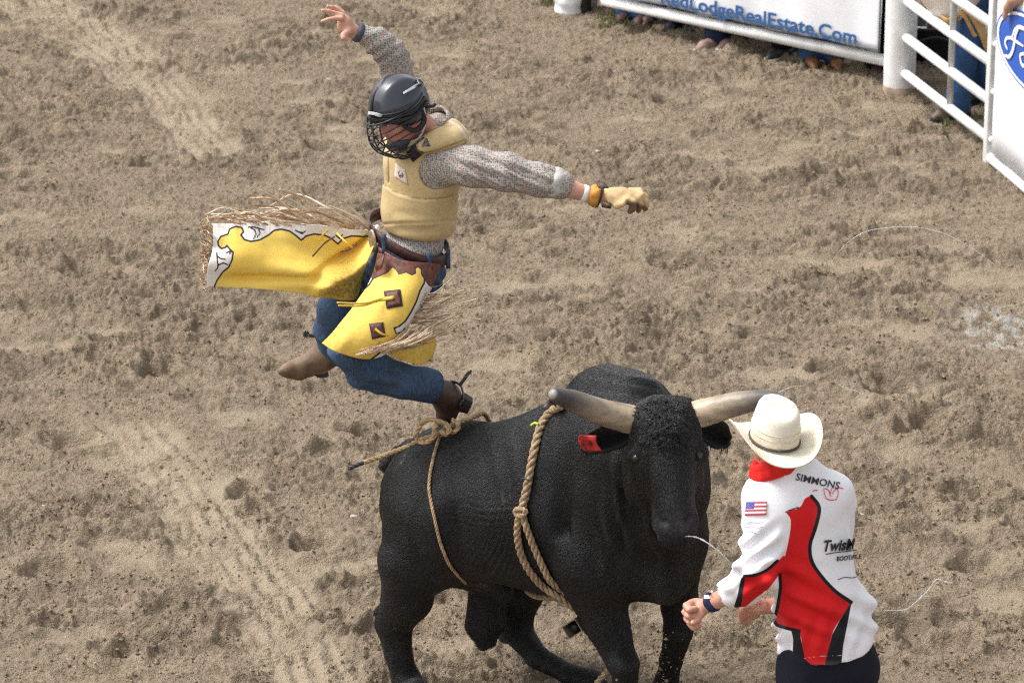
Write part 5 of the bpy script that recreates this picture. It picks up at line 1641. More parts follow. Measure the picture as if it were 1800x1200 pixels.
gcuff = ring('glove_cuff', at(1044, 344, 14.93), at(1060, 347, 14.93) - at(1030, 340, 14.93), .036, .040, MAT_GCUFF, rider, .047, .004, wob=.003)
MAT_TAPE = mat('white_tape', (.78, .77, .75), .8)
ring('wrist_tape', at(1027, 340, 14.93), armd, .0335, .028, MAT_TAPE, rider, None, .002)
MAT_LEATHER = mat('dark_leather', (.055, .032, .022), .5, .4, noise=.5, nscale=30, bump=.4)
ring('glove_strap', at(1053, 346, 14.93), at(1060, 347, 14.93) - at(1030, 338, 14.93), .042, .014, MAT_LEATHER, gcuff, None, .003)
rows = [[at(1048, 324, 14.90), at(1050, 327, 14.88), at(1053, 331, 14.87)], [at(1058, 320, 14.89), at(1059, 325, 14.87), at(1061, 331, 14.86)], [at(1066, 325, 14.88), at(1068, 328, 14.86), at(1070, 331, 14.86)]]
V, F = sheet_geo(spline_grid(rows, 5, 5), .006); mesh_obj('glove_flap', V, F, MAT_LEATHER, gcuff)
rows = [[at(1056, 355, 14.88), at(1058, 360, 14.87), at(1059, 364, 14.87)], [at(1066, 357, 14.86), at(1068, 361, 14.85), at(1068, 366, 14.85)], [at(1073, 358, 14.86), at(1075, 362, 14.85), at(1073, 366, 14.85)]]
V, F = sheet_geo(spline_grid(rows, 5, 5), .007); mesh_obj('glove_flap', V, F, MAT_LEATHER, gcuff)
g = Geo(); g.tube(crom([at(1046, 362, 14.9), at(1043, 368, 14.89), at(1038, 371, 14.89)], 4), .003, 6, True, .5); g.build('lace', MAT_GLOVE, gcuff)

# ---------------- jeans
t = new_mat('denim', .85, .15)
c = t.mix(t.below(t.noise(6, 5), .5, .2), (.052, .092, .165), (.026, .044, .082))
c = t.mix(t.math('MULTIPLY', t.below(t.noise(160, 3, stretch=(1, 1, .3)), .45, .12), .5), c, (.11, .165, .25))
c = t.mix(t.math('MULTIPLY', t.below(t.noise(14, 4), .40, .08), .55), c, (.055, .060, .068)); t.color(c)
t.bump(t.noise(26, 5), .4, .012)
MAT_DENIM = t.m
jf = Field((-.82, 14.62, 1.15), (-.10, 15.55, 2.2), .0062)
jf.ell(at(719, 447, 15.13), (.128, .158, .085), TA, 0)
jf.ell(at(712, 480, 15.14), (.135, .165, .10), TA, .05)
jf.half(at(719, 421, 15.13), np.array([0, 0, 1.0]) - .3 * TA[0] + .3 * TA[1])
jf.chain([at(735, 482, 15.05), at(672, 552, 14.93), at(612, 615, 14.86)], [.105, .095, .076], .03, .05)
jf.chain([at(612, 622, 14.86), at(640, 648, 14.9), at(700, 668, 14.96), at(750, 677, 15.03), at(764, 680, 15.05)], [.072, .074, .068, .065, .067], .025, .03)
jf.chain([at(700, 478, 15.24), at(640, 512, 15.2), at(592, 545, 15.13)], [.105, .09, .074], .03, .05)
jf.chain([at(592, 545, 15.13), at(586, 580, 15.17), at(588, 618, 15.2)], [.074, .078, .068], .025, .03)
dsh = unit(at(770, 682, 15.06) - at(700, 666, 14.96))
jf.half(at(764, 677, 15.05), dsh)
jf.cone(at(752, 678, 15.03), at(790, 686, 15.08), .050, .050, .004, True)
def jean_disp(v, nn):
    q = to_px(v); x, y = q[:, 0], q[:, 1]
    d = .005 * vnoise3(v * 9, 51) + .016 * (.3 - np.abs(vnoise3(v @ np.array([[.8, 0, .6], [0, 1, 0], [-.6, 0, .8]]) * np.array([6, 9, 17]), 55))) * sstep(560, 600, y) * (1 - sstep(740, 765, x))
    d += .011 * np.sin(2 * np.pi * ((x - 600) * -.45 + (y - 620) + 16 * vnoise3(v * 5, 52)) / 34) * sstep(600, 630, y) * (1 - sstep(735, 760, x)) * sstep(-.3, .4, vnoise3(v * 5, 54))
    d += .005 * np.sin(2 * np.pi * ((y - 440) * .5 - (x - 660) + 9 * vnoise3(v * 6, 53)) / 17) * (1 - sstep(500, 530, y)) * sstep(448, 470, y)
    return d
jeans = solid('jeans', jf, MAT_DENIM, rider, 3, jean_disp)
JEAN = bvh_of(jeans)

# ---------------- boots
MAT_BOOT = mat('boot_dark_brown', (.075, .042, .032), .5, .45, noise=.45, nscale=16, bump=.35, bscale=40)
MAT_BOOT2 = mat('boot_tan_brown', (.215, .135, .085), .6, .35, noise=.45, nscale=14, bump=.35, bscale=40)
MAT_SOLE = mat('boot_sole', (.028, .024, .022), .7)
def make_boot(name, ankle, shaft, heel, toe, soledir, m, lab=None):
    """a western boot from its shaft through the ankle to heel and toe"""
    lo = np.minimum.reduce([ankle, shaft, heel, toe]) - .11; hi = np.maximum.reduce([ankle, shaft, heel, toe]) + .11
    f = Field(lo, hi, .005)
    sdv = unit(soledir); fd = unit(toe - heel)
    mid = heel * .45 + toe * .55
    f.cone(shaft, ankle, .056, .050, 0)
    f.cone(ankle, heel + fd * .035 - sdv * .02, .050, .040, .03)
    f.cone(ankle + fd * .02, mid - sdv * .008, .047, .040, .04)
    f.cone(mid - sdv * .005, toe - fd * .04 - sdv * .004, .041, .028, .03)
    f.cone(toe - fd * .045 - sdv * .004, toe - fd * .012, .028, .013, .02)
    f.half(mid + sdv * .024, sdv)
    b = solid(name, f, m, rider, 3, lambda v, nn: .0022 * vnoise3(v * 26, 61))
    # sole and stacked heel
    g = Geo(); lat = np.cross(fd, sdv)
    outline = [(-.00, .020), (.03, .031), (.08, .029), (.14, .040), (.19, .041), (.235, .028), (.262, .008)]
    L = np.linalg.norm(toe - heel); pts = [(a / .265 * L, w) for a, w in outline]
    ring_ = [(a, w) for a, w in pts] + [(a, -w) for a, w in pts[::-1]]
    for d0 in (.024, .032):
        pass
    V = [heel + fd * a + lat * w + sdv * .0235 for a, w in ring_] + [heel + fd * a + lat * w + sdv * .0315 for a, w in ring_]
    n = len(ring_); F = [list(range(n))[::-1], list(range(n, 2 * n))] + [[i, (i + 1) % n, n + (i + 1) % n, n + i] for i in range(n)]
    g.add(V, F); g.build('sole', MAT_SOLE, b, smooth=False)
    g = Geo()
    hp_ = [(.0, .02), (.02, .030), (.05, .030), (.068, .024)]; rg = [(a, w) for a, w in hp_] + [(a, -w) for a, w in hp_[::-1]]
    V = [heel + fd * a + lat * w + sdv * .032 for a, w in rg] + [heel + fd * (a * .85 + .004) + lat * w * .88 + sdv * .068 for a, w in rg]
    n = len(rg); F = [list(range(n))[::-1], list(range(n, 2 * n))] + [[i, (i + 1) % n, n + (i + 1) % n, n + i] for i in range(n)]
    g.add(V, F); g.build('heel', MAT_SOLE, b, smooth=False)
    if lab: b['label'] = lab
    return b
near_boot = make_boot('boot', at(786, 694, 15.08), at(748, 680, 15.03), at(806, 690, 15.08), at(774, 752, 15.12), np.array([.87, .12, -.47]), MAT_BOOT)
far_boot = make_boot('boot', at(572, 626, 15.2), at(588, 600, 15.2), at(572, 644, 15.26), at(490, 653, 15.14), np.array([.16, .72, -.67]), MAT_BOOT2)
# spurs: a heel band, a shank and a rowel
MAT_SPUR = mat('spur_steel', (.16, .155, .155), .45, .5, .7, noise=.4, nscale=60)
def spur(name, ankle, heel, out, parent, wheel):
    g = Geo(); out = unit(out); lat = unit(np.cross(out, wheel)); 
    g.tube(crom([heel - out * .055 + lat * .050, heel - out * .015 + lat * .046, heel + out * .012, heel - out * .015 - lat * .046, heel - out * .055 - lat * .050], 6), .0065, 8, True, .5)
    g.tube(crom([heel + out * .010, heel + out * .040, heel + out * .062 + wheel * .006], 5), [.0075] * 10 + [.006], 8)
    s = g.build(name, MAT_SPUR, parent)
    g = Geo(); c = heel + out * .068 + wheel * .008
    B1, B2 = out, unit(np.cross(lat, out)); V = []; n = 10
    for k in range(2 * n):
        a = math.pi * k / n; r = .020 if k % 2 == 0 else .011
        V.append(c + r * (math.cos(a) * B1 + math.sin(a) * B2))
    V = [p + lat * .002 for p in V] + [p - lat * .002 for p in V]; n2 = 2 * n
    g.add(V, [list(range(n2)), list(range(n2, 2 * n2))[::-1]] + [[i, n2 + i, n2 + (i + 1) % n2, (i + 1) % n2] for i in range(n2)])
    g.build('rowel', MAT_SPUR, s, smooth=False)
spur('spur', None, at(806, 680, 15.07), at(830, 646, 15.05) - at(806, 680, 15.07), near_boot, unit([.5, 0, .6]))
spur('spur', None, at(566, 590, 15.24), at(515, 593, 15.2) - at(566, 592, 15.24), far_boot, unit([0, 0, 1]))

# ---------------- belt and the tie of the chaps
t = new_mat('tooled_brown_leather', .5, .4)
t.color(t.mix(t.below(t.noise(45, 4), .5, .12), (.165, .062, .042), (.075, .028, .020))); t.bump(t.noise(60, 4), .6, .008); MAT_BELT = t.m
def waist(px, py, a, rx, ry, off=0):
    c = at(px, py, 15.13)
    return c + TA[0] * (rx + off) * math.cos(a) + TA[1] * (ry + off) * math.sin(a)
belt = empty('belt', at(720, 434, 15.13)); attach(belt, rider)
rows = []
for dz in (.024, -.024):
    rows.append([waist(719, 418, a, .152, .184) + np.array([0, 0, dz - .052 * math.sin(a) + .045 * math.cos(a) + .004 * math.sin(a * 3)]) for a in np.linspace(0, 2 * np.pi, 60)])
G = np.array(rows); G = np.array([G[0] * (1 - k) + G[1] * k for k in (0, .5, 1)])
MAT_BELT2 = mat('belt_leather', (.060, .022, .018), .42, .45, noise=.4, nscale=30, bump=.3)
V, F = sheet_geo(G, .006); mesh_obj('strap', V, F, MAT_BELT2, belt)
rows = []
for dz in (.016, -.016):
    rows.append([waist(721, 431, a, .162, .194) + np.array([0, 0, dz - .056 * math.sin(a) + .03 * math.cos(a)]) for a in np.linspace(.15, 1.25, 18)])
G = np.array(rows); G = np.array([G[0] * (1 - k) + G[1] * k for k in (0, .5, 1)])
V, F = sheet_geo(G, .005); mesh_obj('billet', V, F, mat('billet_leather', (.20, .060, .040), .42, .45, noise=.4, nscale=40, bump=.4), belt)
MAT_SILVERB = mat('buckle_silver', (.55, .48, .40), .4, .5, .7, noise=.4, nscale=60)
bc_ = waist(719, 410, -.05, .162, .194); Bb = basis(TA[0])
f = Field(bc_ - .07, bc_ + .07, .004); f.ell(bc_, (.010, .030, .050), Bb, 0); f.ell(bc_ + TA[0] * .010, (.006, .021, .040), Bb, .004, True)
solid('buckle', f, MAT_SILVERB, belt, 2)
for a in (.35, 1.5, 2.2):
    C = [waist(719, 418, a, .156, .188, .004) + np.array([0, 0, z - .052 * math.sin(a) + .045 * math.cos(a)]) for z in (.040, .02, 0, -.02, -.042)]
    g = Geo(); g.tube(C, .009, 8, True, .35); g.build('belt_loop', MAT_DENIM, jeans)

# ---------------- chaps: yellow leather with white scrolled borders
STROKES = [[(437, 400), (444, 399.5), (452, 401), (464, 404.5)], [(441, 401), (448, 405), (450, 412), (446, 420)], [(455, 404), (457, 410), (452, 418)], [(381, 445), (383, 470), (378, 476)], [(381, 450), (388, 455), (396, 456)],
           [(398, 445), (406, 441), (404, 447)], [(384, 466), (392, 462), (400, 465)], [(519, 405), (531, 411), (537, 406)], [(527, 408), (532, 409)], [(590, 413), (597, 419), (602, 412)],
           [(700, 585), (707, 582), (711, 576)]]
def z3(pts): return [(330 + x / 4.865, 320 + y / 4.865) for x, y in pts]
YEL_FAR = z3([(228, 890), (250, 838), (300, 765), (350, 725), (378, 665), (388, 600), (360, 578), (335, 543), (322, 562), (290, 572), (262, 545), (258, 510), (285, 468), (345, 448), (358, 405), (410, 382), (462, 392), (478, 428),
              (455, 455), (485, 495), (540, 510), (615, 497), (690, 455), (740, 415), (800, 405), (870, 420), (930, 462), (970, 497), (1010, 462), (1080, 443), (1160, 450), (1225, 478), (1285, 528), (1325, 482), (1400, 460), (1530, 466),
              (1750, 480), (1750, 1300), (100, 1300)])
YEL_NEAR = [(650, 500), (656, 490), (670, 484), (682, 478), (690, 468), (697, 474), (702, 482), (714, 478), (724, 483), (730, 480), (729, 472), (735, 468), (741, 474), (741, 482), (746, 490), (745, 498), (738, 510), (731, 530), (722, 548), (712, 564), (700, 574), (692, 576),
            (696, 585), (700, 592), (690, 602), (640, 640), (560, 640), (540, 600)]
YOKE = [(640, 480), (668, 438), (780, 446), (780, 520), (752, 500), (746, 490), (741, 482), (741, 474), (735, 468), (729, 472), (730, 480), (724, 483), (714, 478), (702, 482), (697, 474), (690, 468), (682, 478), (670, 484), (656, 490)]
t = new_mat('chap_leather', .62, .25)
ye = t.mix(t.below(t.noise(5, 5), .5, .22), (.87, .64, .14), (.80, .54, .095))
ye = t.mix(t.math('MULTIPLY', t.attr('browning'), t.below(t.noise(85, 6), .54, .2)), ye, (.33, .20, .04))  # blotchy brown over the yellow, densest at the far flap's lower right fold
c = t.mix(t.below(t.attr('yellow'), 0.0, .35), (.76, .73, .69), ye)
c = t.mix(t.below(t.attr('outline'), 1.5, .4), c, (.030, .022, .032))
yk = t.mix(t.below(t.noise(45, 4), .5, .12), (.175, .070, .050), (.085, .034, .026))
c = t.mix(t.below(t.attr('yoke'), 0.0, .3), c, yk)
c = t.mix(t.below(t.attr('rim'), 1.0, .4), c, (.05, .04, .055))
t.color(c); t.bump(t.noise(24, 5), .22, .01)
MAT_CHAP = t.m

def chap_sheet(name, rows, nu, nv, yel, yoke, parent, wave=None, browning=None, thick=.004):
    G = spline_grid(rows, nu, nv)
    if wave is not None: G = G + wave(G)
    V, F = sheet_geo(G, thick)
    o = mesh_obj(name, V, F, MAT_CHAP, parent)
    q = to_px(G.reshape(-1, 3)); q = np.concatenate([q, q])
    y = poly_sd(q, yel) if yel else np.full(len(q), -9.0)
    line = np.abs(y) if yel else np.full(len(q), 9.0)
    for s in STROKES:
        for a, b in zip(s[:-1], s[1:]):
            a, b = np.array(a), np.array(b); e = b - a
            tt = np.clip(((q - a) @ e) / (e @ e), 0, 1)
            line = np.minimum(line, np.linalg.norm(q - a - tt[:, None] * e, axis=1) + .25)
    float_attr(o, 'yellow', y); float_attr(o, 'outline', line)
    yo = poly_sd(q, yoke) if yoke else np.full(len(q), 9.0)
    float_attr(o, 'yoke', yo); float_attr(o, 'rim', np.abs(yo) if yoke else np.full(len(q), 9.0))
    float_attr(o, 'browning', np.clip(browning(q), 0, 1) if browning is not None else np.zeros(len(q)))
    return o, G
chaps = empty('chaps', at(715, 440, 15.1)); attach(chaps, rider)
rows = []
for (x, yt, yb, sw) in ((371, 391, 503, 0.0), (430, 390, 506, .012), (500, 393, 512, .03), (560, 398, 521, .055), (612, 402, 529, .05), (648, 404, 516, .02), (668, 405, 470, .0)):
    row = []
    for k in range(7):
        s = k / 6
        px_ = x + (6 if x < 380 else 0) * (.5 - abs(s - .5)) - (18 * s if 640 < x < 660 else 0) - (30 * s if x > 660 else 0)
        bul = -.06 * math.sin(math.pi * min(s * 1.25, 1)) + sw * math.sin(2 * math.pi * (s * 1.1 - .15)) + .09 * (1 - s)
        near_ = max(0.0, 1 - (x - 371) / 70)
        px_ += near_ * (5.5 * math.sin(s * 5.2 + .4) - 3); yy_ = yt + (yb - yt) * s + 2.5 * math.sin(x / 31) * (1 - s) + near_ * 5 * (1 - s) ** 3
        row.append(at(px_, yy_, 14.99 + 1.25 * bul + (x - 370) / 300 * .08 + .05 * near_ * math.sin(s * 6)))
    rows.append(row)
def flap_fold(G):
    q = to_px(G.reshape(-1, 3)); x, y = q[:, 0], q[:, 1]
    c1 = 503 - .62 * np.maximum(x - 540, 0) - .0010 * np.maximum(x - 540, 0) ** 2 + 3 * np.sin(x / 19)
    on = sstep(535, 585, x)
    d = .075 * np.exp(-((y - c1 + 6) / 11) ** 2) * on - .05 * np.exp(-((y - c1 - 22) / 16) ** 2) * on
    c2 = 489 + .02 * (x - 400)
    d += .028 * np.exp(-((y - c2) / 7) ** 2) * (1 - sstep(560, 610, x)) * sstep(385, 430, x)
    d += .011 * vnoise3(G.reshape(-1, 3) * 7, 88) + .003 * vnoise3(G.reshape(-1, 3) * 22, 89)
    return (d[:, None] * np.array([0, 1.0, 0])).reshape(G.shape)
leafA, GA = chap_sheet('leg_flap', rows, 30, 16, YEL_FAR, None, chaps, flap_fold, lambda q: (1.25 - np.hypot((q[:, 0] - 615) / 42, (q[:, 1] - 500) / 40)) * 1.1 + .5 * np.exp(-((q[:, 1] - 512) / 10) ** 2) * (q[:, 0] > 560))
rows = []
for pts, Ys in (([(664, 446), (695, 456), (735, 464), (768, 466), (776, 472)], (14.98, 14.91, 14.885, 14.93, 15.02)),
                ([(658, 474), (689, 480), (724, 486), (754, 490), (766, 496)], (14.95, 14.875, 14.85, 14.885, 14.97)),
                ([(645, 505), (676, 510), (710, 516), (738, 520), (750, 522)], (14.90, 14.83, 14.80, 14.83, 14.92)),
                ([(618, 545), (650, 552), (685, 560), (714, 566), (726, 562)], (14.84, 14.78, 14.755, 14.78, 14.87)),
                ([(586, 582), (616, 592), (650, 600), (684, 604), (706, 592)], (14.80, 14.745, 14.735, 14.76, 14.82)),
                ([(566, 602), (592, 618), (626, 630), (660, 628), (694, 610)], (14.785, 14.74, 14.74, 14.775, 14.82))):
    rows.append([at(x, y, Y) for (x, y), Y in zip(pts, Ys)])
leafB, GB = chap_sheet('leg_flap', rows, 16, 22, YEL_NEAR, YOKE, chaps, lambda G: (.012 * vnoise3(G.reshape(-1, 3) * 8, 90) + .005 * vnoise3(G.reshape(-1, 3) * 19, 91))[:, None].reshape(G.shape[0], G.shape[1], 1) * np.array([0, 1.0, .3]), lambda q: .22 + .3 * np.exp(-((q[:, 0] - 590) / 30) ** 2))
LEAFB = bvh_of(leafB); LEAFA = bvh_of(leafA)
rows = [[at(672, 604, 14.93), at(705, 600, 14.92), at(735, 594, 14.96), at(764, 586, 15.02)], [at(684, 622, 14.90), at(712, 618, 14.90), at(740, 614, 14.95), at(766, 606, 15.02)], [at(705, 632, 14.90), at(724, 638, 14.91), at(742, 640, 14.95), at(760, 628, 15.02)]]
leafC, GC_ = chap_sheet('back_flap', rows, 10, 10, None, None, chaps, None, lambda q: .45 + 0 * q[:, 0])
# square conchas with their tie strings
MAT_CONCHA = mat('concha_leather', (.14, .05, .035), .5, .4, noise=.4, nscale=60, bump=.4)
MAT_YSTR = mat('yellow_lace', (.74, .50, .06), .55)
MAT_CRIM = mat('concha_rim', (.035, .025, .035), .6)
for cx, cy, w in ((691, 526, 15), (663, 581, 13)):
    decal('concha_rim', LEAFB, [(cx - w - 1, cy - w + 1), (cx + w - 2, cy - w - 2), (cx + w + 2, cy + w - 3), (cx - w + 4, cy + w + 2)], MAT_CRIM, chaps, .003, 14.8)
    decal('concha', LEAFB, [(cx - w + 2, cy - w + 4), (cx + w - 5, cy - w + 1), (cx + w - 1, cy + w - 6), (cx - w + 7, cy + w - 1)], MAT_CONCHA, chaps, .0055, 14.8)
g = Geo(); g.tube(crom([snap(LEAFB, 694, 524, .012, 14.8), snap(LEAFB, 672, 529, .02, 14.8), at(640, 533, 14.74), at(592, 532, 14.72)], 8), np.linspace(.006, .0035, 25), 6, True, .4); g.build('lace', MAT_YSTR, chaps)
g = Geo(); g.tube(crom([snap(LEAFB, 692, 526, .012, 14.8), snap(LEAFB, 668, 532, .02, 14.8), at(636, 537, 14.74), at(594, 537, 14.72)], 8), np.linspace(.006, .0035, 25), 6, True, .4); g.build('lace', MAT_YSTR, chaps)
g = Geo(); g.tube(crom([snap(LEAFB, 660, 578, .012, 14.78), snap(LEAFB, 672, 586, .016, 14.78), at(688, 590, 14.75), at(700, 588, 14.76)], 8), np.linspace(.006, .0035, 25), 6, True, .4); g.build('lace', MAT_YSTR, chaps)
g = Geo(); g.tube(crom([at(578, 404, 14.98), at(568, 412, 14.93), at(561, 424, 14.92)], 6), .005, 6, True, .4); g.build('lace', MAT_YSTR, chaps)
g = Geo(); g.tube(crom([at(592, 410, 14.98), at(606, 424, 14.92), at(620, 436, 14.91)], 6), .005, 6, True, .4); g.build('lace', MAT_YSTR, chaps)
MAT_TIE2 = mat('brown_tie', (.17, .10, .055), .6)
g = Geo(); g.tube(crom([at(588, 416, 14.96), at(570, 428, 14.92), at(549, 451, 14.91)], 6), .0045, 6, True, .4); g.build('tie', MAT_TIE2, chaps)
g = Geo(); g.tube(crom([at(628, 428, 14.96), at(614, 438, 14.92), at(598, 442, 14.91)], 6), .0045, 6, True, .4); g.build('tie', MAT_TIE2, chaps)
# hanging leather tab by the hip
rows = [[at(668, 450, 14.93), at(676, 446, 14.9)], [at(660, 466, 14.9), at(673, 462, 14.87)], [at(662, 478, 14.9), at(672, 470, 14.87)]]
V, F = sheet_geo(spline_grid(rows, 5, 4), .005); mesh_obj('hip_tab', V, F, MAT_BELT, chaps)
# fringe: thin straps of hide whipped up by the throw
t = new_mat('fringe_hide', .75, .25)
t.color(t.mix(t.below(t.noise(38, 4), .5, .15), (.52, .37, .24), (.33, .20, .12))); MAT_FRINGE = t.m
t = new_mat('fringe_pale', .75, .25)
t.color(t.mix(t.below(t.noise(38, 4), .5, .15), (.74, .65, .53), (.54, .41, .28))); MAT_FRINGE2 = t.m
def strand(g, p, w, mi):
    C = crom(p, 7); n = len(C)
    g.tube(C, np.linspace(w, w * .6, n), 5, True, .22, mi)
g = Geo(); rr_ = random.Random(3)
for k in range(62):
    s = rr_.random() ** .8
    x0 = 385 + 270 * s; y0 = 392 + 12 * s; Yr = 15.09 + .07 * s + rr_.uniform(-.02, .03)
    L = rr_.uniform(70, 175) * (.6 + .4 * s); rise = rr_.uniform(.10, .40) * L * (1.0 if s > .25 else .5)
    x1 = max(x0 - L, 350 + rr_.uniform(0, 22)); cv = rr_.uniform(.05, .35)
    p = [at(x0, y0, Yr), at(x0 + (x1 - x0) * .35, y0 - rise * (.50 + cv * .5), Yr + rr_.uniform(-.05, .05)), at(x0 + (x1 - x0) * .7, y0 - rise * (.92 + cv * .5), Yr + rr_.uniform(-.1, .08)), at(x1, y0 - rise * (.95 + rr_.uniform(-.4, .25)), Yr + rr_.uniform(-.14, .1))]
    strand(g, p, rr_.uniform(.0018, .0066), 1 if rr_.random() < .55 else 0)
for pts in ([(655, 402), (640, 392), (610, 375), (578, 362)], [(655, 400), (618, 378), (595, 370), (560, 366)], [(600, 404), (560, 384), (520, 356), (497, 346)], [(600, 402), (565, 378), (545, 360), (527, 334)],
            [(560, 400), (525, 380), (490, 352), (458, 334)], [(655, 404), (630, 378), (600, 352), (580, 334)], [(590, 404), (550, 372), (520, 342), (490, 333)]):
    strand(g, [at(x, y, 15.12 - .03 * i) for i, (x, y) in enumerate(pts)], .0062, 1)
for k in range(70):      # tangled ends off the far hem
    y0 = 392 + 110 * rr_.random(); dx = rr_.uniform(8, 24)
    up = (500 - y0) / 110 * rr_.uniform(0, 20) - rr_.uniform(-9, 6)
    p = [at(374, y0, 15.05), at(374 - dx * .5, y0 - up * .6 - rr_.uniform(-4, 6), 15.05 + rr_.uniform(-.05, .05)), at(374 - dx * .9, y0 - up + rr_.uniform(-7, 7), 15.05 + rr_.uniform(-.06, .06)), at(374 - dx * .7 - rr_.uniform(0, 8), y0 - up - rr_.uniform(-8, 12), 15.06)]
    strand(g, p, rr_.uniform(.0022, .0042), 1 if rr_.random() < .25 else 0)
props(g.build('fringe', None, chaps, mats=[MAT_FRINGE, MAT_FRINGE2]), kind='stuff')
g = Geo()
for k in range(80):
    s = rr_.random() ** .7
    x0, y0 = 748 - 62 * s + rr_.uniform(-3, 3), 500 + 114 * s
    Yr = 14.90 - .08 * s
    L = rr_.uniform(45, 130); ang = rr_.uniform(.0, .50)
    p = [at(x0, y0, Yr), at(x0 + L * .35, y0 - L * .35 * ang * .35 + 2, Yr + rr_.uniform(-.04, .06)), at(x0 + L * .7, y0 - L * .7 * ang * .8 + rr_.uniform(-4, 4), Yr + rr_.uniform(-.06, .1)), at(x0 + L, y0 - L * ang * (1 + rr_.uniform(-.2, .25)), Yr + rr_.uniform(-.1, .14))]
    strand(g, p, rr_.uniform(.0010, .0034), 1 if rr_.random() < .5 else 0)
for k in range(45):
    x0 = rr_.uniform(625, 700); y0 = 622 - (x0 - 625) * .16 + rr_.uniform(-6, 5)
    L = rr_.uniform(40, 85)
    p = [at(x0, y0, 14.73), at(x0 + L * .35, y0 - L * .10, 14.70), at(x0 + L * .7, y0 - L * .24, 14.72), at(x0 + L, y0 - L * rr_.uniform(.3, .55), 14.75)]
    strand(g, p, rr_.uniform(.0025, .0045), 1 if rr_.random() < .35 else 0)
props(g.build('fringe', None, chaps, mats=[MAT_FRINGE, MAT_FRINGE2]), kind='stuff')
# ================================================================== the bullfighter on foot
FY = 13.5
man = empty('person', ground_at(1455, 1500), 'bullfighter seen from behind in a white and red jersey and pale straw hat', 'person')
BA = basis((-.42, .88, -.14), (-.20, .22, .95))          # chest: forward (away from us), left, up
mf = Field((.46, 13.02, -.01), (1.42, 14.05, 1.86), .0072)
def P(x, y, dy=0.0): return at(x, y, FY + dy)
mh = P(1362, 775, .02)
mf.ell(mh - BA[2] * .005, (.098, .078, .105), BA, 0)
mf.ell(mh + BA[0] * .05 - BA[2] * .07, (.055, .055, .06), BA, .04)
mf.cone(mh + BA[0] * .10 - BA[2] * .01, mh + BA[0] * .112 - BA[2] * .03, .011, .015, .015)
for s in (-1, 1):
    mf.ell(mh + BA[1] * .078 * s - BA[2] * .02, (.02, .012, .03), BA, .01)
    mf.ell(mh + BA[0] * .088 + BA[1] * .032 * s, (.016, .017, .011), BA, .01, True)
mf.cone(mh - BA[2] * .06 - BA[0] * .02, P(1385, 850), .062, .068, .03)
mf.ell(P(1412, 920), (.10, .165, .20), BA, .06)
mf.ell(P(1430, 1030), (.105, .145, .18), BA, .07)
mf.ell(P(1450, 1130), (.11, .15, .12), BA, .06)
mf.chain([P(1330, 872, -.04), P(1338, 985, -.10), P(1300, 1036, -.03), P(1252, 1058, .03), P(1228, 1070, .06)], [.058, .046, .042, .029, .028], .02, .04)
mf.chain([P(1475, 890, .12), P(1440, 1010, .30), P(1375, 1062, .30), P(1345, 1066, .27)], [.058, .046, .036, .029], .02, .04)
mf.chain([P(1418, 1160, -.04), P(1380, 1290, .12), P(1425, 1425, .0), P(1428, 1480, .0)], [.088, .070, .05, .045], .03, .05)
mf.chain([P(1490, 1160, .04), P(1500, 1310, .20), P(1545, 1420, .12), P(1560, 1470, .05)], [.088, .070, .05, .045], .03, .05)
# left fist swinging at the bull's chest
fk = basis((-.75, .4, -.45), (.5, 0, .8))
mf.ell(P(1222, 1070, .07), (.047, .032, .042), fk, .015)
for i, (x, y, d) in enumerate(((1207, 1062, .05), (1205, 1073, .06), (1208, 1084, .07), (1214, 1093, .08))):
    mf.chain([P(x + 8, y - 3, d), P(x - 1, y + 2, d - .02), P(x + 5, y + 9, d - .045), P(x + 15, y + 7, d - .03)], [.0145, .0135, .0125, .011], .004, .012)
mf.chain([P(1232, 1078, .03), P(1226, 1090, .01), P(1218, 1094, -.005)], [.015, .013, .011], .006, .015)
# right hand half open below the other sleeve
mf.ell(P(1332, 1064, .25), (.040, .028, .036), basis((-1, .2, -.4), (-.4, 0, 1)), .012)
for i, (x, y) in enumerate(((1310, 1062), (1308, 1070), (1310, 1078), (1318, 1083))):
    mf.chain([P(x + 12, y - 2, .235 + .012 * i), P(x, y + 3, .225 + .012 * i), P(x - 7, y + 9, .235 + .012 * i), P(x - 6, y + 15, .25 + .012 * i)], [.0125, .0115, .010, .0085], .004, .012)
mf.chain([P(1334, 1056, .215), P(1322, 1056, .195), P(1312, 1062, .19)], [.014, .012, .0095], .005, .014)
mbody = solid('body', mf, MAT_SKIN, man, 3)
nv_ = len(mbody.data.vertices)
float_attr(mbody, 'flush', np.full(nv_, .25)); float_attr(mbody, 'lips', np.zeros(nv_))

# ---------------- jersey: white, with red panels edged in black
t = new_mat('jersey_cloth', .8, .2)
mesh_dots = t.below(t.noise(320, 2), .45, .1)
red = t.mix(t.math('MULTIPLY', mesh_dots, .35), (.66, .014, .018), (.46, .010, .014))
c = t.mix(t.below(t.attr('red'), 0.0, .5), (.83, .83, .88), red)
c = t.mix(t.below(t.attr('black'), 0.0, .5), c, (.014, .014, .018))
c = t.mix(t.below(t.attr('seam'), .55, .4), c, (.60, .60, .66))
c = t.mix(t.attr('dirt'), c, (.55, .51, .46))
t.color(c); t.bump(t.noise(30, 4), .12, .01); MAT_JERSEY = t.m
jf2 = Field((.48, 13.0, .72), (1.44, 14.05, 1.70), .0066)
jf2.ell(P(1404, 905), (.128, .192, .185), BA, 0)
jf2.ell(P(1412, 880), (.105, .20, .10), BA, .06)
jf2.ell(P(1424, 985), (.128, .172, .20), BA, .07)
jf2.cone(P(1436, 1050, -.01), P(1452, 1140, -.01), .140, .158, .07)
jf2.cone(P(1415, 1060, .02), P(1416, 1135, .02), .10, .112, .06)
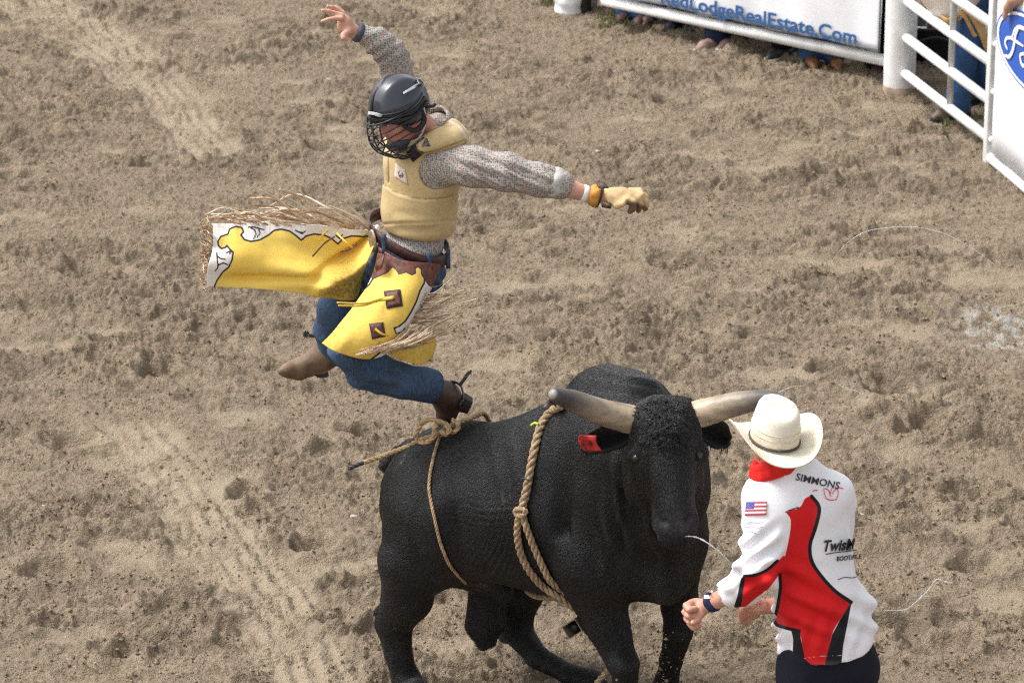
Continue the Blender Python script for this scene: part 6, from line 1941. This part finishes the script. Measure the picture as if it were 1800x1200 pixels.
jf2.cone(P(1490, 1060, .06), P(1488, 1140, .06), .10, .104, .06)
jf2.chain([P(1343, 872, -.04), P(1346, 935, -.08), P(1334, 1000, -.12), P(1304, 1034, -.05), P(1276, 1046, .0)], [.088, .086, .082, .064, .052], .03, .05)
jf2.chain([P(1468, 885, .12), P(1455, 960, .24), P(1432, 1020, .30), P(1395, 1046, .30)], [.085, .080, .072, .055], .03, .05)
hemn = unit(np.array([.05, 0, -1.0]))
jf2.half(P(1452, 1157, -.1), hemn)
# sleeve mouth
slv = unit(P(1264, 1052, .02) - P(1304, 1034, -.05))
jf2.cone(P(1270, 1050, .0), P(1235, 1068, .05), .050, .062, .004, True)
# neck opening
jf2.cone(P(1400, 838), P(1372, 806, .01), .095, .070, .04)
jf2.cone(P(1378, 824), P(1362, 790, .02), .058, .064, .008, True)
def jersey_disp(v, nn):
    q = to_px(v); x, y = q[:, 0], q[:, 1]
    w = 9 * vnoise3(v * 6, 71)
    d = .006 * vnoise3(v * 8, 72) + .003 * vnoise3(v * 19, 75)
    d += .012 * np.sin(2 * np.pi * ((y - 1000) - .45 * (x - 1430) + w) / 44) * sstep(960, 1010, y) * (1 - sstep(1090, 1140, y)) * sstep(-.4, .3, vnoise3(v * 4, 73))
    d += .006 * np.sin(2 * np.pi * ((x - 1440) + .25 * (y - 1100) + w) / 30) * sstep(1060, 1115, y) * (1 - .75 * sstep(1125, 1150, y))
    d += .006 * np.sin(2 * np.pi * ((y - 950) * .9 + .6 * (x - 1330) + w) / 27) * sstep(1350, 1320, x) if False else 0
    sl = 1 - sstep(1362, 1385, x)
    d += .011 * np.sin(2 * np.pi * ((y - 960) + .75 * (x - 1330) + 1.6 * w) / 31) * sl * sstep(900, 960, y) * sstep(-.35, .3, vnoise3(v * 5, 74))
    return d
jersey = solid('jersey', jf2, MAT_JERSEY, man, 3, jersey_disp)
def zc(pts): return [(1180 + x / 2.222, 660 + y / 2.222) for x, y in pts]
RED1 = zc([(545, 468), (578, 518), (562, 590), (541, 660), (548, 722), (585, 780), (640, 838), (703, 882), (660, 950), (628, 1010), (598, 1130), (525, 1130), (512, 1060), (495, 1002), (405, 962), (412, 905), (424, 830), (421, 765), (440, 722), (462, 620), (466, 560), (450, 532), (500, 515), (522, 480)])
RED2 = zc([(286, 783), (330, 778), (375, 758), (415, 725), (440, 700), (448, 730), (425, 772), (380, 832), (330, 868), (278, 912), (268, 900)])
BLK1 = zc([(500, 992), (468, 990), (476, 1030), (472, 1130), (528, 1130), (513, 1060)])
BLK2 = zc([(705, 880), (690, 960), (672, 1050), (664, 1130), (598, 1130), (628, 1010), (660, 950)])
BLK3 = zc([(272, 790), (290, 780), (282, 830), (276, 880), (268, 912), (244, 902), (258, 860)])
EDGE1 = zc([(548, 470), (578, 516), (564, 590), (542, 660), (549, 724), (586, 782), (640, 840), (703, 884)])
EDGE2 = zc([(424, 775), (426, 830), (414, 905), (405, 962), (440, 982), (500, 996)])
EDGE3 = zc([(284, 782), (330, 777), (375, 757), (415, 722)])
EDGE4 = zc([(448, 532), (470, 522), (498, 514)])
def line_d(q, pts):
    pts = crom(np.array(pts), 6); d = np.full(len(q), 1e9)
    for a, b in zip(pts[:-1], pts[1:]):
        e = b - a; tt = np.clip(((q - a) @ e) / (e @ e + 1e-9), 0, 1)
        d = np.minimum(d, np.linalg.norm(q - a - tt[:, None] * e, axis=1))
    return d
jv = verts_of(jersey).astype(float); jq = to_px(jv); jn = normals_of(jersey)
arm = (jq[:, 0] < 1386) & (jv[:, 1] < 13.48)
facing = np.einsum('ij,ij->i', jn, CAMP[None] - jv) > 0
back_ = np.where(facing, 0.0, 30.0)
r1 = poly_sd(jq, RED1, 5); r2 = poly_sd(jq, RED2)
red_ = np.minimum(r1, r2) + back_
bl = np.minimum.reduce([poly_sd(jq, BLK1), poly_sd(jq, BLK2), poly_sd(jq, BLK3), line_d(jq, EDGE1) - 3.3, line_d(jq, EDGE2) - 3.0, line_d(jq, EDGE3) - 2.8, line_d(jq, EDGE4) - 1.6]) + back_
float_attr(jersey, 'red', red_); float_attr(jersey, 'black', bl)
seam = np.minimum(line_d(jq, [(1372, 1163), (1450, 1152), (1536, 1152)]), line_d(jq, [(1380, 893), (1410, 880), (1428, 858), (1470, 848), (1498, 862)]))
float_attr(jersey, 'seam', np.where(facing, seam, 9))
float_attr(jersey, 'dirt', np.clip(vnoise3(jv * 7, 77) - .35, 0, 1) * .5 * np.where(jq[:, 1] > 930, 1, .3))
JER = bvh_of(jersey)
MAT_INK = mat('black_print', (.02, .02, .028), .7)
MAT_REDINK = mat('red_print', (.70, .03, .04), .7)
MAT_GREYINK = mat('grey_print', (.16, .16, .20), .7)
text_decal('name_print', 'SIMMONS', JER, (1397.5, 843), (20.5, 4.6), (4.2, -17), MAT_INK, jersey, .004, 13.4, .012, 0, .86)
text_decal('sponsor_print', 'TwisM', JER, (1444, 968), (26, -1.6), (3, -27), MAT_INK, jersey, .005, 13.4, .03, .15, .80)
text_decal('sponsor_print', 'BOOTABLE', JER, (1469, 985), (10.8, -1.0), (.8, -11.0), MAT_INK, jersey, .005, 13.4, .03, 0, .82)
text_decal('sleeve_print', 'Sun Oak', JER, (1312, 928), (9, -6.5), (3, -9), MAT_GREYINK, jersey, .005, 13.35, .0, .2, .75) if False else None
def stroke(name, pts, w, m, par, bvh=None, off=.004, Yf=13.4):
    C = [snap(bvh or JER, x, y, off, Yf) for x, y in crom(np.array(pts, float), 6)]
    g = Geo(); g.tube(C, w, 6, True, .5); return g.build(name, m, par)
stroke('underline', [(1451, 973), (1470, 970), (1490, 968), (1506, 966)], .0018, MAT_INK, jersey)
stroke('signature_print', [(1472, 1018), (1480, 1015), (1488, 1014), (1496, 1015), (1505, 1013)], .0016, MAT_INK, jersey)
# small red crown badge below the name
g = Geo()
for pts in ([(1447, 858), (1449, 868), (1452, 876)], [(1452, 876), (1461, 878.5), (1470, 877)], [(1470, 877), (1473, 866), (1471, 858)], [(1449, 858), (1455, 861), (1459, 868)], [(1461, 858), (1460, 864), (1458, 870), (1462, 871)], [(1471, 858), (1466, 862), (1463, 868)], [(1428, 863), (1433, 861), (1436, 862)], [(1469, 857), (1475, 857), (1481, 858.5)]):
    C = [snap(JER, x, y, .003, 13.4) for x, y in crom(np.array(pts, float), 5)]
    g.tube(C, .0019, 6, True, .5)
props(g.build('red_emblem', MAT_REDINK, jersey), kind='stuff')
# flag on the sleeve
t = new_mat('flag_cloth', .8, .2)
pu, pv = t.attr('pu'), t.attr('pv')
st = t.math('GREATER_THAN', t.math('SINE', t.math('ADD', t.math('MULTIPLY', pv, math.pi * 7 * 1.0), .05)), 0.0)
wh = t.mix(st, (.78, .76, .78), (.55, .06, .08))
cant = t.math('MULTIPLY', t.math('LESS_THAN', pu, .42), t.math('LESS_THAN', pv, .54))
su = t.math('SINE', t.math('MULTIPLY', pu, 2 * math.pi * 13)); sv = t.math('SINE', t.math('MULTIPLY', pv, 2 * math.pi * 9))
star = t.math('GREATER_THAN', t.math('MULTIPLY', su, sv), .75)
t.color(t.mix(cant, wh, t.mix(star, (.07, .06, .30), (.7, .7, .75)))); MAT_FLAG = t.m
decal('flag_patch', JER, [(1313, 881.5), (1348.5, 881), (1347, 904.5), (1310.5, 905.5)], MAT_FLAG, jersey, .004, 13.4, 16)
# faint sleeve lettering
MAT_FAINT = mat('faint_print', (.50, .50, .58), .8)
text_decal('sleeve_print', 'BullSport', JER, (1316, 960), (8.5, -12), (9, 6.5), MAT_FAINT, jersey, .003, 13.4, .0, .0, .7) if False else None
for k, (y0, h) in enumerate(((918, 5), (926, 4), (936, 5))):
    stroke('sleeve_print', [(1312, y0), (1322, y0 - 2), (1332, y0 + 1), (1341, y0 - 1)], .0016, MAT_FAINT, jersey, None, .003)
# scarf round the neck
MAT_SCARF = mat('red_scarf', (.74, .022, .018), .75, .2, noise=.25, nscale=14, bump=.3, bscale=40)
nf = Field(P(1372, 825) - .19, P(1372, 825) + .19, .006)
for j in range(18):
    a0, a1 = 2 * np.pi * j / 18, 2 * np.pi * (j + 1) / 18
    q0 = P(1366, 822) + BA[0] * .074 * math.cos(a0) + BA[1] * .086 * math.sin(a0) + BA[2] * (-.012 * math.cos(a0 * 1) + .006 * math.sin(3 * a0))
    q1 = P(1366, 822) + BA[0] * .074 * math.cos(a1) + BA[1] * .086 * math.sin(a1) + BA[2] * (-.012 * math.cos(a1) + .006 * math.sin(3 * a1))
    nf.cone(q0, q1, .020, .020, .01)
    nf.cone(q0 + BA[2] * .022, q1 + BA[2] * .022, .015, .015, .012)
    if math.sin(a0) > .5: nf.cone(q0 - BA[2] * .014 + BA[1] * .004, q1 - BA[2] * .014 + BA[1] * .004, .017, .017, .015)
solid('scarf', nf, MAT_SCARF, man, 3, lambda v, nn: .004 * vnoise3(v * 22, 78))
# wrist band with pale bars
MAT_NAVY = mat('navy_band', (.022, .032, .085), .75, .2, noise=.3, nscale=60)
wb = ring('wrist_band', P(1252, 1057, .03), P(1236, 1066, .05) - P(1270, 1050, .0), .036, .036, MAT_NAVY, man, .034, .005, wob=.0015)
WB = bvh_of(wb)
MAT_WPRINT = mat('white_print', (.8, .8, .82), .7)
decal('band_print', WB, [(1239, 1046), (1251, 1046), (1250, 1052), (1238, 1052)], MAT_WPRINT, wb, .002, 13.5, 5)
decal('band_print', WB, [(1244, 1037.5), (1254, 1038.5), (1252, 1042), (1244, 1041)], MAT_WPRINT, wb, .002, 13.5, 5)
# ---------------- trousers and shoes (mostly below the frame)
MAT_NAVYT = mat('navy_trousers', (.012, .013, .026), .8, .2, noise=.4, nscale=8, bump=.3, bscale=20)
tf = Field((.60, 12.9, -.05), (1.75, 14.2, 1.05), .010)
tf.ell(P(1452, 1140), (.125, .165, .12), BA, 0)
tf.cone(P(1424, 1165, -.03), P(1484, 1165, .03), .125, .125, .05)
tf.chain([P(1424, 1190, -.04), P(1380, 1290, .12), P(1425, 1425, .0), P(1428, 1470, .0)], [.115, .098, .080, .075], .03, .06)
tf.chain([P(1488, 1190, .04), P(1500, 1310, .20), P(1545, 1420, .12), P(1558, 1462, .05)], [.115, .098, .080, .075], .03, .06)
solid('trousers', tf, MAT_NAVYT, man, 3, lambda v, nn: .007 * vnoise3(v * np.array([14, 14, 6]), 79))
MAT_SHOE = mat('dark_shoe', (.03, .03, .033), .6)
for (x, y, d) in ((1428, 1480, .0), (1560, 1470, .05)):
    a = P(x, y, d); a = np.array([a[0], a[1], max(a[2], .09)])
    f = Field(a - np.array([.2, .2, .14]), a + np.array([.2, .3, .12]), .009)
    fd = unit([-.42, .88, 0]); b = np.array([a[0], a[1], .045])
    f.cone(b - fd * .05, b + fd * .17, .042, .036, 0); f.cone(b, a, .05, .042, .03)
    solid('shoe', f, MAT_SHOE, man, 2)

# ---------------- straw hat
t = new_mat('straw', .65, .3)
tc = t.n('ShaderNodeTexCoord'); wv = t.n('ShaderNodeTexWave', Scale=95.0, Distortion=1.2); wv.bands_direction = 'Z'; t.l(tc.outputs['Object'], wv.inputs['Vector'])
c = t.mix(t.below(t.noise(9, 4), .5, .2), (.83, .79, .68), (.77, .72, .60))
c = t.mix(t.math('MULTIPLY', t.below(wv.outputs['Fac'], .35, .2), .25), c, (.60, .54, .42))
c = t.mix(t.math('MULTIPLY', t.attr('soil'), t.below(t.noise(26, 5), .55, .15)), c, (.52, .40, .25)); t.color(c)
t.bump(wv.outputs['Fac'], .25, .004); MAT_STRAW = t.m
HB = basis((-.30, .93, .10), (.09, -.14, .99))          # hat: forward, left, up
hb = P(1361, 776, .0)
def hat_pt(r, a, ramp):
    """r 0..1 up the crown then out along the brim"""
    ca, sa = math.cos(a), math.sin(a)
    if r <= 1.0:                                          # crown
        z = .165 * r ** 1.0
        return None
nu = 72; prof = []
rows = []
CR = [(0.0, .0, .150), (.25, .0, .153), (.5, .0, .158), (.68, .0, .160), (.80, .0, .155), (.90, .0, .143), (.965, .0, .122), (1.0, .0, .085), (1.01, .0, .05), (1.012, .0, .0)]
# crown from top to band
def crown(a, rr, z):
    ca, sa = math.cos(a), math.sin(a)
    taper = 1 - .05 * (z / .15) ** 1.4
    x, y = .106 * rr * ca * taper, .086 * rr * sa * taper
    dent = -.020 * math.exp(-(y / .028) ** 2) * math.exp(-((x + .005) / .065) ** 2) * sstep(.09, .14, np.array(z)).item() * (1 - .3 * (x > .02))
    pinch = 1 - .14 * math.exp(-((x - .075) / .045) ** 2) * float(sstep(.07, .14, np.array(z)))
    return np.array([x, y * pinch, z + dent + .012 * (x / .1) * float(sstep(.08, .15, np.array(z)))])
def brim(a, s):
    ca, sa = math.cos(a), math.sin(a)
    R0x, R0y, R1x, R1y = .106, .086, .190, .182
    x = (R0x + (R1x - R0x) * s) * ca; y = (R0y + (R1y - R0y) * s) * sa
    z = .084 * s ** 1.5 * abs(sa) ** 2.6 - .014 * s ** 1.2 * abs(ca) ** 2 + .004
    y *= 1 - .10 * s ** 2 * abs(sa) ** 3
    return np.array([x, y, z])
angs = np.linspace(0, 2 * np.pi, nu, endpoint=False)
for rr_c, z in ((.08, .150), (.16, .1502), (.25, .151), (.35, .151), (.42, .1515), (.5, .1515), (.6, .151), (.72, .150), (.86, .144), (.95, .132), (.995, .112), (1.02, .08), (1.03, .05), (1.02, .02), (1.0, .004)):
    rows.append([crown(a, rr_c, z) for a in angs])
for s in (.08, .2, .35, .5, .65, .8, .92, .985, 1.0):
    rows.append([brim(a, s) for a in angs])
T_ = .005
under = [[brim(a, s) - np.array([0, 0, T_]) for a in angs] for s in (1.0, .985, .92, .8, .65, .5, .35, .2, .08)] + [[crown(a, rc_ * .96, z - .004) for a in angs] for rc_, z in ((1.0, .004), (1.02, .05), (1.0, .10), (.9, .135), (.5, .145), (.25, .145), (.1, .1445))]
V = np.array(rows + under).reshape(-1, 3); K = len(rows) + len(under); F = []
for i in range(K - 1):
    for j in range(nu):
        F.append([i * nu + j, (i + 1) * nu + j, (i + 1) * nu + (j + 1) % nu, i * nu + (j + 1) % nu])
V = np.concatenate([V, [V[:nu].mean(0), V[(K - 1) * nu:K * nu].mean(0)]]); c0_, c1_ = K * nu, K * nu + 1
for j in range(nu): F.append([c0_, (j + 1) % nu, j][::-1] if False else [c0_, j, (j + 1) % nu]); F.append([c1_, (K - 1) * nu + (j + 1) % nu, (K - 1) * nu + j])
hat = mesh_obj('straw_hat', hb + V @ HB, F, MAT_STRAW, man)
zz = V[:, 2]; float_attr(hat, 'soil', np.clip(1 - np.abs(zz - .03) / .05, 0, 1) * .6)
MAT_BAND = mat('hat_band', (.05, .035, .025), .6)
g = Geo(); C = [hb + (crown(a, 1.035, .014)) @ HB for a in np.linspace(0, 2 * np.pi, 60)]
g.tube(C, .0055, 6, True, 1.0); g.build('hat_band', MAT_BAND, hat)
MAT_BAND2 = mat('straw_cord', (.60, .53, .40), .8)
for z in (.048, .070):
    g = Geo(); C = [hb + (crown(a, 1.034, z)) @ HB for a in np.linspace(0, 2 * np.pi, 60)]
    g.tube(C, .0016, 6); g.build('cord', MAT_BAND2, hat)
g = Geo(); bp_ = hb + crown(math.pi * .93, 1.05, .015) @ HB; g.box(bp_, (.016, .006, .012), np.array([HB[1], HB[0], HB[2]]), bevel=.002); g.build('band_buckle', MAT_SPUR, hat)
# short hair at the nape
MAT_HAIR = mat('short_grey_hair', (.12, .09, .07), .7, .3, noise=.4, nscale=80, bump=.6, bscale=120)
f = Field(mh - .16, mh + .16, .006); f.ell(mh + BA[2] * .0 - BA[0] * .008, (.104, .084, .108), BA, 0); f.half(mh - BA[2] * .045 - BA[0] * .03, -BA[2] + BA[0] * .8)
solid('hair', f, MAT_HAIR, man, 2, lambda v, nn: .002 * vnoise3(v * 60, 80))
# ================================================================== flying strings of saliva, straw on the ground
t = new_mat('saliva', .12, .5); t.b.inputs['Base Color'].default_value = (.86, .87, .88, 1); t.b.inputs['Transmission Weight'].default_value = .6; t.b.inputs['IOR'].default_value = 1.33; MAT_SAL = t.m
def saliva(label, pts, Ys, w):
    w = w * .62
    C = crom([at(x, y, Y) for (x, y), Y in zip(pts, Ys)], 8); n = len(C)
    ww = w * (.25 + .75 * np.sin(np.linspace(.15, np.pi - .15, n))) * (1 + .25 * np.sin(np.arange(n) * 1.1))
    g = Geo(); g.tube(C, ww, 6); o = g.build('saliva_strand', MAT_SAL); props(o, label, 'saliva strand', 'strings of saliva flung by the bull')
saliva('long arched string of saliva high above the straw hat', [(1455, 470), (1484, 432), (1520, 408), (1565, 400), (1615, 400), (1668, 414), (1720, 444), (1760, 475)], [14.2, 14.2, 14.2, 14.2, 14.2, 14.2, 14.2, 14.2], .0022)
saliva('short wavy string of saliva above and right of the hat', [(1463, 660), (1470, 672), (1486, 682), (1508, 688), (1524, 702)], [14.2] * 5, .0026)
saliva('hooked string of saliva hanging right of the hat', [(1519, 752), (1527, 772), (1537, 790), (1546, 806), (1548, 815), (1551, 808)], [14.2] * 6, .0026)
saliva('bent whitish string of saliva right of the bullfighter', [(1555, 1072), (1590, 1071), (1612, 1056), (1634, 1034), (1646, 1018), (1660, 1021), (1675, 1024)], [13.9] * 7, .0052)
saliva('string of saliva trailing from the mouth of the bull', [(1196, 944), (1212, 942), (1230, 946), (1250, 958), (1270, 974), (1285, 990)], [13.78, 13.74, 13.72, 13.7, 13.7, 13.7], .0048)
saliva('thin string of saliva by the right horn tip', [(1345, 708), (1362, 694), (1380, 684), (1398, 678)], [13.9] * 4, .0022)
# pale stones lying about
MAT_STONE = mat('pale_stone', (.42, .38, .32), .85, .2, noise=.3, nscale=40, bump=.5)
for k, (px, py, r) in enumerate(((1512, 912, .018), (1522, 917, .014), (578, 145, .022), (1740, 1012, .012), (78, 905, .012), (620, 910, .02), (1050, 275, .018))):
    p = ground_at(px, py); V, F = kinds[k % 6]
    o = mesh_obj('stone', np.array(V) * r * np.array([1, 1, .7]) + np.array([p[0], p[1], floor_z(p[0], p[1]) + r * .25]), F, MAT_STONE, smooth=False)
    props(o, ['larger pale stone of the pair right of the white jersey', 'smaller pale stone of the pair right of the white jersey', 'pale stone on the dirt left of the rider raised arm', 'small pale stone at the right side of the arena floor', 'small pale stone on the left edge of the arena floor', 'pale stone on the dirt just left of the bull', 'pale stone behind the rider outstretched arm'][k], 'stone', 'pale stones on the arena floor')

# crumbs of dirt thrown up round the front hooves
rk = np.random.default_rng(17); allv, allf = [], []
for k in range(170):
    f_ = rk.random(); px, py = 1128 + rk.normal(0, 26) + 40 * f_, 1205 - 95 * f_ ** 1.5 + rk.normal(0, 12)
    p = at(px, py, 14.5 + rk.normal(0, .12)); r = .0025 + .006 * rk.random() ** 2
    if p[2] < .02: continue
    allf.append(OCF + 6 * len(allv)); allv.append(OCT * (1 + rk.uniform(-.35, .35, (6, 1))) * r + p)
props(mesh_obj('kicked_dirt', np.concatenate(allv), np.concatenate(allf), MAT_CRUMB, smooth=False), kind='stuff')
